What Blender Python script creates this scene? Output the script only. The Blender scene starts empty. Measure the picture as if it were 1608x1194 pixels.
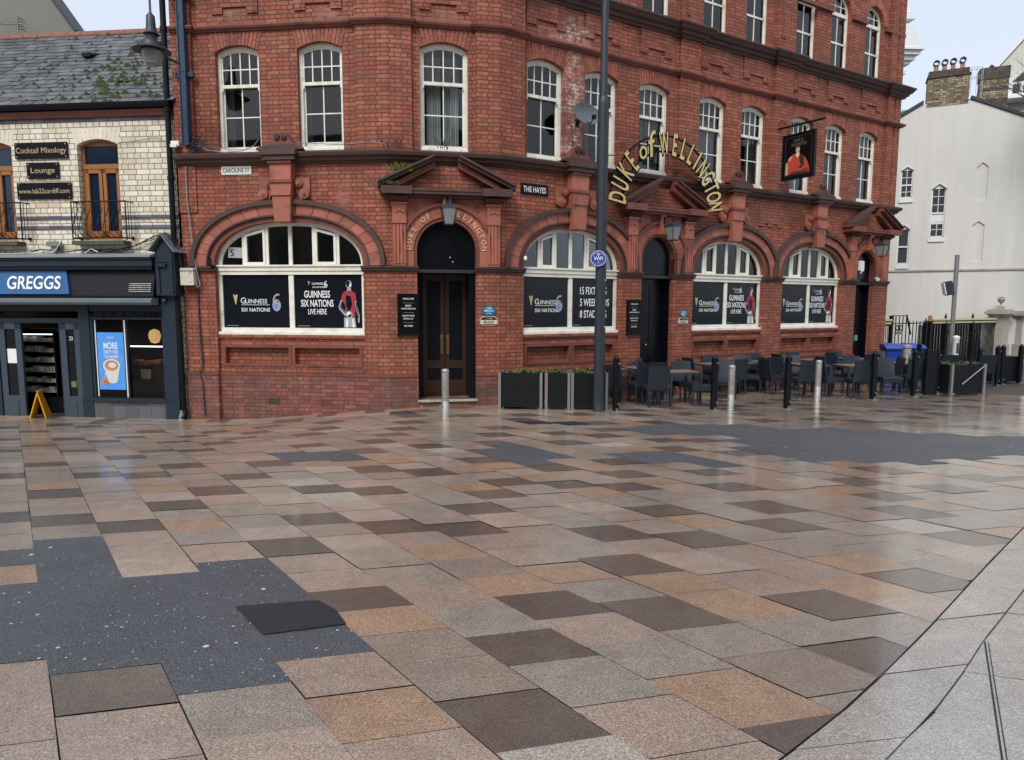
import bpy, bmesh, math, random
from mathutils import Vector, Matrix
from mathutils.geometry import tessellate_polygon
random.seed(7)
S = bpy.context.scene
COL = S.collection
R = math.radians
PI = math.pi
# ------------------------------------------------------------------ camera
EYE = Vector((0, 0, 1.6))
cam_d = bpy.data.cameras.new('camera'); cam = bpy.data.objects.new('camera', cam_d); COL.objects.link(cam)
PITCH, ROLL = R(6.19), R(-.16)
Mc = Matrix(((1,0,0),(0,math.cos(PITCH),math.sin(PITCH)),(0,-math.sin(PITCH),math.cos(PITCH)))) @ \
     Matrix(((math.cos(ROLL),0,math.sin(ROLL)),(0,1,0),(-math.sin(ROLL),0,math.cos(ROLL))))
rt, fw, up = Mc @ Vector((1,0,0)), Mc @ Vector((0,1,0)), Mc @ Vector((0,0,1))
cam.matrix_world = Matrix(((rt.x,up.x,-fw.x,EYE.x),(rt.y,up.y,-fw.y,EYE.y),(rt.z,up.z,-fw.z,EYE.z),(0,0,0,1)))
cam_d.sensor_width = 36; cam_d.lens = 24.0; cam_d.clip_end = 2000; cam_d.clip_start = .05
S.camera = cam
# ------------------------------------------------------------------ sky and light (flat grey-white winter daylight)
SUN_EL, SUN_AZ = R(48), R(200)          # azimuth measured clockwise from +Y
w = bpy.data.worlds.new('World'); S.world = w; w.use_nodes = True
nt = w.node_tree; nt.nodes.clear()
out = nt.nodes.new('ShaderNodeOutputWorld'); bg = nt.nodes.new('ShaderNodeBackground')
sky = nt.nodes.new('ShaderNodeTexSky'); sky.sky_type = 'NISHITA'; sky.sun_disc = False
sky.sun_elevation = SUN_EL; sky.sun_rotation = SUN_AZ; sky.air_density = 1.0; sky.dust_density = 3.0; sky.ozone_density = 1.2
mx = nt.nodes.new('ShaderNodeMixRGB'); mx.inputs[0].default_value = .72
mx.inputs[2].default_value = (5.9, 6.4, 7.15, 1)          # thin even cloud over the blue
nt.links.new(sky.outputs[0], mx.inputs[1]); nt.links.new(mx.outputs[0], bg.inputs[0])
bg.inputs[1].default_value = .084
nt.links.new(bg.outputs[0], out.inputs[0])
sl = bpy.data.lights.new('sun', 'SUN'); sl.energy = 1.5; sl.angle = R(25); sl.color = (1, .97, .93)
so = bpy.data.objects.new('sun', sl); COL.objects.link(so)
dv = Vector((math.sin(SUN_AZ)*math.cos(SUN_EL), math.cos(SUN_AZ)*math.cos(SUN_EL), math.sin(SUN_EL)))
so.rotation_euler = dv.to_track_quat('Z', 'Y').to_euler(); so.location = dv*30
S.view_settings.view_transform = 'Standard'; S.view_settings.look = 'None'
S.view_settings.exposure = 0.9; S.view_settings.gamma = 1
S.render.engine = 'CYCLES'

# ------------------------------------------------------------------ materials
def srgb(r, g, b):
    f = lambda c: (c/255/12.92) if c <= 10 else ((c/255+.055)/1.055)**2.4
    return (f(r), f(g), f(b), 1)
class NT:
    def __init__(s, name):
        s.m = bpy.data.materials.new(name); s.m.use_nodes = True; s.t = s.m.node_tree
        s.b = s.t.nodes['Principled BSDF']
    def n(s, k, **kw):
        o = s.t.nodes.new(k)
        for a, v in kw.items(): setattr(o, a, v)
        return o
    def l(s, a, b): s.t.links.new(a, b)
    def tex(s, kind='Object'):
        return s.n('ShaderNodeTexCoord').outputs[kind]
    def noise(s, scale, det=4, rough=.55, vec=None):
        o = s.n('ShaderNodeTexNoise'); o.inputs['Scale'].default_value = scale; o.inputs['Detail'].default_value = det
        o.inputs['Roughness'].default_value = rough
        if vec is not None: s.l(vec, o.inputs['Vector'])
        return o.outputs[0]
    def ramp(s, fac, stops, interp='LINEAR'):
        o = s.n('ShaderNodeValToRGB'); cr = o.color_ramp; cr.interpolation = interp
        while len(cr.elements) < len(stops): cr.elements.new(.5)
        for e, (p, c) in zip(cr.elements, stops):
            e.position = p; e.color = c if len(c) == 4 else (*c, 1)
        s.l(fac, o.inputs[0]); return o.outputs[0]
    def mix(s, f, a, b, mode='MIX'):
        o = s.n('ShaderNodeMixRGB', blend_type=mode)
        for i, v in ((0, f), (1, a), (2, b)):
            if hasattr(v, 'is_linked') or hasattr(v, 'links'): s.l(v, o.inputs[i])
            elif i == 0: o.inputs[0].default_value = v
            else: o.inputs[i].default_value = v if len(v) == 4 else (*v, 1)
        return o.outputs[0]
    def math(s, op, a, b=0.0, c=None):
        o = s.n('ShaderNodeMath', operation=op)
        for i, v in enumerate((a, b) if c is None else (a, b, c)):
            if hasattr(v, 'links'): s.l(v, o.inputs[i])
            else: o.inputs[i].default_value = v
        return o.outputs[0]
    def bump(s, h, st=.3, dist=.01):
        o = s.n('ShaderNodeBump'); o.inputs['Strength'].default_value = st; o.inputs['Distance'].default_value = dist
        s.l(h, o.inputs['Height']); s.l(o.outputs[0], s.b.inputs['Normal']); return o
    def col(s, c): s.l(c, s.b.inputs['Base Color'])
    def rough(s, r):
        if hasattr(r, 'links'): s.l(r, s.b.inputs['Roughness'])
        else: s.b.inputs['Roughness'].default_value = r
G1 = (1,1,1,1); G0 = (0,0,0,1)
def simple(name, c, rough=.6, var=.25, scale=6, bump=.15, bscale=60, metal=0, spec=.5, dirt=None, dscale=1.4, island=0, coord='Object'):
    a = NT(name); v = a.tex(coord)
    c = c if len(c) == 4 else (*c, 1)
    lo = tuple(x*(1-var) for x in c[:3])+(1,); hi = tuple(min(1, x*(1+var)) for x in c[:3])+(1,)
    k = a.mix(a.noise(scale, 5, .6, v), lo, hi)
    if dirt: k = a.mix(a.ramp(a.noise(dscale, 6, .7, v), [(.5, G0), (.72, G1)]), k, dirt)
    if island:
        gi = a.n('ShaderNodeNewGeometry').outputs['Random Per Island']
        k = a.mix(1.0, k, a.ramp(gi, [(0, (1-island,)*3), (1, (1+island,)*3)]), 'MULTIPLY')
    a.col(k); a.rough(rough); a.b.inputs['Metallic'].default_value = metal
    a.b.inputs['Specular IOR Level'].default_value = spec
    if bump: a.bump(a.noise(bscale, 4, .6, v), bump, .01)
    return a.m
def streaked(name, c, dark):
    a = NT(name); v = a.tex('Object'); mp = a.n('ShaderNodeMapping'); mp.inputs['Scale'].default_value = (2.2, 2.2, .16); a.l(v, mp.inputs['Vector'])
    k = a.mix(a.ramp(a.noise(1.0, 6, .7, mp.outputs[0]), [(.42, G0), (.72, (.75,)*3)]), c, dark)
    k = a.mix(a.ramp(a.noise(.5, 6, .7, v), [(.45, G0), (.75, (.6,)*3)]), k, dark)
    k = a.mix(a.ramp(a.noise(5, 6, .8, v), [(.6, G0), (.75, (.5,)*3)]), k, tuple(x*.82 for x in c[:3])+(1,))
    a.col(k); a.rough(.85); a.bump(a.noise(12, 5, .65, v), .35, .012); return a.m
def brickmat(name, c1, c2, mortar, bw=.25, rh=.084, ms=.0085, squash=.5, rough=.75, stain=None, soot=(.1,.05,.04), sootamt=.5, dist=.006, spec=.4, c3=None):
    a = NT(name); uv = a.tex('UV')
    # courses wander a little
    nz = a.n('ShaderNodeTexNoise'); nz.inputs['Scale'].default_value = 1.7; nz.inputs['Detail'].default_value = 2; a.l(uv, nz.inputs['Vector'])
    ad = a.n('ShaderNodeVectorMath', operation='MULTIPLY_ADD'); a.l(nz.outputs['Color'], ad.inputs[0]); ad.inputs[1].default_value = (.012, .014, 0); a.l(uv, ad.inputs[2])
    b = a.n('ShaderNodeTexBrick'); a.l(ad.outputs[0], b.inputs['Vector'])
    b.offset = .25; b.offset_frequency = 2; b.squash = squash; b.squash_frequency = 2
    b.inputs['Scale'].default_value = 1; b.inputs['Brick Width'].default_value = bw; b.inputs['Row Height'].default_value = rh
    b.inputs['Mortar Size'].default_value = ms; b.inputs['Mortar Smooth'].default_value = .3; b.inputs['Bias'].default_value = 0
    b.inputs['Color1'].default_value = G0; b.inputs['Color2'].default_value = G1; b.inputs['Mortar'].default_value = (.5,.5,.5,1)
    stops = [(0, c1), (.6, c2), (1, c3 or c2)]
    k = a.ramp(b.outputs['Color'], stops)
    k = a.mix(.35, k, a.mix(a.noise(14, 6, .7, uv), (.55,.55,.55,1), (1.4,1.4,1.4,1)), 'MULTIPLY')
    k = a.mix(a.ramp(a.noise(28, 3, .6, uv), [(.62, G0), (.72, (.35,.35,.35))]), k, tuple(x*1.5 for x in c2[:3])+(1,))
    mm = a.mix(a.ramp(a.noise(2.2, 4, .6, uv), [(.45, G0), (.65, G1)]), mortar, tuple(x*1.7 for x in mortar[:3])+(1,))
    k = a.mix(b.outputs['Fac'], k, mm)
    sf = a.math('MULTIPLY', a.ramp(a.noise(.8, 7, .68, uv), [(.42, G0), (.75, G1)]), sootamt)
    k = a.mix(sf, k, (*soot[:3], 1))
    if stain:
        for (cu, cz, hu, hz, amt) in stain:
            m1 = a.n('ShaderNodeVectorMath', operation='SUBTRACT'); a.l(uv, m1.inputs[0]); m1.inputs[1].default_value = (cu, cz, 0)
            m2 = a.n('ShaderNodeVectorMath', operation='DIVIDE'); a.l(m1.outputs[0], m2.inputs[0]); m2.inputs[1].default_value = (hu, hz, 1)
            ln = a.n('ShaderNodeVectorMath', operation='LENGTH'); a.l(m2.outputs[0], ln.inputs[0])
            f = a.ramp(ln.outputs['Value'], [(.25, G1), (1, G0)])
            nn = a.ramp(a.noise(6, 6, .75, uv), [(.42, G0), (.6, G1)])
            f = a.math('MULTIPLY', a.math('MULTIPLY', f, nn), amt)
            f = a.math('MULTIPLY', f, a.math('MULTIPLY_ADD', b.outputs['Fac'], 1.0, .22))
            k = a.mix(f, k, (.72, .66, .63, 1))
    a.col(k)
    a.rough(a.mix(b.outputs['Fac'], (rough-.12,)*3, (.95,)*3))
    h = a.math('ADD', a.math('MULTIPLY', b.outputs['Fac'], -1.0), a.math('MULTIPLY', a.noise(60, 4, .6, uv), .35))
    a.bump(h, .8, dist); a.b.inputs['Specular IOR Level'].default_value = spec
    return a.m
M = {}
stains = [(4.2, 6.35, .36, 1.15, 1.1), (4.25, 7.5, .5, .5, 1.0), (4.2, 5.2, .3, .6, 1.2), (3.7, 7.35, .5, .25, .5), (4.1, 4.9, .35, .35, .7), (-.95, 3.85, .22, .3, .35), (-3.3, 7.5, .5, .2, .3), (-1.2, 7.45, .4, .2, .3), (1.2,7.4,.4,.15,.2)]
M['brick'] = brickmat('red_brick', (.23,.063,.037,1), (.31,.094,.055,1), (.062,.034,.026,1), stain=stains, c3=(.37,.125,.074,1), spec=.28, sootamt=.6)
M['brick_plinth'] = brickmat('plinth_brick', (.15,.046,.036,1), (.235,.075,.055,1), (.075,.045,.038,1), stain=[], c3=(.29,.10,.072,1), sootamt=.95, soot=(.075,.05,.045))
M['cream_brick'] = brickmat('cream_glazed_brick', (.56,.49,.36,1), (.72,.66,.52,1), (.12,.105,.09,1), bw=.30, rh=.112, ms=.009, rough=.42, c3=(.78,.73,.62,1), soot=(.35,.3,.22), sootamt=.35, dist=.004, spec=.5)
M['grey_brick'] = brickmat('blue_grey_brick', (.07,.08,.095,1), (.12,.13,.15,1), (.05,.05,.05,1), bw=.30, rh=.112, ms=.007, squash=1, rough=.5, c3=(.16,.16,.18,1), sootamt=.2)
M['yellow_brick'] = brickmat('stock_brick', (.09,.07,.045,1), (.25,.2,.12,1), (.07,.06,.05,1), bw=.24, rh=.085, ms=.012, c3=(.4,.33,.2,1), sootamt=.5, soot=(.05,.045,.035))
M['dark_brick'] = brickmat('brown_stock_brick', (.035,.025,.02,1), (.065,.04,.032,1), (.05,.045,.04,1), bw=.24, rh=.085, ms=.012, c3=(.11,.08,.055,1), sootamt=.7, soot=(.045,.05,.03))
M['voussoir'] = simple('rubbed_red_brick', (.29,.088,.055), .75, .2, 30, .3, 80, island=.28, dirt=(.13,.05,.04,1), dscale=1.2)
M['terra'] = simple('red_terracotta', (.33,.105,.068), .55, .2, 5, .25, 50, island=.16, dirt=(.11,.045,.035,1), dscale=1.8)
M['cornice'] = simple('weathered_brown_terracotta', (.065,.030,.024), .62, .45, 3, .4, 30, dirt=(.03,.022,.019,1), dscale=2.5)
M['cornice_red'] = simple('dark_red_terracotta', (.17,.05,.034), .6, .35, 4, .35, 40, dirt=(.05,.027,.022,1), dscale=2.2)
M['gilt_letter'] = simple('buff_painted_letters', (.60,.46,.25), .6, .25, 20, .1)
M['carved'] = simple('carved_terracotta_letters', (.36,.13,.085), .6, .2, 20, .1)
M['white_paint'] = simple('white_gloss_paint', (.73,.72,.64), .38, .08, 8, .1, 40, dirt=(.5,.46,.36,1), dscale=2.2)
M['white_peel'] = simple('peeling_white_paint', (.74,.73,.68), .5, .1, 8, .4, 50, dirt=(.3,.26,.22,1), dscale=5)
M['curtain'] = simple('grey_net_curtain', (.42,.43,.42), .9, .15, 4, 0)
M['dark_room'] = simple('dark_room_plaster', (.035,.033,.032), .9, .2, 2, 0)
M['gloss_black'] = simple('black_gloss_paint', (.0035,.0045,.008), .25, .2, 4, .05, 20, spec=.3)
M['vinyl'] = simple('black_window_vinyl', (.006,.008,.013), .18, .25, 3, 0, spec=.35)
M['black_board'] = simple('black_sign_board', (.002,.002,.003), .4, .1, 4, 0, spec=.2)
M['white_print'] = simple('white_print', (.75,.76,.76), .5, .03, 4, 0)
M['grey_print'] = simple('grey_print', (.33,.34,.36), .5, .2, 30, 0)
M['gold_print'] = simple('gold_print', (.45,.36,.2), .5, .1, 4, 0)
M['dim_gold'] = simple('faded_gold_print', (.14,.12,.075), .5, .1, 4, 0)
M['blue_print'] = simple('blue_print', (.12,.24,.5), .5, .3, 9, 0)
M['red_shirt'] = simple('red_print', (.3,.025,.035), .5, .5, 12, 0)
M['wood'] = simple('varnished_brown_wood', (.030,.014,.008), .35, .35, 4, .1)
M['wood_amber'] = simple('amber_varnished_wood', (.28,.115,.035), .38, .25, 5, .1)
M['brass'] = simple('brass', (.55,.38,.16), .3, .1, 8, 0, metal=1)
M['gold'] = simple('gold_leaf_paint', (.56,.43,.17), .42, .12, 8, .05)
M['black_metal'] = simple('black_painted_metal', (.0035,.0045,.0075), .45, .2, 8, .05, spec=.22)
M['navy_metal'] = simple('navy_painted_steel', (.018,.04,.085), .38, .2, 8, .05)
M['post_metal'] = simple('slate_grey_painted_steel', (.017,.023,.031), .5, .3, 3, .1, 30)
M['lead'] = simple('lead_sheet', (.22,.24,.25), .45, .25, 6, .4, 14)
M['steel'] = simple('dull_brushed_steel', (.40,.40,.38), .5, .3, 14, .2, 50, metal=.6, dirt=(.2,.2,.19,1), dscale=9)
M['galv'] = simple('galvanised_steel', (.24,.245,.24), .5, .2, 10, .1, 50, metal=.6)
M['rattan'] = simple('black_woven_rattan', (.010,.016,.026), .42, .3, 30, .5, 160, spec=.45)
M['planter'] = simple('black_stained_planks', (.004,.005,.007), .55, .4, 9, .2, 30, spec=.25)
M['table_top'] = simple('worn_slatted_table_top', (.20,.15,.12), .35, .3, 10, .15)
M['grey_metal'] = simple('dark_grey_table_metal', (.03,.034,.042), .4, .2, 10, .05)
M['plastic_blue'] = simple('blue_bin_plastic', (.012,.05,.30), .4, .12, 5, .05)
M['plastic_white'] = simple('white_plastic', (.7,.7,.68), .4, .05, 5, 0)
M['box_cream'] = simple('cream_metal_box', (.55,.52,.44), .5, .1, 5, .05, dirt=(.35,.31,.24,1), dscale=5)
M['cable'] = simple('grey_cable', (.24,.23,.24), .6, .2, 8, 0)
M['cable_black'] = simple('black_cable', (.012,.012,.013), .6, .2, 8, 0)
M['shop_blue'] = simple('dark_slate_blue_paint', (.014,.026,.040), .45, .2, 5, .1, spec=.3)
M['shop_panel'] = simple('dark_fascia_panel', (.008,.008,.013), .5, .15, 3, .05, spec=.25)
M['shop_grey'] = simple('grey_blue_door_paint', (.036,.054,.074), .4, .15, 5, .05)
M['awning'] = simple('grey_awning_cassette', (.13,.155,.18), .35, .2, 4, .05)
M['bright_blue'] = simple('bright_blue_sign_panel', (.017,.10,.26), .3, .08, 3, 0)
M['poster_blue'] = simple('blue_poster_print', (.07,.30,.85), .35, .35, 7, 0)
M['cup'] = simple('white_cup_print', (.62,.6,.56), .5, .1, 6, 0)
M['coffee'] = simple('coffee_print', (.42,.24,.11), .5, .3, 20, 0)
M['orange'] = simple('orange_print', (.6,.2,.03), .5, .1, 4, 0)
M['yellow'] = simple('yellow_plastic', (.60,.30,.015), .45, .1, 5, .05)
M['tile_grey'] = brickmat('grey_glazed_tiles', (.07,.075,.082,1), (.1,.105,.11,1), (.03,.03,.03,1), bw=.3, rh=.3, ms=.005, squash=1, rough=.4, c3=(.12,.12,.13,1), sootamt=.2, dist=.002)
M['step_tile'] = brickmat('red_and_buff_step_tiles', (.12,.05,.04,1), (.2,.1,.06,1), (.05,.04,.035,1), bw=.16, rh=.16, ms=.006, squash=1, rough=.45, c3=(.3,.17,.1,1), sootamt=.4, dist=.002)
M['slate'] = simple('grey_roof_slate', (.085,.090,.095), .45, .45, 5, .5, 14, island=.4, dirt=(.06,.065,.06,1), dscale=1.5)
M['slate_blue'] = simple('blue_roof_slate', (.12,.135,.165), .45, .2, 3, .3, 8, island=.1)
M['moss'] = simple('moss', (.055,.065,.022), .95, .5, 20, .6, 60)
M['leaf'] = simple('small_green_leaves', (.09,.16,.03), .6, .5, 14, 0, island=.5)
M['leaf_dark'] = simple('dark_green_leaves', (.03,.07,.02), .6, .5, 14, 0, island=.5)
M['ridge'] = simple('red_ridge_tile', (.30,.12,.08), .7, .3, 4, .3)
M['render_grey'] = simple('grey_cement_render', (.19,.185,.17), .9, .2, 1.2, .3, 20)
M['render_white'] = streaked('off_white_render', (.60,.595,.56,1), (.515,.51,.475,1))
M['trim_white'] = simple('white_trim', (.68,.69,.69), .7, .06, 3, .1)
M['stone'] = simple('grey_buff_stone', (.36,.335,.29), .8, .25, 4, .35, 20, dirt=(.2,.185,.15,1))
M['pot'] = simple('clay_chimney_pot', (.34,.16,.12), .8, .2, 6, .2)
M['bark'] = simple('grey_bark', (.075,.06,.05), .85, .3, 9, .3)
M['cream_rail'] = simple('cream_gold_rail', (.52,.45,.24), .5, .2, 5, .1)
M['black_soil'] = simple('soil', (.02,.015,.01), .9, .3, 20, .4)
M['sign_blue'] = simple('blue_enamel', (.035,.05,.3), .3, .1, 4, 0)
M['plaque_blue'] = simple('mid_blue_enamel', (.02,.12,.27), .3, .1, 4, 0)
M['cream_print'] = simple('cream_print', (.6,.55,.42), .5, .05, 4, 0)
M['skin'] = simple('pale_portrait_paint', (.5,.33,.24), .5, .15, 18, 0)
M['red_coat'] = simple('red_portrait_paint', (.42,.055,.028), .5, .4, 16, 0)
M['red_coat_dark'] = simple('dark_red_portrait_paint', (.13,.022,.02), .5, .5, 16, 0)
M['hair'] = simple('dark_brown_portrait_paint', (.03,.018,.012), .5, .4, 16, 0)
M['green_sticker'] = simple('green_sticker', (.1,.32,.26), .5, .4, 30, 0)
def glass(name, tint, gloss_rough=.02, refl=1.0, trans=.8):
    a = NT(name); t = a.t
    tr = a.n('ShaderNodeBsdfTransparent'); tr.inputs[0].default_value = (*[c*trans for c in tint], 1)
    gl = a.n('ShaderNodeBsdfGlossy'); gl.inputs['Roughness'].default_value = gloss_rough; gl.inputs[0].default_value = (refl,)*3+(1,)
    fr = a.n('ShaderNodeFresnel'); fr.inputs[0].default_value = 1.58
    nb = a.n('ShaderNodeBump'); nb.inputs['Strength'].default_value = .04; nb.inputs['Distance'].default_value = .01
    a.l(a.noise(2.2, 2, .5, a.tex()), nb.inputs['Height']); a.l(nb.outputs[0], gl.inputs['Normal'])
    mxs = a.n('ShaderNodeMixShader'); a.l(fr.outputs[0], mxs.inputs[0]); a.l(tr.outputs[0], mxs.inputs[1]); a.l(gl.outputs[0], mxs.inputs[2])
    t.nodes.remove(a.b); o = [n for n in t.nodes if n.type == 'OUTPUT_MATERIAL'][0]
    a.l(mxs.outputs[0], o.inputs[0]); return a.m
M['glass'] = glass('window_glass', (.85,.92,.95))
M['lamp_glass'] = simple('dusty_lamp_glass', (.20,.21,.21), .25, .4, 14, 0)
M['shop_glass'] = glass('shop_glass', (.95,.96,.98), .02, .5, .95)
def emis(name, c, st):
    a = NT(name); a.b.inputs['Base Color'].default_value = (*c, 1); a.b.inputs['Emission Color'].default_value = (*c, 1)
    a.b.inputs['Emission Strength'].default_value = st; return a.m
M['warm_lamp'] = emis('warm_lamp_globe', (.85,.5,.2), .35)
M['cool_tube'] = emis('cabinet_tube_light', (.85,.95,1), .9)
M['ceiling_bulb'] = emis('warm_bulb', (1,.78,.5), 3.0)

# ---- ground materials
def slabmat():
    a = NT('wet_granite_slabs'); v = a.tex('Object')
    gi = a.n('ShaderNodeAttribute', attribute_name='tone').outputs['Fac']
    pal = [(0, (0.288, 0.223, 0.183)), (0.15, (0.248, 0.215, 0.185)), (0.3, (0.288, 0.195, 0.134)), (0.42, (0.261, 0.202, 0.165)), (0.56, (0.233, 0.208, 0.178)), (0.66, (0.312, 0.248, 0.206)), (0.75, (0.215, 0.174, 0.144)), (0.8, (0.087, 0.068, 0.057)), (0.9, (0.106, 0.083, 0.069)), (0.965, (0.312, 0.288, 0.258))]
    k = a.ramp(gi, pal, 'CONSTANT')
    k = a.mix(.55, k, a.ramp(a.noise(5.5, 5, .7, v), [(.3, (.72,.71,.70)), (.7, (1.22,1.22,1.22))]), 'MULTIPLY')   # mottling within each slab
    # mineral grain
    g1 = a.noise(130, 3, .75, v); g2 = a.noise(60, 4, .7, v)
    k = a.mix(1, k, a.ramp(g1, [(.36, (.5,.5,.5)), (.5, (1,1,1)), (.64, (1.75,1.75,1.72))]), 'MULTIPLY')
    k = a.mix(.7, k, a.ramp(g2, [(.3, (.72,.72,.72)), (.7, (1.3,1.28,1.25))]), 'MULTIPLY')
    big = a.noise(.55, 5, .6, v)
    k = a.mix(.8, k, a.ramp(big, [(.3, (.78,.78,.8)), (.7, (1.18,1.14,1.1))]), 'MULTIPLY')
    k = a.mix(a.ramp(a.noise(3.3, 6, .75, v), [(.58, G0), (.78, (.5,.5,.5))]), k, (.075,.065,.058,1))
    # trodden gum and litter flecks
    vo = a.n('ShaderNodeTexVoronoi'); vo.inputs['Scale'].default_value = 2.1; a.l(v, vo.inputs['Vector'])
    vs = a.n('ShaderNodeSeparateColor'); a.l(vo.outputs['Color'], vs.inputs[0])
    gum = a.math('MULTIPLY', a.math('LESS_THAN', vo.outputs['Distance'], .022), a.math('GREATER_THAN', vs.outputs[0], .6))
    k = a.mix(gum, k, (.55,.54,.5,1))
    a.col(k)
    wet = a.ramp(a.noise(.7, 6, .65, v), [(.33, (.17,)*3), (.62, (.36,)*3)])
    r2 = a.math('ADD', wet, a.math('MULTIPLY', gi, .10))
    a.rough(a.math('ADD', r2, a.math('MULTIPLY', g2, .14)))
    a.b.inputs['Specular IOR Level'].default_value = .62
    # the film of water is thicker to the right and in the foreground, where the paving drains
    sx = a.n('ShaderNodeSeparateXYZ'); a.l(v, sx.inputs[0])
    film = a.math('ADD', a.math('MULTIPLY', a.math('SUBTRACT', sx.outputs[0], a.math('MULTIPLY', sx.outputs[1], .28)), .17), a.math('MULTIPLY_ADD', a.noise(.6, 5, .6, v), 1.3, -.35))
    film = a.ramp(film, [(0, (.45,)*3), (.6, (1,)*3)])
    a.l(film, a.b.inputs['Coat Weight']); a.l(a.math('MULTIPLY_ADD', a.noise(1.3, 5, .6, v), .26, .02), a.b.inputs['Coat Roughness']); a.b.inputs['Coat IOR'].default_value = 2.45
    cb = a.n('ShaderNodeBump'); cb.inputs['Strength'].default_value = .10; cb.inputs['Distance'].default_value = .002; a.l(g2, cb.inputs['Height']); a.l(cb.outputs[0], a.b.inputs['Coat Normal'])
    h = a.math('ADD', a.math('MULTIPLY', g2, .8), a.math('MULTIPLY', g1, .5))
    a.bump(h, .6, .006)
    return a.m
M['slab'] = slabmat()
def asphalt(name, c, flecks=True):
    a = NT(name); v = a.tex('Object')
    k = a.ramp(a.noise(120, 3, .75, v), [(.36, tuple(x*.4 for x in c)), (.5, c), (.64, tuple(x*2.3 for x in c))])
    k = a.mix(.6, k, a.ramp(a.noise(1.2, 5, .6, v), [(.3, (.75,)*3), (.7, (1.25,)*3)]), 'MULTIPLY')
    if flecks:
        for sc, th, pr in ((3.4, .055, .5), (8.5, .07, .62), (1.9, .036, .55), (16, .09, .8), (5.1, .05, .5), (27, .13, .82)):
            vo = a.n('ShaderNodeTexVoronoi'); vo.inputs['Scale'].default_value = sc; a.l(v, vo.inputs['Vector'])
            vs = a.n('ShaderNodeSeparateColor'); a.l(vo.outputs['Color'], vs.inputs[0])
            g = a.math('MULTIPLY', a.math('LESS_THAN', vo.outputs['Distance'], th), a.math('GREATER_THAN', vs.outputs[0], pr))
            k = a.mix(a.math('MULTIPLY', g, .9), k, (.55,.57,.57,1))
    a.col(k); a.rough(a.math('ADD', a.math('MULTIPLY', a.noise(1.1, 4, .6, v), .3), .32))
    a.bump(a.math('ADD', a.noise(120, 3, .75, v), a.math('MULTIPLY', a.noise(6, 4, .6, v), 1.5)), .8, .008); a.b.inputs['Specular IOR Level'].default_value = .5
    return a.m
M['asphalt'] = asphalt('wet_asphalt_patch', (.060,.064,.073))
M['asphalt_dark'] = asphalt('fresh_black_asphalt', (.014,.016,.02), False)
M['grout'] = simple('dark_joint_grit', (.045,.040,.035), .7, .4, 20, .3)
M['kerb'] = simple('granite_channel', (.12,.115,.11), .35, .3, 60, .3, 90, island=.2)
M['drain'] = simple('dark_slot_drain', (.006,.006,.006), .5, .2, 8, 0)

# ------------------------------------------------------------------ object helpers
W = {}
def fin(o, parent, Mw):
    W[o.name] = Mw.copy(); COL.objects.link(o)
    if parent is not None:
        o.parent = parent; o.matrix_parent_inverse = Matrix.Identity(4)
        o.matrix_local = W[parent.name].inverted() @ Mw
    else: o.matrix_local = Mw
    return o
def tag(o, label=None, cat=None, group=None, kind=None):
    if label: o['label'] = label
    if cat: o['category'] = cat
    if group: o['group'] = group
    if kind: o['kind'] = kind
    return o
I4 = Matrix.Identity(4)
def TR(x, y, z, rz=0): return Matrix.Translation((x, y, z)) @ Matrix.Rotation(R(rz), 4, 'Z')
def empty(name, label, cat, Mw=I4, group=None, parent=None):
    o = bpy.data.objects.new(name, None); o.empty_display_size = .2
    fin(o, parent, Mw); return tag(o, label, cat, group)
def dup(root, Mw, label=None, group=None):
    def cp(o, par):
        c = o.copy(); COL.objects.link(c)
        if par is not None:
            c.parent = par; c.matrix_parent_inverse = Matrix.Identity(4); W[c.name] = W[par.name] @ c.matrix_local
        for ch in kids.get(o.name, []): cp(ch, c)
        return c
    c = root.copy(); COL.objects.link(c); c.matrix_local = Mw; W[c.name] = Mw.copy()
    for ch in kids.get(root.name, []): cp(ch, c)
    if label: c['label'] = label
    if group: c['group'] = group
    return c
kids = {}
FONT = {}
def glyphs(s, off=0.0, res=4):
    key = (s, off, res)
    if key not in FONT:
        c = bpy.data.curves.new('t', 'FONT'); c.body = s; c.size = 1; c.offset = off; c.extrude = 0; c.resolution_u = res
        c.fill_mode = 'FRONT'
        o = bpy.data.objects.new('t', c); me = bpy.data.meshes.new_from_object(o)
        vs = [tuple(v.co) for v in me.vertices]; fs = [tuple(p.vertices) for p in me.polygons]
        bpy.data.objects.remove(o); bpy.data.curves.remove(c); bpy.data.meshes.remove(me)
        FONT[key] = (vs, fs)
    return FONT[key]
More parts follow.
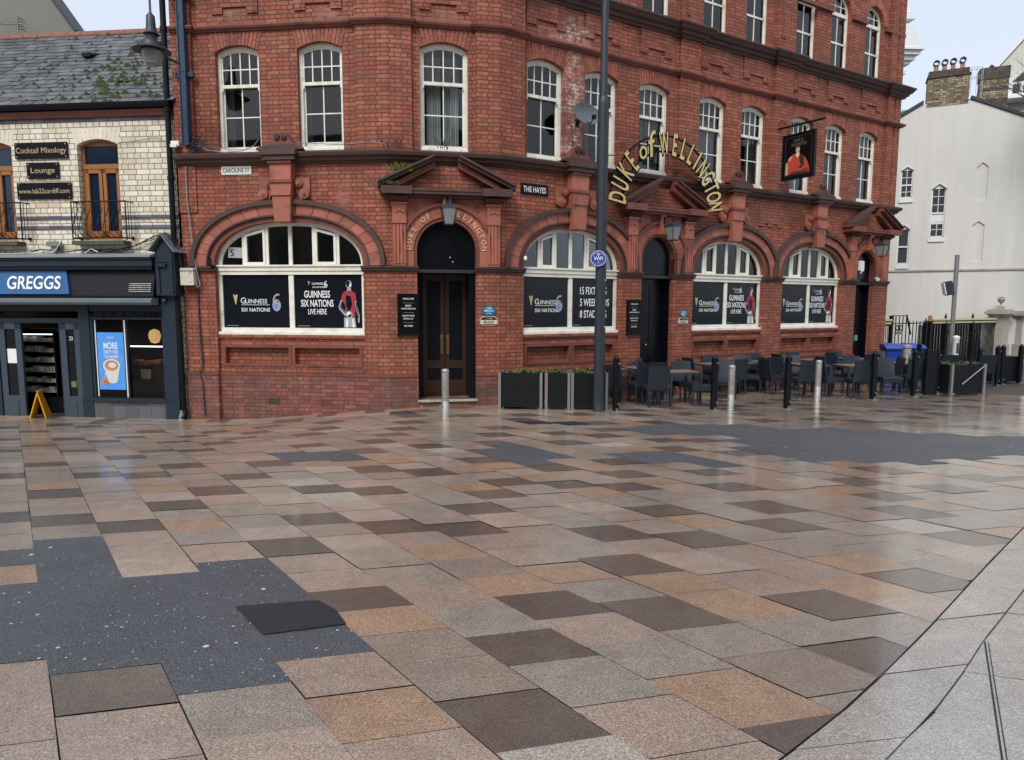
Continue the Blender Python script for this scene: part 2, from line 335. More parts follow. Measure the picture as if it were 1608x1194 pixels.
class MB:
    def __init__(s): s.v = []; s.f = []; s.mi = []
    def add(s, vs, fs, m=0):
        n = len(s.v); s.v += [tuple(p) for p in vs]; s.f += [tuple(i+n for i in f) for f in fs]; s.mi += [m]*len(fs); return s
    def box(s, x0, x1, y0, y1, z0, z1, m=0):
        vs = [(x0,y0,z0),(x1,y0,z0),(x1,y1,z0),(x0,y1,z0),(x0,y0,z1),(x1,y0,z1),(x1,y1,z1),(x0,y1,z1)]
        return s.add(vs, [(0,3,2,1),(4,5,6,7),(0,1,5,4),(1,2,6,5),(2,3,7,6),(3,0,4,7)], m)
    def bbox(s, x0, x1, y0, y1, z0, z1, b=.006, m=0):      # box with chamfered vertical+front edges
        return s.prism([(x0+b,z0),(x1-b,z0),(x1,z0+b),(x1,z1-b),(x1-b,z1),(x0+b,z1),(x0,z1-b),(x0,z0+b)], y0, y1, m)
    def prism(s, poly, y0, y1, m=0):       # polygon in x,z extruded in y
        n = len(poly); vs = [(x,y0,z) for x,z in poly]+[(x,y1,z) for x,z in poly]
        tri = tessellate_polygon([[Vector((x,z,0)) for x,z in poly]])
        fs = [tuple(t) for t in tri]+[tuple(i+n for i in reversed(t)) for t in tri]+[(i,(i+1)%n,(i+1)%n+n,i+n) for i in range(n)]
        return s.add(vs, fs, m)
    def plan(s, poly, z0, z1, m=0):        # polygon in x,y extruded in z
        n = len(poly); vs = [(x,y,z0) for x,y in poly]+[(x,y,z1) for x,y in poly]
        tri = tessellate_polygon([[Vector((x,y,0)) for x,y in poly]])
        fs = [tuple(t) for t in tri]+[tuple(i+n for i in reversed(t)) for t in tri]+[(i,(i+1)%n,(i+1)%n+n,i+n) for i in range(n)]
        return s.add(vs, fs, m)
    def side(s, poly, x0, x1, m=0):        # polygon in y,z extruded in x
        n = len(poly); vs = [(x0,y,z) for y,z in poly]+[(x1,y,z) for y,z in poly]
        tri = tessellate_polygon([[Vector((y,z,0)) for y,z in poly]])
        fs = [tuple(t) for t in tri]+[tuple(i+n for i in reversed(t)) for t in tri]+[(i,(i+1)%n,(i+1)%n+n,i+n) for i in range(n)]
        return s.add(vs, fs, m)
    def holed(s, outer, holes, y=0, depth=.15, m=0, mr=None):   # wall sheet in x,z with reveals
        loops = [outer]+holes; allp = [p for l in loops for p in l]
        tri = tessellate_polygon([[Vector((x,z,0)) for x,z in l] for l in loops])
        s.add([(x,y,z) for x,z in allp], [tuple(t) for t in tri], m)
        for h in holes:
            n = len(h); s.add([(x,y,z) for x,z in h]+[(x,y+depth,z) for x,z in h], [(i,(i+1)%n,(i+1)%n+n,i+n) for i in range(n)], m if mr is None else mr)
        return s
    def lathe(s, prof, cx=0, cy=0, n=16, m=0, z0=0):      # profile (r,z)
        vs = []; fs = []
        for r, z in prof:
            for k in range(n): a = 2*PI*k/n; vs.append((cx+r*math.cos(a), cy+r*math.sin(a), z+z0))
        for j in range(len(prof)-1):
            for k in range(n): fs.append((j*n+k, j*n+(k+1)%n, (j+1)*n+(k+1)%n, (j+1)*n+k))
        fs.append(tuple(range(n))[::-1]); fs.append(tuple((len(prof)-1)*n+k for k in range(n)))
        return s.add(vs, fs, m)
    def tube(s, pts, r, n=6, m=0, r2=None):
        pts = [Vector(p) for p in pts]; vs = []; fs = []; L = len(pts)
        ref = Vector((0,0,1))
        for i, p in enumerate(pts):
            t = (pts[min(i+1,L-1)]-pts[max(i-1,0)]).normalized()
            a = t.cross(ref)
            if a.length < .15: a = t.cross(Vector((0,1,0)))
            a.normalize(); b = t.cross(a)
            rr = r if r2 is None else r+(r2-r)*i/max(1,L-1)
            for k in range(n): q = 2*PI*k/n; vs.append(p+a*rr*math.cos(q)+b*rr*math.sin(q))
        for i in range(L-1):
            for k in range(n): fs.append((i*n+k, i*n+(k+1)%n, (i+1)*n+(k+1)%n, (i+1)*n+k))
        fs.append(tuple(range(n))[::-1]); fs.append(tuple((L-1)*n+k for k in range(n)))
        return s.add(vs, fs, m)
    def disc(s, x, z, r, y0, y1, n=20, m=0, sx=1, a0=0):
        return s.prism([(x+r*sx*math.cos(2*PI*k/n+a0), z+r*math.sin(2*PI*k/n+a0)) for k in range(n)], y0, y1, m)
    def ring(s, fo, fi, y0, y1, n, t0=0, t1=PI, m=0, gap=0, blocks=None):   # band between two curves f(t)->(x,z)
        B = blocks or 1
        for b in range(B):
            ta = t0+(t1-t0)*b/B+gap; tb = t0+(t1-t0)*(b+1)/B-gap; q = max(2, n//B+1)
            ts = [ta+(tb-ta)*i/(q-1) for i in range(q)]
            P = [fo(t) for t in ts]; Q = [fi(t) for t in ts]
            vs = [(x,y0,z) for x,z in P]+[(x,y0,z) for x,z in Q]+[(x,y1,z) for x,z in P]+[(x,y1,z) for x,z in Q]
            fs = []
            for i in range(q-1):
                fs += [(i,i+1,q+i+1,q+i),(2*q+i,3*q+i,3*q+i+1,2*q+i+1),(i,2*q+i,2*q+i+1,i+1),(q+i,q+i+1,3*q+i+1,3*q+i)]
            fs += [(0,q,3*q,2*q),(q-1,3*q-1,4*q-1,2*q-1)]
            s.add(vs, fs, m)
        return s
    def text(s, t, x, z, y, size, sx=1, off=0, ang=0, m=0, align='c', shear=0, thick=0, res=4):
        vs, fs = glyphs(t, off, res)
        if not vs: return s
        x0 = min(v[0] for v in vs); x1 = max(v[0] for v in vs)
        ox = {'c': (x0+x1)/2, 'l': x0, 'r': x1}[align]; ca, sa = math.cos(ang), math.sin(ang)
        def mp(v, yy):
            a = (v[0]-ox)*sx*size+v[1]*size*shear; b = v[1]*size
            return (x+a*ca-b*sa, yy, z+a*sa+b*ca)
        s.add([mp(v, y) for v in vs], fs, m)
        if thick:
            n = len(vs); s.add([mp(v, y+thick) for v in vs], [tuple(reversed(f)) for f in fs], m)
            ed = {}
            for f in fs:
                for i in range(len(f)): e = (f[i], f[(i+1)%len(f)]); k = (min(e), max(e)); ed[k] = ed.get(k, 0)+1
            be = [k for k, c in ed.items() if c == 1]
            s.add([mp(v, y) for v in vs]+[mp(v, y+thick) for v in vs], [(a,b,b+n,a+n) for a,b in be], m)
        return s
    def build(s, name, mats, parent=None, Mw=None, uv=False, smooth=False, u0=0, recalc=True, fix=True):
        if Mw is None: Mw = W[parent.name] if parent is not None else I4
        me = bpy.data.meshes.new(name); me.from_pydata(s.v, [], s.f)
        if not isinstance(mats, (list, tuple)): mats = [mats]
        for m in mats: me.materials.append(M[m] if isinstance(m, str) else m)
        if len(mats) > 1: me.polygons.foreach_set('material_index', s.mi)
        if recalc:
            bm = bmesh.new(); bm.from_mesh(me); bmesh.ops.recalc_face_normals(bm, faces=bm.faces); bm.to_mesh(me); bm.free()
        if uv:
            me.update(); l = me.uv_layers.new(name='UVMap')
            for p in me.polygons:
                nz = abs(p.normal.z)
                for li in p.loop_indices:
                    c = me.vertices[me.loops[li].vertex_index].co
                    l.data[li].uv = (c.x+c.y+u0, c.z) if nz < .75 else (c.x+u0, c.y)
        if smooth:
            me.polygons.foreach_set('use_smooth', [True]*len(me.polygons))
            try: me.set_sharp_from_angle(angle=R(40))
            except Exception: pass
        o = bpy.data.objects.new(name, me); fin(o, parent, Mw)
        if parent is not None: kids.setdefault(parent.name, []).append(o)
        return o
class Face:
    def __init__(s, o, ang): s.o = o; s.a = ang; s.d = Vector((math.cos(R(ang)), math.sin(R(ang)))); s.n = Vector((s.d.y, -s.d.x))
    def M(s, u=0, z=0, off=0): p = s.o+s.d*u+s.n*off; return TR(p.x, p.y, z, s.a)
    def P(s, u, off=0): return s.o+s.d*u+s.n*off
FL = Face(Vector((-2.5455, 14.3)), -6.8)
FC = Face(FL.o.copy(), 10.7); CW = 2.3036
FR = Face(Vector((-.282, 14.7277)), 31.0)
FG = Face(Vector((-7.1131, 14.8447)), -6.3)
def ss(t): t = min(1, max(0, t)); return t*t*(3-2*t)
def gz(x, y):
    yy = min(max(y, -30), 20.7)
    z = -.058*yy+(.0014*yy*yy if yy > 0 else 0)
    return z-.33*ss((-1.5-x)/5)*ss((y-7)/7)
def sweep(path, prof, name, mat, parent, closed_ends=True):
    """profile (out, z) swept along a plan polyline; 'out' is to the right-hand (street) side of travel"""
    P = [Vector(p) for p in path]; n = len(P); k = len(prof); vs = []
    for i, p in enumerate(P):
        d0 = (P[i]-P[i-1]).normalized() if i else None; d1 = (P[i+1]-P[i]).normalized() if i < n-1 else None
        if d0 is None: d0 = d1
        if d1 is None: d1 = d0
        n0 = Vector((d0.y, -d0.x)); n1 = Vector((d1.y, -d1.x)); b = (n0+n1)
        b = n0 if b.length < 1e-6 else b.normalized(); m = b/max(.25, b.dot(n0))
        for o, z in prof: q = p+m*o; vs.append((q.x, q.y, z))
    fs = []
    for i in range(n-1):
        for j in range(k): fs.append((i*k+j, i*k+(j+1)%k, (i+1)*k+(j+1)%k, (i+1)*k+j))
    fs.append(tuple(range(k))); fs.append(tuple((n-1)*k+j for j in range(k))[::-1])
    b = MB(); b.add(vs, fs); return b.build(name, mat, parent, I4)
M['cream_voussoir'] = simple('cream_glazed_voussoir', (.70,.64,.50), .4, .08, 10, .1, island=.10)
M['glass_night'] = simple('dark_blue_reflecting_glass', (.006,.014,.035), .08, .3, 2, 0)
M['mossy_stone'] = simple('mossy_ledge', (.07,.075,.06), .9, .4, 12, .4, dirt=(.05,.07,.03,1))
M['food_wrap'] = simple('food_wrapping', (.38,.36,.33), .35, .6, 30, 0, island=.6)
M['pane_grey'] = simple('grey_reflecting_pane', (.05,.06,.065), .1, .4, 3, 0)
M['render_cream'] = simple('cream_render', (.50,.49,.44), .85, .05, 1, .1)
M['bottle_green'] = simple('green_bottle_glass', (.05,.08,.04), .1, .2, 5, 0)
M['opposite_wall'] = simple('buff_brick_opposite', (.22,.18,.145), .85, .25, .6, .1)
# ------------------------------------------------------------------ ground: one sloping sheet, paving slabs, channels, asphalt patches
def grid_sheet(name, xs, ys, dz, mat, kind='structure'):
    vs = [(x, y, gz(x, y)+dz) for y in ys for x in xs]; n = len(xs)
    fs = [(j*n+i, j*n+i+1, (j+1)*n+i+1, (j+1)*n+i) for j in range(len(ys)-1) for i in range(n-1)]
    b = MB(); b.add(vs, fs); o = b.build(name, mat, None, I4, recalc=False); o['kind'] = kind; return o
def steps(a, b, s): n = int(round((b-a)/s)); return [a+(b-a)*i/n for i in range(n+1)]
grid_sheet('ground', [-600,-200,-80,-40]+steps(-28, 34, .5)+[50,90,200,600], [-600,-150,-60,-30,-15]+steps(-8, 34, .5)+[45,80,200,600], -.014, 'grout')
C1 = Vector((math.cos(R(126.4)), math.sin(R(126.4)))); N1 = Vector((math.cos(R(36.4)), math.sin(R(36.4)))); R1 = Vector((math.cos(R(14.8)), math.sin(R(14.8))))
SP = .457; OFF0 = .057
def clip(poly, p, d):      # keep the part to the left of the line p,d
    out = []; n = len(poly)
    sd = lambda q: d.x*(q.y-p.y)-d.y*(q.x-p.x)
    for i in range(n):
        a, b = poly[i], poly[(i+1)%n]; sa, sb = sd(a), sd(b)
        if sa >= 0: out.append(a)
        if (sa >= 0) != (sb >= 0): out.append(a+(b-a)*(sa/(sa-sb)))
    return out
arc1 = [Vector(p) for p in ((.0,1.62),(1.03,2.45),(1.43,2.79),(1.89,3.22),(2.36,3.68),(3.01,4.33),(3.57,4.89),(4.42,5.72),(8.0,9.3),(14,15.3))]
arc2 = [Vector(p) for p in ((.43,1.62),(1.44,2.45),(1.62,2.61),(1.79,2.75),(2.18,3.13),(2.56,3.52),(3.34,4.27),(4.6,5.5),(8.3,9.2),(14.3,15.1))]
def near_seg(arc, c):
    best = None
    for a, b in zip(arc, arc[1:]):
        d = b-a; t = max(0, min(1, (c-a).dot(d)/d.length_squared)); q = (a+d*t-c).length
        if best is None or q < best[0]: best = (q, a, d.normalized())
    return best[1], best[2]
rng = random.Random(11)
slab_v = []; slab_f = []; slab_t = []; tone = None
def put_slab(poly, g=.0022, tone=None):
    if tone is None: tone = rng.uniform(0,.79) if rng.random() > .15 else rng.uniform(.8,1)
    c = sum(poly, Vector((0,0)))/len(poly)
    t = [rng.uniform(-.0025, .0025) for _ in range(3)]; g = rng.choice((.0012,.0018,.0018,.003,.005)) if tone < .965 else .0008
    n = len(slab_v); k = len(poly)
    for q in poly:
        d = q-c; q2 = q-d.normalized()*min(g*1.3, d.length*.3)
        slab_v.append((q2.x, q2.y, gz(q2.x, q2.y)+t[0]+t[1]*d.x+t[2]*d.y))
    slab_f.append(tuple(range(n, n+k))); slab_t.append(tone)
front_d = FG.d; front_p = FG.o+FG.n*.95
patches = [
    ('asphalt_patch', 'asphalt', [(-4.6,4.92),(-3.96,5.11),(-3.62,5.17),(-3.72,5.33),(-3.23,5.41),(-2.74,4.79),(-2.5,4.44),(-2.04,4.53),(-2.07,4.62),(-1.62,4.73),(-1.29,4.3),(-.81,3.67),(-.58,3.35),(-1.02,3.21),(-1.48,3.06),(-1.61,3.21),(-2.09,3.13),(-2.14,3.18),(-2.46,3.12),(-3.2,2.9),(-4.4,3.0)]),
    ('asphalt_patch', 'asphalt', [(-3.61,9.53),(-2.67,9.57),(-1.98,8.69),(-3.02,8.75)]),
    ('asphalt_repair', 'asphalt_dark', [(-3.52,9.94),(-2.89,9.94),(-2.75,9.69),(-3.29,9.71)]),
    ('asphalt_patch', 'asphalt', [(-.67,9.63),(.06,9.9),(.94,8.97),(.75,8.7),(.84,8.41),(.54,8.25),(.02,8.82),(-.38,9.28)]),
    ('asphalt_patch', 'asphalt', [(1.2,9.3),(1.76,9.46),(2.37,9.32),(2.94,8.57),(2.82,8.4),(2.07,8.47),(1.35,9.07)]),
    ('asphalt_patch', 'asphalt', [(2.01,11.56),(2.46,12.32),(2.68,12.01),(3.94,12.19),(4.86,11.47),(5.09,11.65),(7.13,11.13),(8.22,10.8),(10.5,10.3),(9.6,9.0),(7.17,9.4),(6.67,9.39),(6.28,8.92),(5.32,8.71),(4.04,8.8),(3.57,9.1),(3.05,9.71),(3.57,10.18),(3.39,10.59),(3.66,10.72),(3.12,10.96),(2.42,10.82),(2.06,11.08)]),
    ('asphalt_repair', 'asphalt_dark', [(-.03,11.89),(.11,12.28),(1.28,12.3),(1.16,11.91)]),
]
island = [(-3.9,4.62),(-3.15,4.72),(-2.9,4.22),(-3.6,4.05)]
def inside(p, poly):
    c = False; n = len(poly)
    for i in range(n):
        (x0, y0), (x1, y1) = poly[i], poly[i-1]
        if (y0 > p.y) != (y1 > p.y) and p.x < (x1-x0)*(p.y-y0)/(y1-y0)+x0: c = not c
    return c
patch_quads = {i: [] for i in range(len(patches))}
darks = []
for col in range(-58, 44):
    o0 = OFF0+SP*col; s = -14+rng.uniform(0, .5); k_i = 0; nxt = rng.randint(0, 5)
    while s < 34:
        ln = rng.choice((.40, .42, .43, .44, .45, .47, .51))
        # slab between column lines o0,o0+SP; joints run along R1
        def pt(o, t): base = N1*o+C1*t; return base
        sh = R1.dot(C1)/R1.dot(N1)*SP
        poly = [pt(o0, s), pt(o0+SP, s+sh), pt(o0+SP, s+sh+ln), pt(o0, s+ln)]
        s += ln; k_i += 1
        c = sum(poly, Vector((0,0)))/4
        tone = rng.uniform(0,.795) if rng.random() > .03 else .98
        if k_i >= nxt:
            if all((c-q).length > .58 for q in darks[-90:]): tone = rng.uniform(.80,.96); darks.append(c); nxt = k_i+rng.choice((3,4,4,5,6))
        if not (-24 < c.x < 24 and -3.2 < c.y < 28): continue
        if c.x > -7.3 and (c-FR.o).dot(FR.n) < -.3 and (c-FC.o).dot(FC.n) < -.3 and (c-FL.o).dot(FL.n) < -.3 and (c-FR.P(14.4)).dot(FR.d) < 0: continue
        if c.x <= -6 and (c-FG.o).dot(FG.n) < .4: continue
        a, d = near_seg(arc1, c); poly = clip(poly, a+Vector((-d.y, d.x))*.001, d) if c.x > -1 else poly
        if c.x < -2.2 and len(poly) > 2: poly = clip(poly, front_p, -front_d)
        if len(poly) < 3: continue
        ar = abs(sum(poly[i].x*poly[(i+1)%len(poly)].y-poly[(i+1)%len(poly)].x*poly[i].y for i in range(len(poly))))/2
        if ar < .001: continue
        hit = None
        if -5 < c.x < 11 and 2.5 < c.y < 13:
            for i_, (pn, pm, pp_) in enumerate(patches):
                if inside(c, pp_) and not inside(c, island): hit = i_; break
        if hit is not None: patch_quads[hit].append(poly); continue
        put_slab(poly, tone=tone)
# border row along the shop and the left side of the pub
for row in range(2):
    u = -17.0+row*.3
    while u < 5.0:
        ln = rng.choice((.42, .5, .62)); 
        a0 = FG.o+FG.n*(.93-.47*row)+FG.d*u; poly = [a0, a0+FG.d*ln+FG.n*0, a0+FG.d*(ln-.12)-FG.n*.46, a0-FG.d*.12-FG.n*.46]
        u += ln
        c = sum(poly, Vector((0,0)))/4
        if c.x > -2.25: continue
        put_slab([q for q in poly][::-1])
# region beyond the second channel line
d45 = (arc2[5]-arc2[1]).normalized(); e45 = Vector((math.cos(R(-19)), math.sin(R(-19))))
for i in range(-14, 40):
    for j in range(0, 16):
        a0 = arc2[1]+d45*(i*.52)+e45*(j*.5+(.0 if i % 2 else .0)); ww = rng.uniform(-.0, .0)
        poly = [a0, a0+e45*.5, a0+e45*.5+d45*.52, a0+d45*.52]
        c = sum(poly, Vector((0,0)))/4
        a, d = near_seg(arc2, c)
        poly = clip(poly, a+Vector((d.y, -d.x))*.001, -d)
        if len(poly) >= 3:
            ar = abs(sum(poly[q].x*poly[(q+1)%len(poly)].y-poly[(q+1)%len(poly)].x*poly[q].y for q in range(len(poly))))/2
            if ar > .001: put_slab(poly, tone=rng.choice((.97,.975,.99,.985,.98)))
# slabs of the band between the two channel lines
def on_arc(arc, s):
    for a, b in zip(arc, arc[1:]):
        L = (b-a).length
        if s <= L: return a+(b-a)*(s/L)
        s -= L
    return arc[-1]
s = .05
while s < 15:
    ln = .46; p0, p1 = on_arc(arc1, s), on_arc(arc1, s+ln); q0, q1 = on_arc(arc2, s+.12), on_arc(arc2, s+ln+.12)
    put_slab([p0+(q0-p0)*.02, q0, q1, p1+(q1-p1)*.02], tone=rng.choice((.97,.975,.99,.985,.98))); s += ln
b = MB(); b.add(slab_v, slab_f); paving = b.build('paving', 'slab', None, I4, recalc=False); paving['kind'] = 'structure'
at_ = paving.data.attributes.new('tone', 'FLOAT', 'FACE'); at_.data.foreach_set('value', slab_t)
# asphalt laid where slabs have been lifted, so its edge steps round the slabs
for i_, (pn, pm, pp_) in enumerate(patches):
    b = MB()
    for poly in patch_quads[i_]:
        c = sum(poly, Vector((0,0)))/len(poly); q_ = [c+(p-c)*1.012 for p in poly]
        b.add([(p.x, p.y, gz(p.x, p.y)+.0025) for p in q_], [tuple(range(len(q_)))])
    if b.f: o = b.build(pn, pm, None, I4, recalc=False); o['kind'] = 'structure'
# slot drains along the channel lines: thin dark strips
def strip(name, pts, w, dz, mat):
    b = MB(); vs = []; n = len(pts)
    for i, p in enumerate(pts):
        d = (pts[min(i+1, n-1)]-pts[max(i-1, 0)]).normalized(); m = Vector((-d.y, d.x))*w
        for q in (p-m, p+m): vs.append((q.x, q.y, gz(q.x, q.y)+dz))
    b.add(vs, [(2*i, 2*i+1, 2*i+3, 2*i+2) for i in range(n-1)])
    o = b.build(name, mat, None, I4, recalc=False); o['kind'] = 'structure'; return o
fine = lambda arc: [on_arc(arc, .1*i) for i in range(150)]
strip('drain_slot', fine(arc1), .0018, .005, 'drain'); strip('drain_slot', fine(arc2), .0018, .005, 'drain')
strip('drain_slot', [Vector((2.54,3.49)).lerp(Vector((1.7,2.15)), i/10) for i in range(11)], .0035, .005, 'drain')
strip('drain_slot', [Vector((2.552,3.48)).lerp(Vector((1.712,2.14)), i/10) for i in range(11)], .002, .005, 'drain')
def patch(name, pts, dz, mat, kind='structure'):
    # ragged-edged sheet following the ground
    ring = []
    for a, b in zip(pts, pts[1:]+pts[:1]):
        a = Vector(a); b_ = Vector(b); n = max(1, int((b_-a).length/.12))
        for i in range(n):
            q = a+(b_-a)*(i/n); ring.append(q if i == 0 else q+Vector((rng.uniform(-.004,.004), rng.uniform(-.004,.004))))
    tri = tessellate_polygon([[Vector((p.x, p.y, 0)) for p in ring]])
    bm = bmesh.new(); vv = [bm.verts.new((p.x, p.y, 0)) for p in ring]; bm.verts.ensure_lookup_table()
    for t in tri:
        try: bm.faces.new([vv[i] for i in t])
        except ValueError: pass
    x0 = min(p.x for p in ring); x1 = max(p.x for p in ring); y0 = min(p.y for p in ring); y1 = max(p.y for p in ring)
    for ax, lo, hi in ((0, x0, x1), (1, y0, y1)):
        q = math.ceil(lo/.5)*.5
        while q < hi:
            co = (q,0,0) if ax == 0 else (0,q,0); no = (1,0,0) if ax == 0 else (0,1,0)
            bmesh.ops.bisect_plane(bm, geom=bm.verts[:]+bm.edges[:]+bm.faces[:], plane_co=co, plane_no=no); q += .5
    for v in bm.verts: v.co.z = gz(v.co.x, v.co.y)+dz
    bmesh.ops.recalc_face_normals(bm, faces=bm.faces)
    if sum(f.normal.z for f in bm.faces) < 0: bmesh.ops.reverse_faces(bm, faces=bm.faces)
    me = bpy.data.meshes.new(name); bm.to_mesh(me); bm.free(); me.materials.append(M[mat])
    o = bpy.data.objects.new(name, me); fin(o, None, I4); o['kind'] = kind; return o
patch('asphalt_repair', [(-1.66,3.93),(-1.19,4.03),(-1.04,3.88),(-.93,3.68),(-1.35,3.54)], .010, 'asphalt_dark')

# ------------------------------------------------------------------ the corner pub
pub = empty('corner_pub', 'red brick corner pub with white sash windows, arched ground floor windows and three pedimented doors', 'pub', TR(FC.o.x, FC.o.y, gz(FC.o.x, FC.o.y)))
ZB = -1.4; ZT = 12.3
def seg_head(x0, x1, z0, zs, rise, n=10):
    c = (x0+x1)/2; h = (x1-x0)/2
    if rise <= 0: return [(x0,z0),(x1,z0),(x1,zs),(x0,zs)]
    return [(x0,z0),(x1,z0)]+[(c+h*math.cos(PI*i/n), zs+rise*math.sin(PI*i/n)**(1.0) if rise > .3 else zs+rise*(1-((math.cos(PI*i/n))**2))) for i in range(n+1)]
def sup(cx, a, bq, zs, e=2.25):
    p = 2/e
    return lambda t: (cx+a*math.copysign(abs(math.cos(t))**p, math.cos(t)), zs+bq*abs(math.sin(t))**p)
SPR = 2.42      # springing of the ground floor arches
def arch_hole(cx, a, bq, z0, n=22, e=2.25):
    f = sup(cx, a, bq, SPR, e); return [(cx-a, z0), (cx+a, z0)]+[f(PI*i/n) for i in range(n+1)]
def door_hole(cx, h, z0, zs=2.75, n=16):
    return [(cx-h, z0), (cx+h, z0)]+[(cx+h*math.cos(PI*i/n), zs+h*math.sin(PI*i/n)) for i in range(n+1)]
WL = [-3.16, -1.39]; WC = [1.16]; WR = [1.155, 2.685, 4.285, 6.265, 7.80, 9.80, 11.31, 12.935]
HW = .475
AW_L = (-2.2, 1.64); AW_R = [(1.97, 1.36), (7.1, 1.36), (10.6, 1.36)]
DC = (1.19, .62); DR = [(4.53, .53), (13.17, .45)]
holesL = [seg_head(c-HW, c+HW, 4.77, 6.78, .13) for c in WL]+[arch_hole(AW_L[0], AW_L[1], .93, ZB+.05)]
holesC = [seg_head(c-HW-.02, c+HW+.02, 4.77, 6.78, .14) for c in WC]+[door_hole(*DC, ZB+.05)]
holesR = [seg_head(c-HW, c+HW, 4.77, 6.74, .13) for c in WR]+[arch_hole(c, a, .92, ZB+.05) for c, a in AW_R]+[door_hole(c, h, ZB+.05, 3.3-h) for c, h in DR]
UPR = WR
for k, c in enumerate(UPR):
    holesR.append(seg_head(c-.44, c+.44, 8.37, 10.2, .12) if k < 5 else seg_head(c-.44, c+.44, 8.37, 10.02, .46))
for name_u0, F, u0, u1, hs in ((0, FL, -4.55, 0, holesL), (0, FC, 0, CW, holesC), (CW, FR, 0, 14.4, holesR)):
    b = MB(); b.holed([(u0,ZB),(u1,ZB),(u1,ZT),(u0,ZT)], hs, 0, .22)
    b.build('wall', 'brick', pub, F.M(), uv=True, u0=name_u0)
# closed back, roof, and dark rooms
PL = FL.P(-4.55); PR = FR.P(14.4); inR = -FR.n; inL = -FL.n
back = [PL, PL+inL*9, PR+inR*8, PR]
b = MB()
for a, c in zip(back, back[1:]): b.add([(a.x,a.y,ZB),(c.x,c.y,ZB),(c.x,c.y,ZT),(a.x,a.y,ZT)], [(0,1,2,3)])
b.build('rear_wall', 'brick', pub, I4, uv=True)
foot = [PL, FL.o, FR.o, PR, PR+inR*8, PL+inL*9]
b = MB(); b.plan([(p.x, p.y) for p in foot], ZT-.3, ZT-.05); b.build('roof', 'lead', pub, I4)
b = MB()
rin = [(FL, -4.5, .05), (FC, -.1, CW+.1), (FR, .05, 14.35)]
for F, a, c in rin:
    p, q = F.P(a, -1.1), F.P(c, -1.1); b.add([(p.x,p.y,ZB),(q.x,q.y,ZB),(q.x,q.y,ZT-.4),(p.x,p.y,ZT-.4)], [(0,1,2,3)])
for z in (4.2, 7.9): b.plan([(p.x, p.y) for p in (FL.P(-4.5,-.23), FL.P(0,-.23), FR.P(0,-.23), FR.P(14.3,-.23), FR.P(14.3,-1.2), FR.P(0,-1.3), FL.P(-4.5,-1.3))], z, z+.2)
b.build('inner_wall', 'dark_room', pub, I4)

# first floor pilasters (brick, mitred at the two corners)
TA = .08*math.tan(R(8.75)); TB = .08*math.tan(R(10.15))
def pil(F, u0, u1, z0, z1, ua=0, d=.08, ml=0, mr=0, name='pilaster', mat='brick', pr=pub):
    b = MB(); b.plan([(u0, 0), (u0-ml*d/.08, -d), (u1+mr*d/.08, -d), (u1, 0)], z0, z1)
    return b.build(name, mat, pr, F.M(), uv=True, u0=ua)
for z0, z1 in ((4.74, 7.17), (7.3, 8.06), (8.36, 12.0)):
    pil(FL, -4.55, -4.12, z0, z1); pil(FL, -.62, 0, z0, z1, mr=TA)
    pil(FC, 0, .5, z0, z1, ml=TA); pil(FC, 1.80, CW, z0, z1, mr=TB)
    pil(FR, 0, .58, z0, z1, CW, ml=TB); pil(FR, 5.05, 5.70, z0, z1, CW); pil(FR, 8.52, 9.24, z0, z1, CW); pil(FR, 13.72, 14.06, z0, z1, CW); pil(FR, 14.14, 14.4, z0, z1, CW)
def chain(z_pil, d=.08, extra=0):
    """plan line of the facade with pilaster breaks"""
    P = []
    def seg(F, runs, last):
        for u0, u1 in runs: P.extend([F.P(u0), F.P(u0, d), F.P(u1, d), F.P(u1)])
    P.append(FL.P(-4.55, d)); P += [FL.P(-4.12, d), FL.P(-4.12), FL.P(-.62), FL.P(-.62, d)]
    P.append(FL.P(TA, d))
    P += [FC.P(.5, d), FC.P(.5), FC.P(1.80), FC.P(1.80, d), FC.P(CW+TB, d)]
    for u0, u1 in ((None, .58), (5.05, 5.70), (8.52, 9.24)):
        if u0 is not None: P += [FR.P(u0), FR.P(u0, d)]
        P += [FR.P(u1, d), FR.P(u1)]
    P += [FR.P(13.72), FR.P(13.72, d), FR.P(14.4+d, d)]
    P.append(FR.P(14.4+d, -3))
    return P
ch = chain(0)
sweep(ch, [(-.02,7.17),(.035,7.17),(.05,7.2),(.085,7.215),(.1,7.25),(.1,7.275),(.06,7.285),(.03,7.30),(-.02,7.30)], 'string_course', 'cornice_red', pub)
sweep(ch, [(-.02,8.04),(.05,8.04),(.07,8.09),(.12,8.11),(.14,8.17),(.2,8.2),(.24,8.27),(.27,8.3),(.27,8.34),(.1,8.37),(-.02,8.38)], 'upper_cornice', 'cornice', pub)
plain = [FL.P(-4.55), FL.o, FR.o, FR.P(14.4), FR.P(14.4,-3)]
plain2 = [FL.P(-4.55), FL.o, FR.o, FR.P(14.42), FR.P(14.42,-3)]
sweep(plain2, [(-.02,4.5),(.04,4.5),(.06,4.53),(.11,4.55),(.13,4.6),(.19,4.63),(.21,4.69),(.21,4.715),(.12,4.75),(-.02,4.76)], 'lower_cornice', 'cornice', pub)
# third floor impost string between the arched windows
for a, c in ((9.24,10.85),(11.76,12.48),(13.39,14.42)): b = MB(); b.box(a, c, -.09, .02, 9.86, 9.96); b.build('impost_string', 'cornice_red', pub, FR.M())
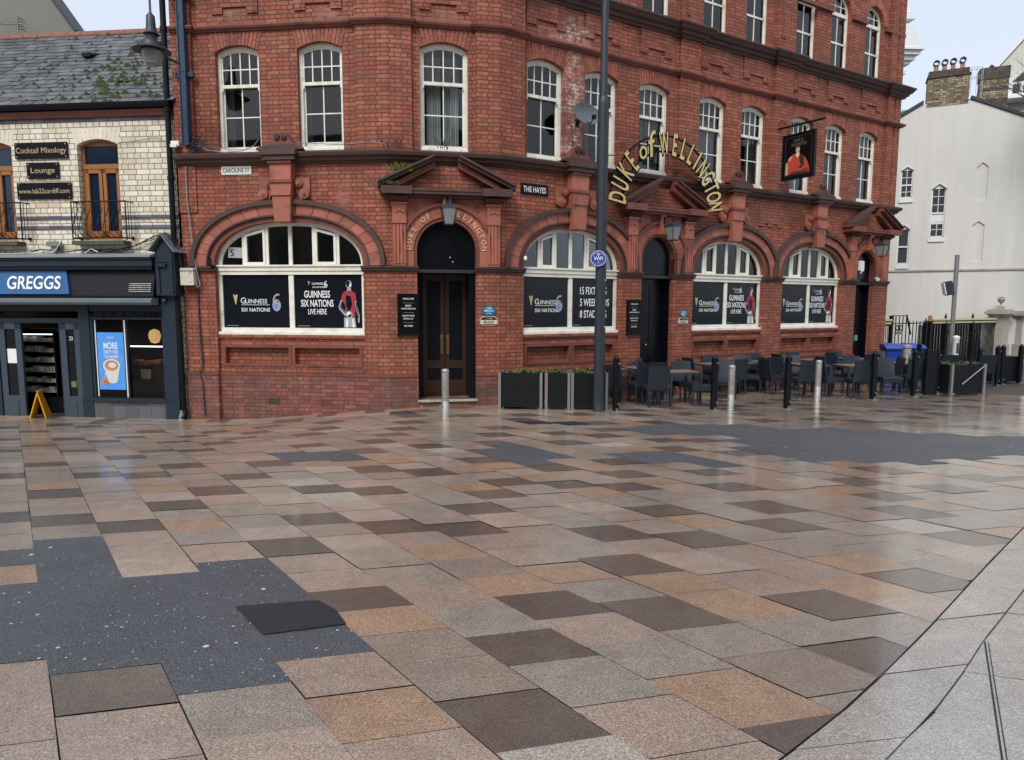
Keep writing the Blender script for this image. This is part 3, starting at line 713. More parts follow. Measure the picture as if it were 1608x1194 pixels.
# arches of rubbed brick over the three round-headed windows
for c in UPR[5:]:
    b = MB(); b.ring(lambda t: (c+.66*math.cos(t), 10.02+.68*math.sin(t)), lambda t: (c+.455*math.cos(t), 10.02+.475*math.sin(t)), -.012, .05, 26, 0, PI, blocks=13, gap=.012)
    b.build('window_arch', 'voussoir', pub, FR.M())
# flat gauged-brick arches over first floor windows
def flat_arch(F, c, zs, rise, ztop, hw=HW):
    b = MB(); n = 13
    for i in range(n):
        a0 = -1+2*i/n; a1 = -1+2*(i+1)/n; g = .02
        def col(a, up): return c+a*hw*(1.0 if not up else 1.22)
        def zb(a): return zs+rise*(1-a*a)+.004
        z1, z2 = zb(a0+g), zb(a1-g)
        if i % 2:
            zm = .45; xa = col(a0+g,0)*(1-zm)+col(a0+g,1)*zm; xb = col(a1-g,0)*(1-zm)+col(a1-g,1)*zm; zz = z1*(1-zm)+ztop*zm
            b.prism([(col(a0+g,0),z1),(col(a1-g,0),z2),(xb,zz-.005),(xa,zz-.005)], -.010, .05)
            b.prism([(xa,zz+.005),(xb,zz+.005),(col(a1-g,1),ztop),(col(a0+g,1),ztop)], -.010, .05)
        else:
            b.prism([(col(a0+g,0),z1),(col(a1-g,0),z2),(col(a1-g,1),ztop),(col(a0+g,1),ztop)], -.010, .05)
    return b.build('lintel', 'voussoir', pub, F.M())
for c in WL: flat_arch(FL, c, 6.78, .13, 7.16)
for c in WC: flat_arch(FC, c, 6.78, .14, 7.16, HW+.02)
for c in WR: flat_arch(FR, c, 6.74, .13, 7.16)
# stepped apron panels in the band above
def apron(F, c, ua):
    b = MB(); h = .5
    b.prism([(c-h,8.03),(c-h,7.52),(c-h+.24,7.52),(c-h+.24,7.64),(c+h-.24,7.64),(c+h-.24,7.52),(c+h,7.52),(c+h,8.03)], -.035, .02)
    return b.build('apron_panel', 'brick', pub, F.M(), uv=True, u0=ua)
for c in WL: apron(FL, c, 0)
for c in WC: apron(FC, c, 0)
for c in WR: apron(FR, c, CW)
for c in (9.24+.03,): pass
# raised L panels on second floor pilasters and on the ground floor frieze
b = MB(); b.prism([(5.18,8.6),(5.3,8.6),(5.3,8.62),(5.22,8.62),(5.22,11),(5.18,11)], -.1, -.07)
b.prism([(8.66,8.75),(8.8,8.75),(8.8,8.79),(8.7,8.79),(8.7,9.7),(8.66,9.7)], -.1, -.07)
b.build('raised_brick_fillet', 'cornice_red', pub, FR.M())
b = MB(); b.prism([(8.12,4.35),(8.12,3.78),(8.34,3.78),(8.34,3.86),(8.5,3.86),(8.5,3.78),(8.68,3.78),(8.68,3.86),(8.9,3.86),(8.9,3.78),(9.1,3.78),(9.1,4.35)], -.03, .02)
b.build('apron_panel', 'brick', pub, FR.M(), uv=True, u0=CW)
b = MB(); b.box(-4.55, -4.16, -.03, .02, 3.55, 4.5); b.build('raised_brick_panel', 'brick', pub, FL.M(), uv=True)

# ---- ground floor: bays under the big windows, piers, plinth, imposts
def bay(F, cx, a, ua):
    u0, u1 = cx-a-.02, cx+a+.02; n = 2; g = .13
    pw = (2*a-3*g)/2; hs = []
    for i in range(n):
        x0 = cx-a+g+i*(pw+g); hs.append([(x0+.0,.34),(x0+pw,.34),(x0+pw,.70),(x0,.70)])
    b = MB(); b.holed([(u0,ZB+.06),(u1,ZB+.06),(u1,.965),(u0,.965)], hs, .075, .12)
    for h in hs: b.add([(x,.195,z) for x, z in h], [(0,1,2,3)])
    o = b.build('window_bay_wall', 'brick', pub, F.M(), uv=True, u0=ua)
    b = MB()
    for h in hs:
        x0, x1 = h[0][0], h[1][0]
        for (pa, pb, pc, pd) in ((x0-.05,x1+.05,.29,.345),(x0-.05,x1+.05,.695,.75),(x0-.05,x0+.005,.345,.695),(x1-.005,x1+.05,.345,.695)):
            b.box(pa, pb, .055, .09, pc, pd)
    b.build('panel_moulding', 'cornice_red', pub, F.M())
    b = MB(); b.bbox(u0-.0, u1+.0, .03, .2, .90, .975, .01); b.build('brick_sill', 'brick', pub, F.M(), uv=True, u0=ua)
    b = MB(); b.box(u0+.02, u1-.02, .035, .1, .10, .15); b.build('plinth_moulding', 'cornice_red', pub, F.M())
    b = MB(); b.box(u0+.02, u1-.02, .04, .1, ZB+.07, .10); b.build('plinth', 'brick_plinth', pub, F.M(), uv=True, u0=ua)
bay(FL, *AW_L, 0)
for c, a in AW_R: bay(FR, c, a, CW)
piers = [(FL, -4.55, AW_L[0]-AW_L[1], 0, 0, 0), (FL, AW_L[0]+AW_L[1], 0, 0, 0, TA), (FC, 0, DC[0]-DC[1], 0, TA, 0), (FC, DC[0]+DC[1], CW, 0, 0, TB)]
ed = [0, .61, 3.33, DR[0][0]-DR[0][1], DR[0][0]+DR[0][1], 5.74, 8.46, 9.24, 11.96, DR[1][0]-DR[1][1], DR[1][0]+DR[1][1], 14.4]
for i in range(0, 12, 2): piers.append((FR, ed[i], ed[i+1], CW, TB if i == 0 else 0, 0))
for F, u0, u1, ua, ml, mr in piers:
    d = .045; k = d/.08
    b = MB(); b.plan([(u0,.0),(u0-ml*k,-d),(u1+mr*k,-d),(u1,.0)], ZB+.08, .10); b.build('plinth', 'brick_plinth', pub, F.M(), uv=True, u0=ua)
    b = MB(); b.plan([(u0-.0,.0),(u0-ml*k,-d-.012),(u1+mr*k,-d-.012),(u1,.0)], .10, .135); b.plan([(u0,.0),(u0,-.02),(u1,-.02),(u1,.0)], .135, .165); b.build('plinth_moulding', 'cornice_red', pub, F.M())
    # impost moulding, a little proud of pier and jamb
    e0 = 0 if (ml or u0 == -4.55) else .03; e1 = 0 if mr or u1 == 14.4 else .03
    b = MB()
    for z0, z1, q in ((2.30,2.33,.03),(2.33,2.38,.06),(2.38,2.42,.09)):
        k = q/.08; b.plan([(u0-e0, .12 if e0 else 0),(u0-e0-ml*k,-q),(u1+e1+mr*k,-q),(u1+e1,.12 if e1 else 0)], z0, z1)
    b.build('impost_moulding', 'cornice', pub, F.M())

# ---- big arched surrounds with hood mould and pendant keystone
def arch_surround(F, cx, a, bq):
    e = 2.25; f0 = sup(cx, a+.0, bq, SPR, e); f1 = sup(cx, a+.14, bq+.12, SPR, e); f2 = sup(cx, a+.40, bq+.34, SPR, e); f3 = sup(cx, a+.50, bq+.43, SPR, e)
    b = MB(); b.ring(f1, f0, -.02, .15, 44, 0, PI, blocks=1)
    b.build('arch_inner_moulding', 'cornice_red', pub, F.M())
    b = MB(); b.ring(f2, f1, -.055, .05, 51, 0, PI, blocks=17, gap=.004); b.build('arch_surround', 'terra', pub, F.M())
    b = MB(); b.ring(f3, f2, -.12, .05, 44, 0, PI); f4 = sup(cx, a+.155, bq+.135, SPR, e); b.ring(f4, sup(cx, a+.125, bq+.1, SPR, e), -.08, .02, 44, 0, PI)
    b.build('hood_mould', 'cornice', pub, F.M())
    k = MB(); zt = SPR+bq
    k.prism([(cx-.17,zt-.03),(cx+.17,zt-.03),(cx+.20,zt+.5),(cx-.20,zt+.5)], -.20, .1)
    k.prism([(cx-.20,zt+.5),(cx+.20,zt+.5),(cx+.235,4.10),(cx-.235,4.10)], -.23, .1)
    k.prism([(cx-.215,4.16),(cx+.215,4.16),(cx+.235,4.5),(cx-.235,4.5)], -.22, .1)
    ko = k.build('keystone', 'terra', pub, F.M())
    for za, zb_, yy in ((4.10,4.16,-.26),(4.49,4.53,-.27)): k = MB(); k.box(cx-.26, cx+.26, yy, .05, za, zb_); k.build('keystone_band', 'cornice_red', ko, F.M())
    for s in (-1, 1):      # scrolls
        k = MB(); x = cx+s*.40
        k.prism([(cx+s*.24,4.22),(cx+s*.55,4.22),(cx+s*.55,3.9),(cx+s*.45,3.78),(cx+s*.34,3.78),(cx+s*.24,3.98)][::s], -.05, .05)
        for (sx_, sz_, rr) in ((.45,3.90,.105),(.33,4.10,.075)):
            k.disc(cx+s*sx_, sz_, rr, -.11, .02, 18); k.disc(cx+s*sx_, sz_, rr*.6, -.13, -.1, 14); k.disc(cx+s*sx_, sz_, rr*.28, -.155, -.12, 10)
        k.build('scroll', 'terra', pub, F.M())
    # scrolled gablet above the cornice
    k = MB(); pts = [(-.50,4.76),(-.44,4.80),(-.30,4.86),(-.20,4.97),(-.14,5.08),(-.05,5.13),(.05,5.13),(.14,5.08),(.20,4.97),(.30,4.86),(.44,4.80),(.50,4.76)]
    k.prism([(cx+x, z) for x, z in pts], -.17, .03); g = k.build('gablet', 'cornice_red', pub, F.M())
    k = MB()
    for s in (-1, 1): k.disc(cx+s*.075, 5.03, .066, -.21, -.16, 16); k.disc(cx+s*.075, 5.03, .03, -.225, -.2, 10)
    k.prism([(cx-.5,4.76),(cx+.5,4.76),(cx+.5,4.80),(cx+.26,4.86),(cx-.26,4.86),(cx-.5,4.80)], -.22, -.16)
    k.build('gablet_scroll', 'cornice', g, F.M())
    k = MB(); k.box(cx-.34, cx+.34, -.30, -.1, 4.545, 4.64); k.box(cx-.38, cx+.38, -.34, -.1, 4.64, 4.745); k.build('cornice_break', 'cornice', pub, F.M())
arch_surround(FL, AW_L[0], AW_L[1], .93)
for c, a in AW_R: arch_surround(FR, c, a, .92)

# ---- sash windows
def curtain_mesh(x0, x1, z0, z1, y, ph=0):
    b = MB(); n = 26; vs = []
    for i in range(n+1):
        x = x0+(x1-x0)*i/n; yy = y+.022*math.sin(i*1.35+ph)+.012*math.sin(i*2.9+ph*2)
        vs += [(x, yy, z0), (x, yy-.004, z1)]
    b.add(vs, [(2*i, 2*i+2, 2*i+3, 2*i+1) for i in range(n)]); return b
def sash(F, c, z0, zs, rise, hw=HW, peel=False, blind=None, curt=None, slip=0, label=None):
    Mw = F.M(c); D = .11; fw_ = .065
    top = lambda x, k=0: zs+rise*(1-(x/hw)**2)-k
    b = MB()      # outer box frame
    xs = [-hw+2*hw*i/12 for i in range(13)]
    b.box(-hw, -hw+fw_, D, D+.09, z0+.02, top(-hw+fw_)); b.box(hw-fw_, hw, D, D+.09, z0+.02, top(hw-fw_))
    b.prism([(x, top(x)+.0) for x in xs]+[(x, top(x)-.075) for x in xs[::-1]], D-.005, D+.085)
    fr = b.build('window_frame' if False else 'window', 'white_paint', pub, Mw)
    if label: fr['label'] = label
    b = MB(); b.box(-hw+.0, hw, D-.075, D+.05, z0, z0+.055); b.box(-hw+.01, hw-.01, D-.05, D-.02, z0+.055, z0+.10)
    b.build('sill', 'white_peel' if peel else 'white_paint', fr, Mw)
    zm = z0+(zs+rise-z0)*.635; ix = hw-fw_
    up = MB(); y0, y1 = D+.022, D+.06
    up.box(-ix, -ix+.03, y0, y1, zm, top(ix)); up.box(ix-.03, ix, y0, y1, zm, top(ix)); up.box(-ix, ix, y0-.015, y1, zm-.03, zm+.035)
    up.prism([(x*ix/hw, top(x*ix/hw)-.07) for x in xs]+[(x*ix/hw, top(x*ix/hw)-.105) for x in xs[::-1]], y0, y1)
    for k in (-1, 0, 1): x = k*ix/2; up.box(x-.012, x+.012, y0+.004, y1-.006, zm+.03, top(x)-.08)
    zz = zm+(zs-zm)*.52; up.box(-ix, ix, y0+.006, y1-.008, zz-.012, zz+.012)
    up.build('upper_sash', 'white_paint', fr, Mw)
    for s in (-1, 1): pass
    lo = MB(); y0, y1 = D+.062, D+.10; zb = z0+.06+slip
    lo.box(-ix, -ix+.035, y0, y1, zb, zm); lo.box(ix-.035, ix, y0, y1, zb, zm); lo.box(-ix, ix, y0, y1, zb, zb+.085)
    zh = zb+.085+(zm-zb-.1)*.5; lo.box(-.012, .012, y0+.004, y1-.004, zb+.05, zm-.02); lo.box(-ix, ix, y0+.006, y1-.006, zh-.012, zh+.012)
    lo.build('lower_sash', 'white_paint', fr, Mw)
    g = MB(); g.add([(-ix,D+.045,zm),(ix,D+.045,zm),(ix,D+.045,top(ix)-.06)]+[(x*ix/hw,D+.045,top(x*ix/hw)-.07) for x in xs[::-1]]+[(-ix,D+.045,top(ix)-.06)], [tuple(range(len(xs)+4))])
    g.add([(-ix,D+.082,zb),(ix,D+.082,zb),(ix,D+.082,zm),(-ix,D+.082,zm)], [(0,1,2,3)])
    g.build('glass', 'glass', fr, Mw)
    g = MB()
    for s in (-1, 1): g.prism([(s*(ix+.0),zm-.09),(s*(ix+.0)-s*.03,zm-.09),(s*(ix)-s*.03,zm-.03),(s*ix,zm-.03)][::s], D+.005, D+.03)
    g.build('sash_horn', 'white_paint', fr, Mw)
    if curt:
        for (xa, xb, za, zb2) in curt: curtain_mesh(xa*ix, xb*ix, z0+.05+za, z0+zb2, D+.22, c).build('curtain', 'curtain', fr, Mw)
    return fr
full = 2.02
sash(FL, WL[0], 4.77, 6.78, .13, peel=True, curt=[(-1,-.62,0,full)], label='first floor sash above the street name plate')
sash(FL, WL[1], 4.77, 6.78, .13, peel=True, slip=.06, curt=[(-1,-.8,0,full)])
sash(FC, WC[0], 4.77, 6.78, .14, hw=HW+.02, peel=True, curt=[(-.8,-.12,0,1.95),(.1,.75,0,1.95)], label='first floor sash with pale curtains over the corner door')
cur = [None, None, [(-1,-.1,0,full),(-.05,1,0,full)], [(-1,1,0,1.6)], [(-1,-.55,0,full),(.2,1,0,full)], [(-1,1,0,.8)], [(-1,-.3,0,1.2),(.4,1,0,1.2)], [(-1,-.3,0,1.2),(.3,1,0,1.2)]]
cur[1] = [(-1,-.3,.1,full),(.25,1,0,full)]
for c, q in zip(WR, cur): sash(FR, c, 4.77, 6.74, .13, curt=q, peel=(c < 5))
# second floor windows
def tall_window(F, c, round_top):
    Mw = F.M(c); hw = .44; z0 = 8.37; D = .11; zs = 10.02 if round_top else 10.2; f = .06; ix = hw-f
    b = MB(); b.box(-hw, -hw+f, D, D+.09, z0, zs); b.box(hw-f, hw, D, D+.09, z0, zs)
    if round_top: b.ring(lambda t: (hw*math.cos(t), zs+.46*math.sin(t)), lambda t: (ix*math.cos(t), zs+.39*math.sin(t)), D, D+.09, 20)
    else: b.box(-hw, hw, D, D+.09, zs+.03, zs+.13)
    fr = b.build('window', 'white_paint', pub, Mw)
    b = MB(); b.box(-hw, hw, D-.07, D+.05, z0, z0+.05); b.build('sill', 'white_paint', fr, Mw)
    b = MB(); b.box(-ix, ix, D+.01, D+.07, z0+.05, z0+.11); b.box(-ix, ix, D+.01, D+.07, 9.14, 9.19); b.box(-ix, ix, D-.01, D+.08, 9.9, 9.99)
    for z_a, z_b in ((z0+.1, 9.15), (9.18, 9.92)): b.box(-.013, .013, D+.02, D+.05, z_a, z_b); b.box(-ix, -ix+.03, D+.015, D+.06, z_a, z_b); b.box(ix-.03, ix, D+.015, D+.06, z_a, z_b)
    for x in (-.14, .14): b.box(x-.011, x+.011, D+.02, D+.05, 9.98, zs+(.36 if round_top else .05))
    b.box(-ix, ix, D+.022, D+.048, 10.17, 10.192); b.build('sash', 'white_paint', fr, Mw)
    g = MB(); g.add([(-ix,D+.035,z0+.05),(ix,D+.035,z0+.05),(ix,D+.035,zs+.4),(-ix,D+.035,zs+.4)], [(0,1,2,3)]) if not round_top else g.prism([(-ix,z0+.05),(ix,z0+.05)]+[(ix*math.cos(PI*i/14), zs+.39*math.sin(PI*i/14)) for i in range(15)], D+.035, D+.038)
    g.build('glass', 'glass', fr, Mw)
for k, c in enumerate(UPR): tall_window(FR, c, k >= 5)

# ---- ground floor arched windows with black vinyl posters
def harp(b, x, z, s, y, m):
    b.prism([(x-.28*s,z+.5*s),(x-.05*s,z+.38*s),(x+.18*s,z+.5*s),(x+.2*s,z+.42*s),(x+.02*s,z-.5*s),(x-.04*s,z-.5*s)][::-1], y, y+.001, m)
def ball6(b, x, z, s, y, mw, mb, mr):
    b.disc(x, z-.12*s, .36*s, y, y+.001, 20, mw, sx=.72); b.disc(x-.02*s, z-.2*s, .2*s, y-.001, y, 14, mb, sx=.8)
    b.ring(lambda t: (x-.05*s+.42*s*math.cos(t)*.8+.16*s, z+.14*s+.42*s*math.sin(t)), lambda t: (x-.05*s+.33*s*math.cos(t)*.8+.16*s, z+.1*s+.36*s*math.sin(t)), y-.002, y-.0005, 14, R(75), R(185), mw)
    b.prism([(x-.02*s,z+.12*s),(x+.1*s,z+.2*s),(x+.2*s,z+.05*s),(x+.12*s,z+.04*s)][::-1], y-.002, y-.001, mr)
def poster_a(w_, h):     # logo poster; local x,z from its centre
    b = MB(); y = -.003
    harp(b, -.31*w_, .04*h, .19*h, y, 3); b.text('G', -.235*w_, -.035*h, y, .155*h, .95, .0, m=1, align='l'); b.text('UINNESS', -.165*w_, -.035*h, y, .118*h, .93, .0, m=1, align='l')
    b.text('SIX NATIONS', -.23*w_, -.185*h, y, .098*h, .95, .008, m=1, align='l'); ball6(b, .315*w_*.95, -.03*h, .31*h, y, 6, 2, 5)
    b.box(-.23*w_, .2*w_, y, y+.001, -.065*h, -.058*h, 1); b.box(-.46*w_, -.28*w_, y, y+.001, -.45*h, -.443*h, 6)
    return b
def poster_b(w_, h):
    b = MB(); y = -.003; q = h/.98
    harp(b, -.28*w_, .34*h, .07*h, y, 3); b.text('GUINNESS', -.24*w_, .31*h, y, .055*h, .9, .002, m=1, align='l'); b.text('SIX NATIONS', -.23*w_, .25*h, y, .043*h, .9, .003, m=1, align='l'); ball6(b, -.035*w_, .31*h, .12*h, y, 4, 2, 5)
    b.text('GUINNESS', -.165*w_, .075*h, y, .178*h, .60, .014, m=1); b.text('SIX NATIONS', -.165*w_, -.09*h, y, .178*h, .58, .014, m=1); b.text('LIVE HERE', -.165*w_, -.23*h, y, .14*h, .58, .008, m=1)
    b.box(-.46*w_, -.28*w_, y, y+.001, -.45*h, -.443*h, 6)
    X = .30*w_
    def P(pts, m, yy): b.prism([(X+x*q, z*h) for x, z in pts], yy, yy+.0006, m)
    # player: head, shirt, arms, ball, shorts
    b.disc(X+.0*q, .315*h, .072*h, y, y+.001, 16, 6, sx=.78); b.disc(X-.012*q, .325*h, .055*h, y-.0012, y-.0002, 14, 7, sx=.7); b.disc(X+.026*q, .30*h, .03*h, y-.0022, y-.0013, 10, 1, sx=.6)
    P([(-.03,.25),(.035,.25),(.045,.19),(-.04,.19)], 6, y)
    P([(-.045,.2),(.05,.2),(.12,.15),(.135,.02),(.11,-.12),(.105,-.3),(-.085,-.3),(-.07,-.08),(-.11,.0),(-.155,.02),(-.12,.15)], 5, y-.001)
    P([(-.06,.12),(.03,.10),(.06,-.05),(-.01,-.2),(-.06,-.06)], 7, y-.0018)
    P([(-.12,.03),(-.16,.02),(-.195,-.09),(-.19,-.13),(-.09,-.25),(-.05,-.26),(-.06,-.2),(-.15,-.1)], 6, y-.0022); P([(-.125,.01),(-.14,.0),(-.175,-.1),(-.08,-.21),(-.07,-.2),(-.155,-.1)], 7, y-.003)
    P([(.11,.0),(.135,.02),(.155,-.12),(.19,-.25),(.185,-.38),(.16,-.38),(.16,-.28),(.125,-.14)], 6, y-.0022); P([(.125,-.02),(.14,-.0),(.15,-.12),(.175,-.27),(.165,-.3),(.135,-.13)], 7, y-.003)
    b.disc(X-.0*q, -.24*h, .07*h, y-.004, y-.0032, 18, 6, sx=.9); b.disc(X-.012*q, -.228*h, .05*h, y-.005, y-.0042, 14, 1, sx=.7); P([(-.06,-.27),(.02,-.28),(.04,-.24),(.02,-.22),(-.02,-.25)], 7, y-.006)
    P([(-.10,-.29),(.105,-.29),(.125,-.47),(.02,-.47),(.01,-.42),(-.0,-.47),(-.10,-.47)], 6, y-.0035); P([(-.06,-.31),(-.03,-.31),(-.03,-.46),(-.07,-.46)], 1, y-.0045); P([(.05,-.31),(.075,-.31),(.1,-.46),(.06,-.46)], 1, y-.0045)
    return b
def poster_c(w_, h):
    b = MB(); y = -.003
    for k, t in enumerate(('15 FIXTURES', '5 WEEKENDS', '8 STADIUMS')): b.text(t, -.30*w_, (.17-.235*k)*h, y, .21*h, .60, .012, m=1, align='l')
    b.box(-.46*w_, -.28*w_, y, y+.001, -.45*h, -.443*h, 6)
    return b
PM = ['vinyl', 'white_print', 'blue_print', 'gold_print', 'white_print', 'red_shirt', 'grey_print', 'vinyl']
def arched_window(F, cx, a, bq, right, label=None):
    Mw = F.M(cx); D = .13; e = 2.25; ia = a-.075
    fo = sup(0, a, bq, SPR, e); fi = sup(0, a-.085, bq-.08, SPR, e)
    b = MB(); b.ring(fo, fi, D, D+.09, 44)
    b.box(-a, -a+.085, D, D+.09, .97, SPR); b.box(a-.085, a, D, D+.09, .97, SPR)
    fr = b.build('arched_window', 'white_paint', pub, Mw)
    if label: fr['label'] = label
    b = MB(); b.box(-a, a, D-.05, D+.09, 2.33, 2.42); b.box(-a, a, D-.08, D+.05, 2.42, 2.455); b.box(-a, a, D-.025, D+.06, 2.25, 2.33); b.build('transom', 'white_paint', fr, Mw)
    b = MB(); b.box(-a, a, D-.09, D+.05, .97, 1.03); b.box(-a+.04, a-.04, D-.03, D+.08, 1.03, 1.12); b.build('sill', 'white_paint', fr, Mw)
    b = MB(); b.box(-.055, .055, D+.0, D+.08, 1.11, 2.26); b.build('mullion', 'white_paint', fr, Mw)
    ft = lambda x: SPR+(bq-.05)*(1-(abs(x)/(a-.05))**2.25)**(1/2.25)
    # six upper lights with two opening casements
    xs = [-ia+2*ia*k/6 for k in range(1, 6)]
    for k, x in enumerate(xs):
        h = .035 if k in (0, 1, 3, 4) else .04; b = MB(); b.box(x-h, x+h, D+.01, D+.085, SPR+.03, ft(x)); b.build('mullion', 'white_paint', fr, Mw)
    for (i, j) in ((0, 1), (3, 4)):
        cs = MB()
        x0, x1 = xs[i]+.03, xs[j]-.03; t0, t1 = ft(x0)-.045, ft(x1)-.045; w2 = .05
        cs.box(x0, x0+w2, D-.01, D+.03, SPR+.05, t0); cs.box(x1-w2, x1, D-.01, D+.03, SPR+.05, t1); cs.box(x0, x1, D-.012, D+.028, SPR+.035, SPR+.095)
        cs.prism([(x0, t0-.055), (x1, t1-.055), (x1, t1), (x0, t0)], D-.011, D+.029)
        cs.build('casement', 'white_paint', fr, Mw)
    g = MB(); n = 40; g.prism([(x, z) for x, z in [fi(PI*i/n) for i in range(n+1)]], D+.04, D+.044); g.build('glass', 'glass', fr, Mw)
    # the two big panes are covered by printed vinyl
    for s in (-1, 1):
        x0, x1 = (-ia-.0, -.05) if s < 0 else (.05, ia); w2 = x1-x0; h = 1.16; cxp = (x0+x1)/2; zc = 1.68
        Mp = F.M(cx) @ Matrix.Translation((cxp, D+.03, zc))
        b = (poster_a if s < 0 else right)(w2, h); n0 = len(b.f); b.box(-w2/2, w2/2, .0, .004, -h/2, h/2, 0)
        b.build('window_poster', PM, fr, Mp, recalc=False)
    return fr
arched_window(FL, AW_L[0], AW_L[1], .93, poster_b, 'widest arched window, beside the drainpipe')
arched_window(FR, *AW_R[0], .92, poster_c, 'arched window with the fixtures poster, behind the lamp post')
arched_window(FR, *AW_R[1], .92, poster_b); arched_window(FR, *AW_R[2], .92, poster_b)
b = MB(); b.prism([(-.22,-.1),(.22,-.12),(.22,.1),(-.2,.12)], 0, .002); b.text('5', -.12, -.07, -.003, .2, 1, .005, m=1)
b.build('window_sticker', ['grey_print', 'vinyl'], pub, FL.M(-3.4, 2.72, -.165))

# ---- door cases
def arc_text(b, words, cx, cz, r, size, a0, a1, y, m=0, off=.01, thick=.015, sx=.9):
    n = len(words)
    for i, chh in enumerate(words):
        if chh == ' ': continue
        t = a0+(a1-a0)*i/(n-1); b.text(chh, cx+r*math.cos(t), cz+r*math.sin(t), y, size, sx, off, ang=t-PI/2, m=m, thick=thick, res=2)
def doorcase(F, cx, h, hw_, lettering, span, lvl):
    """arched opening with lettered ring, fluted pilasters, entablature and open broken pediment"""
    zs = 3.36-h if lvl == 0 else 3.3-h
    ring = MB(); ring.ring(lambda t: (cx+(h+.30)*math.cos(t), zs+(h+.30)*math.sin(t)), lambda t: (cx+(h+.07)*math.cos(t), zs+(h+.07)*math.sin(t)), -.05, .06, 44, 0, PI, blocks=11, gap=.006)
    for s in (-1, 1): ring.box(min(cx+s*(h+.07), cx+s*(h+.30)), max(cx+s*(h+.07), cx+s*(h+.30)), -.05, .06, 2.42, zs-.005)
    rg = ring.build('door_arch', 'terra', pub, F.M())
    q = MB(); q.ring(lambda t: (cx+(h+.07)*math.cos(t), zs+(h+.07)*math.sin(t)), lambda t: (cx+h*math.cos(t), zs+h*math.sin(t)), -.02, .14, 36); 
    q.ring(lambda t: (cx+(h+.36)*math.cos(t), zs+(h+.36)*math.sin(t)), lambda t: (cx+(h+.30)*math.cos(t), zs+(h+.30)*math.sin(t)), -.10, .06, 36, R(-4), R(184))
    for s in (-1, 1): q.box(min(cx+s*h, cx+s*(h+.07)), max(cx+s*h, cx+s*(h+.07)), -.02, .14, 2.42, zs)
    q.build('arch_moulding', 'cornice_red', rg, F.M())
    t = MB(); arc_text(t, lettering, cx, zs, h+.125, .155 if lvl == 0 else .14, R(176), R(4), -.062, thick=.014); t.build('carved_lettering', 'gilt_letter' if lvl == 0 else 'carved', rg, F.M())
    # spandrel panel with scrolls
    top = 3.80; px = hw_-.30; pw = .135
    sp_ = MB(); n = 20; outer = [(cx-px+pw, 2.45+.02), (cx-px+pw, top), (cx+px-pw, top), (cx+px-pw, 2.45+.02)]
    arcp = [(cx+(h+.2)*math.cos(PI*i/n), zs+(h+.2)*math.sin(PI*i/n)) for i in range(n+1)]
    outl = [(cx-px+pw, 2.47)]+[(cx-(h+.2), 2.47)]+arcp[::-1]+[(cx+(h+.2), 2.47), (cx+px-pw, 2.47), (cx+px-pw, top), (cx-px+pw, top)]
    sp_.prism(outl, -.018, .03); spo = sp_.build('spandrel_panel', 'terra', pub, F.M())
    orn = MB()
    for s in (-1, 1):
        for (ox, oz, rr) in ((.40,3.55,.10),(.56,3.36,.09),(.66,3.62,.085),(.70,3.18,.06),(.24,3.68,.07)):
            if cx+s*ox > cx+px-pw-rr*.6 or s*ox < -(px-pw-rr*.6): ox = px-pw-rr*1.05
            pts = [(cx+s*(ox+rr*(1-k/22)*math.cos(k*.55)), -.03, oz+rr*(1-k/22)*math.sin(k*.55)) for k in range(20)]
            if (ox)**2+(oz-zs)**2 > (h+.36+rr)**2*.9: orn.tube(pts, .014, 5)
    orn.build('scroll_carving', 'terra', spo, F.M())
    for s in (-1, 1):    # pilasters
        x = cx+s*px; p = MB(); p.box(x-pw, x+pw, -.10, .03, 2.42, 3.28)
        for k in range(4): xx = x-pw+.03+k*.07; p.box(xx-.012, xx+.012+.015, -.128, -.09, 2.47, 3.26)
        po = p.build('door_pilaster', 'terra', pub, F.M())
        p = MB(); p.box(x-pw-.012, x+pw+.012, -.135, .03, 3.28, 3.42); p.prism([(x-pw,3.42),(x+pw,3.42),(x+pw+.01,3.66),(x-pw-.01,3.66)], -.13, .03); p.box(x-pw-.03, x+pw+.03, -.16, .03, 3.66, 3.70)
        for k in range(3): p.disc(x-.07+.07*k, 3.55-.02*abs(k-1), .032, -.155, -.12, 10)
        p.build('capital', 'terra', po, F.M())
        p = MB(); xo = x
        p.side([(0.02,3.70),(-.12,3.70),(-.2,3.74),(-.3,3.80),(0.02,3.80)], x-pw-.06, x+pw+.06); p.build('bracket', 'cornice', po, F.M())
    # entablature
    E = MB(); w0 = span; E.box(cx-w0+.12, cx+w0-.12, -.20, .03, 3.80, 3.86); E.box(cx-w0+.05, cx+w0-.05, -.27, .03, 3.86, 3.92)
    for s in (-1, 1):
        xa, xb = sorted((cx+s*w0, cx+s*(w0-.62))); E.box(xa, xb, -.36, .03, 3.84, 3.99)
    E.box(cx-w0+.6, cx+w0-.6, -.285, .03, 3.92, 3.96); eo = E.build('entablature', 'cornice_red' if lvl else 'cornice', pub, F.M())
    # broken raking cornices
    gap = .24; zt = 4.62
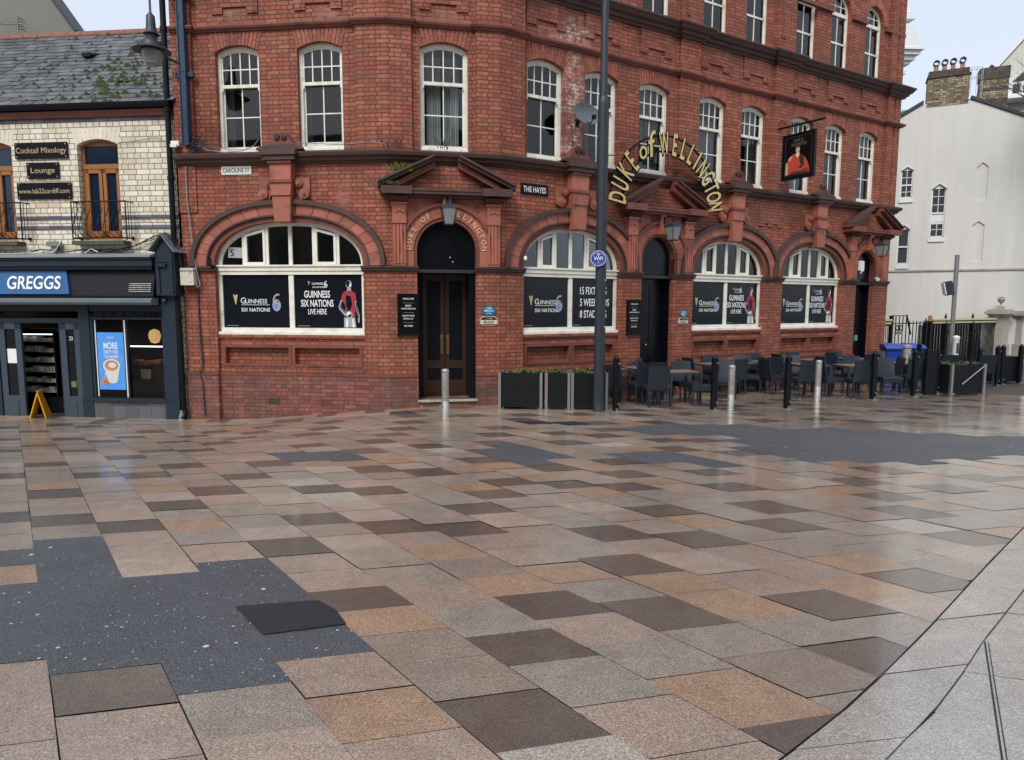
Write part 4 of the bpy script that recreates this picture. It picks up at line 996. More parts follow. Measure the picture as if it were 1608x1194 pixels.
    for s in (-1, 1):
        x0, x1 = cx+s*(w0+.06), cx+s*gap
        def rk(d0, d1, y0, name, mt):
            r_ = MB(); pl = [(x0, 3.985+d0), (x1, zt+d0-.08), (x1, zt+d1-.08), (x0, 3.985+d1)]
            r_.prism(pl if s > 0 else pl[::-1], y0, .02); return r_.build(name, mt, pub, F.M())
        rk(-.015, .055, -.34, 'raking_cornice', 'cornice_red' if lvl else 'cornice'); rk(.055, .10, -.40, 'raking_roof', 'cornice'); 
        r_ = MB(); pl = [(x0-s*.35, 3.985+.0), (x1, zt-.22), (x1, zt-.10), (x0-s*.15, 3.985+.0)]; r_.prism(pl if s > 0 else pl[::-1], -.22, .02); r_.build('raking_bed_mould', 'cornice_red', pub, F.M())
        # the cut end drops back to the wall as a short block
    t = MB(); t.prism([(cx-w0+.45,3.975),(cx+w0-.45,3.975),(cx+gap,4.40),(cx+gap,4.46),(cx-gap,4.46),(cx-gap,4.40)], -.06, .02); t.build('tympanum', 'brick', pub, F.M(), uv=True)
    t = MB(); t.box(cx-.08, cx+.08, -.18, .0, zs+h+.04, 3.80); t.build('door_keystone', 'terra', pub, F.M())
doorcase(FC, DC[0], DC[1], 1.28, 'DUKE OF  WELLINGTON', 1.34, 0)
doorcase(FR, DR[0][0], DR[0][1], 1.22, 'DUKE OF  WELLINGTON', 1.32, 1)
doorcase(FR, DR[1][0]-.02, DR[1][1], 1.14, 'DUKE OF  WELLINGTON', 1.24, 2)
# doorways
def doorway(F, cx, h, deep, leaves, z0, zc=2.3, zs=2.75):
    Mw = F.M(cx); b = MB()
    b.box(-h+.0, -h+.02, .14, deep+.2, z0, zc+.02); b.box(h-.02, h, .14, deep+.2, z0, zc+.02); b.box(-h+.02, h-.02, .14, deep+.2, zc+.0, zc+.05)
    b.build('door_lining', 'gloss_black', pub, Mw)
    b = MB(); b.prism([(-h+.005, zc+.05), (h-.005, zc+.05)]+[((h-.005)*math.cos(PI*i/16), zs+(h-.005)*math.sin(PI*i/16)) for i in range(17)], .16, .2)
    fl = b.build('fanlight_board', 'gloss_black', pub, Mw)
    b = MB(); b.box(-h, h, .08, .22, zc-.01, zc+.06); b.build('transom_bar', 'post_metal', fl, Mw)
    b = MB(); b.box(-h-.0, h+.0, -.0, deep+.3, z0-.9, z0-.0); st = b.build('step', 'step_tile', pub, Mw, uv=True)
    b = MB(); b.bbox(-h-.02, h+.02, -.05, .02, z0-.04, z0+.005, .01); b.build('step_nosing', 'stone', st, Mw)
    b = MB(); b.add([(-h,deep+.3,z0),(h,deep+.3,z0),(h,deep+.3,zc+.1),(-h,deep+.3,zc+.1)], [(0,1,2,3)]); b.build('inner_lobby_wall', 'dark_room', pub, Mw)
    if leaves == 'wood':
        for s in (-1, 1):
            x0, x1 = sorted((s*.008, s*(h-.14))); q = MB()
            z1 = zc-.02; q.box(x0, x0+.09, deep, deep+.05, z0+.01, z1); q.box(x1-.09, x1, deep, deep+.05, z0+.01, z1)
            for za, zb in ((z0+.01,z0+.36),(z0+.62+.0,z0+.8),(z1-.14,z1)): q.box(x0+.09, x1-.09, deep, deep+.05, za, zb)
            q.box(x0+.12, x1-.12, deep-.012, deep+.01, z0+.06, z0+.30)
            d = q.build('door', 'wood', pub, Mw)
            q = MB(); q.box(x0+.09, x1-.09, deep+.02, deep+.026, z0+.36, z0+.62); q.box(x0+.09, x1-.09, deep+.02, deep+.026, z0+.8, z1-.14); q.build('door_glass', 'gloss_black', d, Mw)
            q = MB(); xx = s*.065; q.box(xx-.03, xx+.03, deep-.012, deep, z0+.95, z0+1.36); q.tube([(xx,deep-.03,z0+1.0),(xx,deep-.06,z0+1.03),(xx,deep-.06,z0+1.28),(xx,deep-.03,z0+1.31)], .012, 6); q.build('door_handle', 'brass', d, Mw)
        q = MB(); q.box(h-.13, h-.02, .16, deep+.04, z0+.01, zc); q.box(-h+.02, -h+.13, deep-.06, deep+.04, z0+.01, zc); q.build('door_post', 'gloss_black', pub, Mw)
    else:
        q = MB(); q.box(-h+.03, h-.03, deep, deep+.05, z0+.01, zc-.01)
        for za, zb in ((z0+.12,z0+.8),(z0+.95,zc-.2)):
            for xa, xb in ((-h+.12,-.05),(.05,h-.12)): q.box(xa, xb, deep-.015, deep+.01, za, zb)
        d = q.build('door', 'gloss_black', pub, Mw)
        q = MB(); q.lathe([(.001,0),(.03,.01),(.03,.03),(.012,.05)], -.06, 0, 10, z0=0); q.v = [(x, deep-.02-zz, z0+1.05+yy) for x, yy, zz in q.v]; q.build('door_handle', 'brass', d, Mw)
doorway(FC, DC[0], DC[1], .62, 'wood', -.40, zs=3.36-DC[1])
doorway(FR, DR[0][0], DR[0][1], .35, 'black', -.42, zs=3.3-DR[0][1])
doorway(FR, DR[1][0], DR[1][1], .30, 'black', -.42, zs=3.3-DR[1][1])
for (x, z) in ((1.27, 2.62), (1.33, 2.53)): 
    b = MB(); b.disc(x, z, .012, .15, .16, 8); b.build('fanlight_bulb', 'white_print', pub, FC.M())
b = MB(); b.box(-.07,.07,0,.012,-.09,.09); b.build('door_sticker', 'green_sticker', pub, FR.M(13.28, .62, -.26))
b = MB(); b.box(-.05,.05,0,.012,-.07,.07); b.build('door_sticker', 'plastic_white', pub, FR.M(12.93, .60, -.26))
# air bricks
for x, mt in ((-2.62,'grout'), (-1.45,'cornice_red')):
    b = MB()
    for k in range(4): b.box(x-.13, x+.13, .03, .06, -.53+k*.036, -.51+k*.036)
    for k in (-1, 0, 1): b.box(x-.006+k*.12, x+.006+k*.12, .028, .06, -.54, -.39)
    b.build('air_brick', mt, pub, FL.M())
# ------------------------------------------------------------------ things fixed to the pub
def one(b, name, mats, Mw, label, cat, group=None, **k):
    o = b.build(name, mats, None, Mw, **k); return tag(o, label, cat, group)
b = MB(); b.bbox(-.33,.33,-.015,.0,-.085,.085,.012); b.text('CAROLINE ST', 0, -.045, -.018, .135, .72, .006, m=1)
one(b, 'street_sign', ['plastic_white','black_board'], FL.M(-3.26, 4.405), 'small white street name plate reading CAROLINE ST high on the red brick', 'street sign', recalc=False)
b = MB(); b.bbox(-.35,.35,-.018,.0,-.12,.12,.012); b.text('THE HAYES', 0, -.06, -.021, .17, .68, .008, m=1)
one(b, 'street_sign', ['black_board','white_print'], FR.M(.88, 4.11), 'black street name plate reading THE HAYES right of the corner door', 'street sign', recalc=False)
b = MB(); b.bbox(-.075,.075,-.012,.0,-.105,.105,.01); b.bbox(-.066,.066,-.014,-.011,-.096,.096,.01,1); b.bbox(-.058,.058,-.016,-.013,-.088,.088,.01,0); b.text('F H', 0, -.05, -.018, .13, .7, .006, m=1)
one(b, 'hydrant_sign', ['black_board','white_print'], FR.M(3.49, 3.70), 'tiny dark square plate reading F H left of the middle door', 'sign', recalc=False)
def menu(Mw, label, w_, h):
    r = empty('menu_board', label, 'sign', Mw, 'black menu boards beside the pub doors')
    b = MB(); b.bbox(-w_/2, w_/2, -.05, .0, -h/2, h/2, .008); b.build('board', 'black_board', r)
    b = MB(); b.box(-w_/2-.012, w_/2+.012, -.06, .0, -h/2-.03, -h/2); b.box(-w_/2, w_/2, -.06, -.0, h/2, h/2+.012); b.build('frame', 'black_metal', r)
    b = MB()
    for t, z, s in (('WORLD CAFE', .31, .05), ('BRAINS', .165, .05), ('AWARD WINNING ALES', .105, .045), ('QUALITY FOOD', -.045, .048), ('SERVED ALL DAY', -.105, .045), ('FINE WINES', -.26, .048)):
        b.text(t, 0, z*h/.84, -.053, s, .72 if len(t) < 14 else .6, .010, res=2)
    b.build('lettering', 'white_print', r, recalc=False)
    b = MB()
    for z in (.235, .035, -.17): b.box(-.11, .11, -.052, -.05, z, z+.004)
    b.build('rule_lines', 'grey_print', r)
menu(FC.M(.375, 1.42), 'black menu board with white text left of the wooden corner door', .45, .83)
menu(FR.M(3.75, 1.34), 'black menu board with white text left of the middle black door', .41, .80)
def plaques(F, u, z, where, sc=1):
    b = MB(); b.disc(0, 0, .105*sc, -.02, 0, 28, sx=1.5); b.text('CASK', 0, .03*sc, -.023, .062*sc, .9, .008, m=1); b.text('MARQUE', 0, -.025*sc, -.023, .062*sc, .8, .008, m=1)
    for k in (-1, 0, 1): b.disc(k*.035*sc, -.06*sc, .011*sc, -.023, -.02, 6, m=1)
    one(b, 'ale_plaque', ['plaque_blue','white_print'], F.M(u, z), 'blue oval enamel plaque reading CASK MARQUE '+where, 'plaque', 'round and shield plaques beside the pub doors', recalc=False)
    b = MB(); q = .19*sc
    sh = [(-q,.05*sc),(-.12*sc,.095*sc),(.12*sc,.095*sc),(q,.05*sc),(q,-.06*sc),(.12*sc,-.095*sc),(-.12*sc,-.095*sc),(-q,-.06*sc)]
    b.prism(sh[::-1], -.02, 0, 0); b.prism([(x*.93, z_*.88) for x, z_ in sh][::-1], -.022, -.02, 2); b.prism([(x*.9, z_*.85) for x, z_ in sh][::-1][:4]+[(q*.8,-.0)], -.0205, -.02, 0)
    b.box(-q*.9, q*.9, -.024, -.022, -.065*sc, .02*sc, 0); b.text('BRAINS', 0, -.052*sc, -.026, .085*sc, .85, .012, m=1); b.text('S . A . BRAIN', 0, .04*sc, -.024, .035*sc, .9, .003, m=0)
    one(b, 'brewery_plaque', ['cream_print','black_board','black_board'], F.M(u, z-.22*sc), 'cream and black shield plaque reading BRAINS '+where, 'plaque', 'round and shield plaques beside the pub doors', recalc=False)
plaques(FC, 2.08, 1.5, 'right of the wooden corner door')
plaques(FR, 5.42, 1.42, 'right of the middle black door', .85)
# wall lanterns over the three doors
def lantern(Mw, label, s=1.0):
    r = empty('wall_lantern', label, 'lantern', Mw, 'glazed lanterns over the pub doors')
    b = MB(); pts = [(0,.0,.17),(0,-.06,.24),(0,-.18,.27),(0,-.29,.22),(0,-.30,.13)]
    b.tube(pts, .014, 6); b.bbox(-.035,.035,-.02,.0,.08,.26,.008); b.build('bracket_arm', 'black_metal', r)
    b = MB(); cy = -.30
    def frus(z0, r0, z1, r1): 
        n = 4; vs = [(r0*c*1, cy+r0*d, z0) for c, d in ((-1,-1),(1,-1),(1,1),(-1,1))]+[(r1*c, cy+r1*d, z1) for c, d in ((-1,-1),(1,-1),(1,1),(-1,1))]
        return vs, [(0,3,2,1),(4,5,6,7),(0,1,5,4),(1,2,6,5),(2,3,7,6),(3,0,4,7)]
    for a in ((.10,.03,.145,.028),(.0,.155,.035,.15),(.035,.135,.10,.05),(.145,.045,.155,.045)): b.add(*frus(*a))
    b.add(*frus(-.335,.085,-.315,.095)); b.build('cap', 'galv' if s > 1.5 else 'post_metal', r)
    b = MB()
    for c, d in ((-1,-1),(1,-1),(1,1),(-1,1)): b.tube([(.09*c,cy+.09*d,-.32),(.145*c,cy+.145*d,.0)], .009, 5)
    b.build('cage', 'black_metal', r)
    b = MB(); vs, fs = frus(-.32, .085, .0, .14); b.add(vs, fs[2:]); b.build('lamp_glass', 'lamp_glass', r)
    b = MB(); b.lathe([(.004,-.1),(.03,-.08),(.035,-.03),(.015,.0)], 0, cy, 8); b.build('bulb', 'plastic_white', r)
lantern(FC.M(1.19, 3.55, .19), 'grey four-sided lantern hanging over the wooden corner door')
lantern(FR.M(4.53, 3.50, .19), 'grey four-sided lantern hanging over the middle door under the arched sign')
lantern(FR.M(13.15, 3.46, .19), 'grey four-sided lantern hanging over the far right door')
# cameras and small fittings
b = MB(); b.lathe([(.001,-.09),(.05,-.075),(.07,-.03),(.075,0),(.075,.02)], 0, -.08, 14); b.box(-.03,.03,-.08,.0,0,.05)
one(b, 'dome_camera', 'plastic_white', FR.M(13.66, 2.48, .02), 'white dome camera on the arch of the far right door', 'camera', smooth=True)
b = MB(); b.lathe([(.001,-.05),(.035,-.03),(.04,.02),(.02,.05),(.001,.06)], 0, -.05, 12)
one(b, 'dome_camera', 'plastic_white', FR.M(.60, 2.62, .05), 'small white camera on the left edge of the arched window behind the lamp post', 'camera', smooth=True)
b = MB(); b.bbox(-.10,.10,-.1,-.02,-.16,.16,.03); b.tube([(0,-.06,-.16),(0,-.06,-.22)], .03, 8)
one(b, 'outdoor_lamp', 'plastic_white', FR.M(12.86, 2.85, -.02), 'white bulkhead lamp on the left side of the far right doorway', 'lamp')
b = MB(); b.tube([(-.0,-.05,.0),(.05,-.13,-.03),(.16,-.2,-.09)], .028, 8); b.tube([(.0,-.0,.08),(-.0,-.06,.05),(.0,-.08,.0)], .018, 6); b.tube([(.11,-.17,-.065),(.19,-.23,-.11)], .036, 8)
one(b, 'cctv_camera', 'black_metal', FL.M(-3.92, 2.50, .02), 'black bullet camera at the left springing of the widest arched window', 'camera')
b = MB(); b.box(-.05,.05,-.10,.0,-.12,.12)
def sat():
    r = empty('satellite_dish', 'grey oval satellite dish on the wall between the first floor windows', 'satellite dish', FR.M(2.0, 5.78, .0))
    b = MB(); n = 24; rings = 5; vs = [(0,-.30,0)]; fs = []
    for j in range(1, rings+1):
        for k in range(n): q = j/rings; a = 2*PI*k/n; vs.append((.37*q*math.cos(a), -.30-.075*q*q+.12*q*math.sin(a)*.5, .235*q*math.sin(a)))
    for k in range(n): fs.append((0, 1+k, 1+(k+1)%n))
    for j in range(rings-1):
        for k in range(n): fs.append((1+j*n+k, 1+(j+1)*n+k, 1+(j+1)*n+(k+1)%n, 1+j*n+(k+1)%n))
    vs += [(x, y+.012, z) for x, y, z in vs]; m = 1+rings*n; fs += [tuple(reversed([i+m for i in f])) for f in fs]
    for k in range(n): a, c = 1+(rings-1)*n+k, 1+(rings-1)*n+(k+1)%n; fs.append((a, c, c+m, a+m))
    b.add(vs, fs); b.build('dish', 'galv_dark', r, smooth=True)
    b = MB(); b.tube([(0,0,-.12),(0,-.18,-.1),(0,-.28,-.02)], .022, 8); b.box(-.05,.05,-.02,.0,-.2,-.04); b.tube([(0,-.28,-.12),(0,-.5,-.24),(0,-.62,-.14)], .013, 6); b.build('mount_arm', 'black_metal', r)
    b = MB(); b.box(-.035,.035,-.66,-.58,-.17,-.09); b.build('receiver', 'black_metal', r)
M['galv_dark'] = simple('weathered_grey_dish', (.10,.11,.12), .5, .15, 6, .05)
sat()
b = MB(); b.tube([(1.84,-.02,5.6),(1.86,-.02,5.2),(1.85,-.02,4.86),(1.7,-.1,4.79),(1.5,-.15,4.77)], .008, 5)
one(b, 'dish_cable', 'cable_black', FR.M(), 'thin black cable dropping from the satellite dish', 'cable')
# arched gold letter sign
r = empty('arched_sign', 'arched sign of gold letters reading DUKE of WELLINGTON over the middle door', 'sign', FR.M(4.5, 3.85, .0))
b = MB(); Y = -.30
for rr in (1.42, 1.78): b.ring(lambda t: ((rr+.022)*math.cos(t), (rr+.022)*math.sin(t)), lambda t: ((rr-.022)*math.cos(t), (rr-.022)*math.sin(t)), Y, Y+.03, 60, R(5), R(175))
for a in (5, 175): t = R(a); b.tube([(1.38*math.cos(t), Y+.015, 1.38*math.sin(t)), (1.84*math.cos(t), Y+.015, 1.84*math.sin(t))], .022, 6)
b.build('ring_frame', 'black_metal', r)
b = MB()
for a in (12, 48, 90, 135, 168): t = R(a); b.tube([(1.6*math.cos(t), Y+.02, 1.6*math.sin(t)), (1.6*math.cos(t), -.02, 1.6*math.sin(t))], .014, 6); 
for a in (124, 140): t = R(a); b.tube([(1.8*math.cos(t)-.1, Y+.02, 1.8*math.sin(t)+.02), (1.8*math.cos(t)-.25, -.02, 1.8*math.sin(t)+.05)], .014, 6)
b.build('stay', 'cornice_red', r)
seq = [('D',171.5,.62),('U',160.5,.58),('K',148.5,.56),('E',137.5,.56),('o',124.5,.9),('f',114,1.0),('W',97,.50),('E',84.5,.56),('L',73.5,.62),('L',63.5,.62),('I',55,.7),('N',46,.56),('G',35.5,.58),('T',26,.60),('O',17.5,.58),('N',9,.56)]
g = MB(); d = MB()
for chh, a, sx_ in seq:
    t = R(a); low = chh in 'of'; size = .72 if not low else .58; rad = 1.345 if not low else 1.42
    sx_ = sx_*(.76 if not low else 1)
    if chh == 'f': size = .80; rad = 1.36
    sh_ = .25 if low else 0
    g.text(chh, rad*math.cos(t), rad*math.sin(t), Y-.045, size, sx_, .018 if not low else .006, ang=t-PI/2-(.1 if low else 0), shear=sh_, thick=.0, res=4)
    d.text(chh, rad*math.cos(t)+.02, rad*math.sin(t)-.014, Y-.043, size, sx_, .038, ang=t-PI/2-(.1 if low else 0), shear=sh_, thick=.045, res=3)
g.build('gold_letter_faces', 'gold', r, recalc=False); d.build('letter_returns', 'black_metal', r, recalc=False)
# hanging pictorial sign, at right angles to the wall
pp = FR.P(8.68); FH = Face(Vector((pp.x, pp.y)), 31.0-90)
r = empty('hanging_pub_sign', 'hanging pub sign with a portrait in a red coat on an iron bracket', 'pub sign', FH.M(0, 5.0))
b = MB(); b.box(.30,1.22,-.03,.03,0,1.12); b.build('board', 'black_board', r)
b = MB()
for x0, x1, z0, z1 in ((.27,.31,-.03,1.15),(1.21,1.25,-.03,1.15),(.31,1.21,-.03,.01),(.31,1.21,1.11,1.15)): b.box(x0, x1, -.045, .045, z0, z1)
b.build('frame', 'black_metal', r)
b = MB(); b.tube([(-.05,0,1.38),(1.5,0,1.36)], .028, 8); b.box(-.02,.03,-.02,.02,.95,1.75); b.tube([(0,0,1.42),(.18,0,1.58),(.34,0,1.44)], .014, 6); b.tube([(0,0,1.6),(-.03,.06,1.6)], .03, 6)
for x in (.42,.76,1.1): b.tube([(x,0,1.15),(x,0,1.37)], .012, 5)
b.tube([(.0,0,.9),(-.0,0,.45),(.02,0,-.3)], .006, 4); b.build('bracket', 'black_metal', r)
b = MB()
for s in (-1, 1):
    y = s*-.0 - .032 if s > 0 else .032
    e = .0015 if s < 0 else -.0015
    if s > 0:
        for x0, x1, z0, z1 in ((.36,.364,.07,1.06),(1.156,1.16,.07,1.06),(.36,1.16,.066,.07),(.36,1.16,1.06,1.064)): b.box(x0, x1, y-.001, y, z0, z1, 0)
        b.text('DUKE of', .76, .93, y-.001, .10, .75, .004, m=0); b.text('WELLINGTON', .76, .82, y-.001, .115, .62, .004, m=0)
        b.prism([(.40,.10),(1.12,.10),(1.10,.26),(1.02,.43),(.94,.52),(.84,.60),(.72,.63),(.62,.62),(.50,.56),(.43,.40)], y-.002, y-.001, 2)       # coat
        b.prism([(.48,.10),(1.08,.10),(1.06,.22),(.9,.17),(.62,.18)], y-.003, y-.002, 3)
        b.prism([(.74,.58),(.80,.50),(.86,.30),(.78,.26),(.88,.22),(.96,.33),(.93,.52),(.84,.60)][::-1], y-.0035, y-.0025, 4)         # sash
        b.prism([(.70,.64),(.80,.64),(.80,.55),(.745,.50),(.70,.57)][::-1], y-.004, y-.003, 5)
        b.disc(.75, .72, .085, y-.005, y-.004, 20, 1, sx=.72); b.prism([(.69,.76),(.69,.80),(.75,.83),(.82,.80),(.82,.73),(.80,.77),(.74,.785)][::-1], y-.0065, y-.0055, 4)
        b.prism([(.71,.655),(.79,.655),(.79,.60),(.715,.60)][::-1], y-.0038, y-.003, 1)
        b.prism([(.39,.10),(.46,.10),(.47,.34),(.44,.44),(.40,.40)], y-.0045, y-.0035, 6); b.prism([(.46,.50),(.56,.57),(.60,.54),(.50,.44)], y-.0046, y-.0036, 6)
    else: pass
b.build('painting', ['dim_gold','skin','red_coat','red_coat_dark','hair','cream_print','gold_print'], r, recalc=False)
# plants growing in the masonry
def tuft(Mw, label, n, h, spread, mat='leaf', twig=False):
    b = MB(); q = random.Random(n)
    for i in range(n):
        x = q.gauss(0, spread); a = q.uniform(-.9,.9); hh = h*q.uniform(.4,1)
        y = q.uniform(-.06,.03); w2 = .006 if twig else .012
        b.add([(x-w2,y,0),(x+w2,y,0),(x+a*hh*.45+w2*.2,y-.03,hh*.6),(x+a*hh,y-.06*q.random(),hh)], [(0,1,2,3)])
    one(b, 'wall_weed', mat, Mw, label, 'weed', recalc=False)
tuft(FC.M(.28, 4.28, .30), 'green grassy weed growing on the left slope of the corner door pediment', 60, .20, .13)
tuft(FC.M(.10, 4.02, .34), 'low green weed on the left end of the corner door pediment', 30, .08, .08)
tuft(FC.M(.10, 4.78, .12), 'sparse dry grass on the cornice left of the corner door', 14, .22, .12, 'bark', True)
tuft(FC.M(1.14, 4.78, .12), 'bare twiggy weed on the cornice under the corner window', 12, .32, .09, 'bark', True)
# services at the left end of the pub
b = MB(); b.tube([(-4.66,-.12,9.5),(-4.66,-.12,2.6),(-4.62,-.12,-.86)], .058, 10)
for z in (8.6,7.2,5.6,4.2,2.9,1.3,0): b.lathe([(.072,0),(.072,.09)], -4.66 if z > 2.6 else -4.63, -.12, 10, z0=z)
b.tube([(-4.60,-.12,-.72),(-4.60,-.2,-.82),(-4.58,-.26,-.86)], .06, 8)
one(b, 'drainpipe', 'black_metal', FL.M(), 'tall black drainpipe between the cream shop and the red pub', 'drainpipe', smooth=True)
r = empty('lamp_bracket', 'dark blue steel lamp bracket column bolted to the pub corner with a lantern hung left', 'street lamp', FL.M(-4.24, 4.9))
b = MB(); b.box(-.055,.055,-.2,-.1,.0,4.4); b.box(-.075,-.055,-.22,-.08,0,4.4); b.box(.055,.075,-.22,-.08,0,4.4); b.build('column', 'navy_metal', r)
b = MB()
for z in (1.42, 2.95): b.box(-.2,.2,-.16,-.085,z-.045,z+.045); b.lathe([(.02,0),(.02,.03)], -.16, -.17, 6, z0=z)
b.prism([(-.03,1.46),(.03,1.46),(0,1.53)], -.21, -.2); b.build('clamp', 'navy_metal', r)
b = MB(); b.tube([(-.05,-.2,1.62),(-.3,-.28,1.73)], .026, 8); b.tube([(-.3,-.28,1.73),(-.36,-.3,1.74),(-.5,-.45,1.62)], .012, 5); b.tube([(.0,-.16,4.3),(-1.2,-.7,4.5),(-2.5,-1.25,3.9),(-2.55,-1.27,3.3)], .03, 8)
b.tube([(-.02,-.2,2.5),(-.25,-.25,3.0),(-.4,-.3,3.4)], .01, 5); b.build('arm', 'black_metal', r)
# pendant lantern: centre (-6.82, 13.5)
lx, ly = -6.82, 13.5; r2 = empty('pendant_street_lamp', 'old bell-shaped pendant street lamp hanging in front of the slate roof', 'street lamp', TR(lx, ly, 6.1))
b = MB(); b.lathe([(.02,1.35),(.02,.98),(.035,.95),(.075,.9),(.085,.72),(.1,.62),(.13,.585),(.15,.57),(.10,.545),(.10,.47),(.15,.44),(.20,.42),(.215,.34),(.3,.31),(.335,.275),(.33,.265),(.2,.29)], 0, 0, 28); b.build('hood', 'post_metal', r2, smooth=True)
b = MB(); b.lathe([(.19,.27),(.185,.18),(.13,.03),(.06,-.0),(.02,-.01)], 0, 0, 20); b.build('lamp_glass', 'lamp_glass', r2, smooth=True)
b = MB(); b.lathe([(.02,.26),(.045,.2),(.05,.12),(.02,.07)], 0, 0, 10); b.build('bulb', 'plastic_white', r2)
# the arm that carries it reaches from the column
b = MB(); b.tube([(0,0,1.3),(0,.0,1.9),(.4,.1,2.6),(1.4,.6,3.0),(2.6,1.1,3.0)], .022, 8); b.build('hanger', 'navy_metal', r2)
r = empty('electrical_box', 'cream metal electrical box with a trailing cable at the pub corner', 'electrical box', FL.M(-4.35, 2.2))
b = MB(); b.bbox(-.16,.14,-.2,-.05,-.18,.18,.012); b.build('box', 'box_cream', r)
b = MB(); b.box(-.17,.15,-.215,-.04,.12,.135); [b.disc(.07, z, .012, -.21, -.2, 8) for z in (.09,-.11)]; b.build('strap', 'cable', r)
b = MB(); b.tube([(-.0,-.07,2.3),(.0,-.07,1.6),(.08,-.07,.6),(.14,-.09,.2),(.22,-.1,-.15),(.18,-.1,-.22),(.11,-.1,-.18)], .014, 6); b.build('cable', 'cable', r)
b = MB(); b.tube([(.12,-.03,-.18),(.13,-.03,-1.2),(.16,-.03,-1.9),(.10,-.05,-2.05),(.16,-.06,-2.3),(.18,-.06,-3.0)], .016, 6); b.build('conduit', 'post_metal', r)
b = MB()
q = random.Random(3)
for k in range(16):
    p0 = (q.uniform(-.1,.1), q.uniform(-.12,-.02), q.uniform(-.1,.06)); pts = [p0]
    for j in range(5): p0 = (p0[0]+q.uniform(-.03,.14), p0[1]+q.uniform(-.04,.03), p0[2]+q.uniform(-.09,.07)); pts.append(p0)
    b.tube(pts, .008, 4)
one(b, 'cable_tangle', 'navy_metal', FL.M(-4.2, 4.95, .06), 'tangled bundle of dark cables at the foot of the blue bracket', 'cables')
b = MB(); b.tube([(-4.1,-.1,4.95),(-3.8,-.16,4.80),(-3.4,-.19,4.73),(-3.0,-.2,4.76),(-2.75,-.22,4.84),(-2.6,-.3,4.95)], .010, 5)
b.tube([(-1.85,-.2,4.90),(-1.4,-.2,4.86),(-.9,-.2,4.83),(-.3,-.2,4.86),(.0,-.2,4.83)], .007, 4); b.tube([(-4.1,-.1,4.92),(-3.3,-.12,4.80),(-2.7,-.12,4.80)], .006, 4)
one(b, 'wall_cable', 'cable', FL.M(), 'thin grey cable sagging along the cornice above the street name plate', 'cable')
b = MB(); b.bbox(-.09,.09,-.1,0,-.05,.05,.01); b.bbox(-.07,.07,-.16,-.1,-.09,-.03,.01)
one(b, 'insulator', 'plastic_white', FL.M(-4.5, 4.95, .08), 'small white cable junction beside the drainpipe', 'junction box')

# ------------------------------------------------------------------ the shop on the left
shop = empty('cream_brick_shop', 'two storey cream glazed brick shop with slate roof and dark blue bakery shopfront', 'shop', FG.M(-4, gz(-11, 14.9)))
MG = FG.M(); U0 = -9.5; ZE = 5.47
hs = [seg_head(c-.47, c+.47, 3.0, 5.0, .12) for c in (-1.78, -4.26, -6.8)]
b = MB(); b.holed([(U0,2.3),(-.0,2.3),(-.0,ZE),(U0,ZE)], hs, 0, .2); b.box(-.085, -.0, .0, .25, ZB, 2.3); b.build('wall', 'cream_brick', shop, MG, uv=True)
b = MB(); b.box(U0, U0+.1, .01, 6, ZB, 5.9); b.box(-.02, .06, .25, 6, ZB, 5.9); b.box(U0, .06, 6, 6.2, ZB, 5.9); b.build('side_wall', 'render_grey', shop, MG)
b = MB()
for z in (3.26, 3.47): 
    for xa, xb in ((U0,-7.27),(-6.33,-4.73),(-3.79,-2.25),(-1.31,-.0)): b.box(xa, xb, -.003, .01, z-.05, z+.048)
b.box(U0, 0, -.004, .02, 5.47, 5.56); b.build('band_course', 'grey_brick', shop, MG, uv=True)
b = MB(); b.side([(.03,5.56),(-.06,5.56),(-.09,5.62),(-.12,5.66),(-.12,5.68),(.03,5.68)], U0, .0); b.build('eaves_moulding', 'cornice_red', shop, MG)
b = MB(); pr = [(-.10-.09*math.cos(PI*i/8), 5.80-.10*math.sin(PI*i/8)) for i in range(9)]; b.side([(y-.06, z) for y, z in pr]+[(-.1,5.81),(-.22,5.81)], U0, .02); b.box(U0, .02, -.07, .05, 5.68, 5.80); b.build('gutter', 'black_metal', shop, MG)
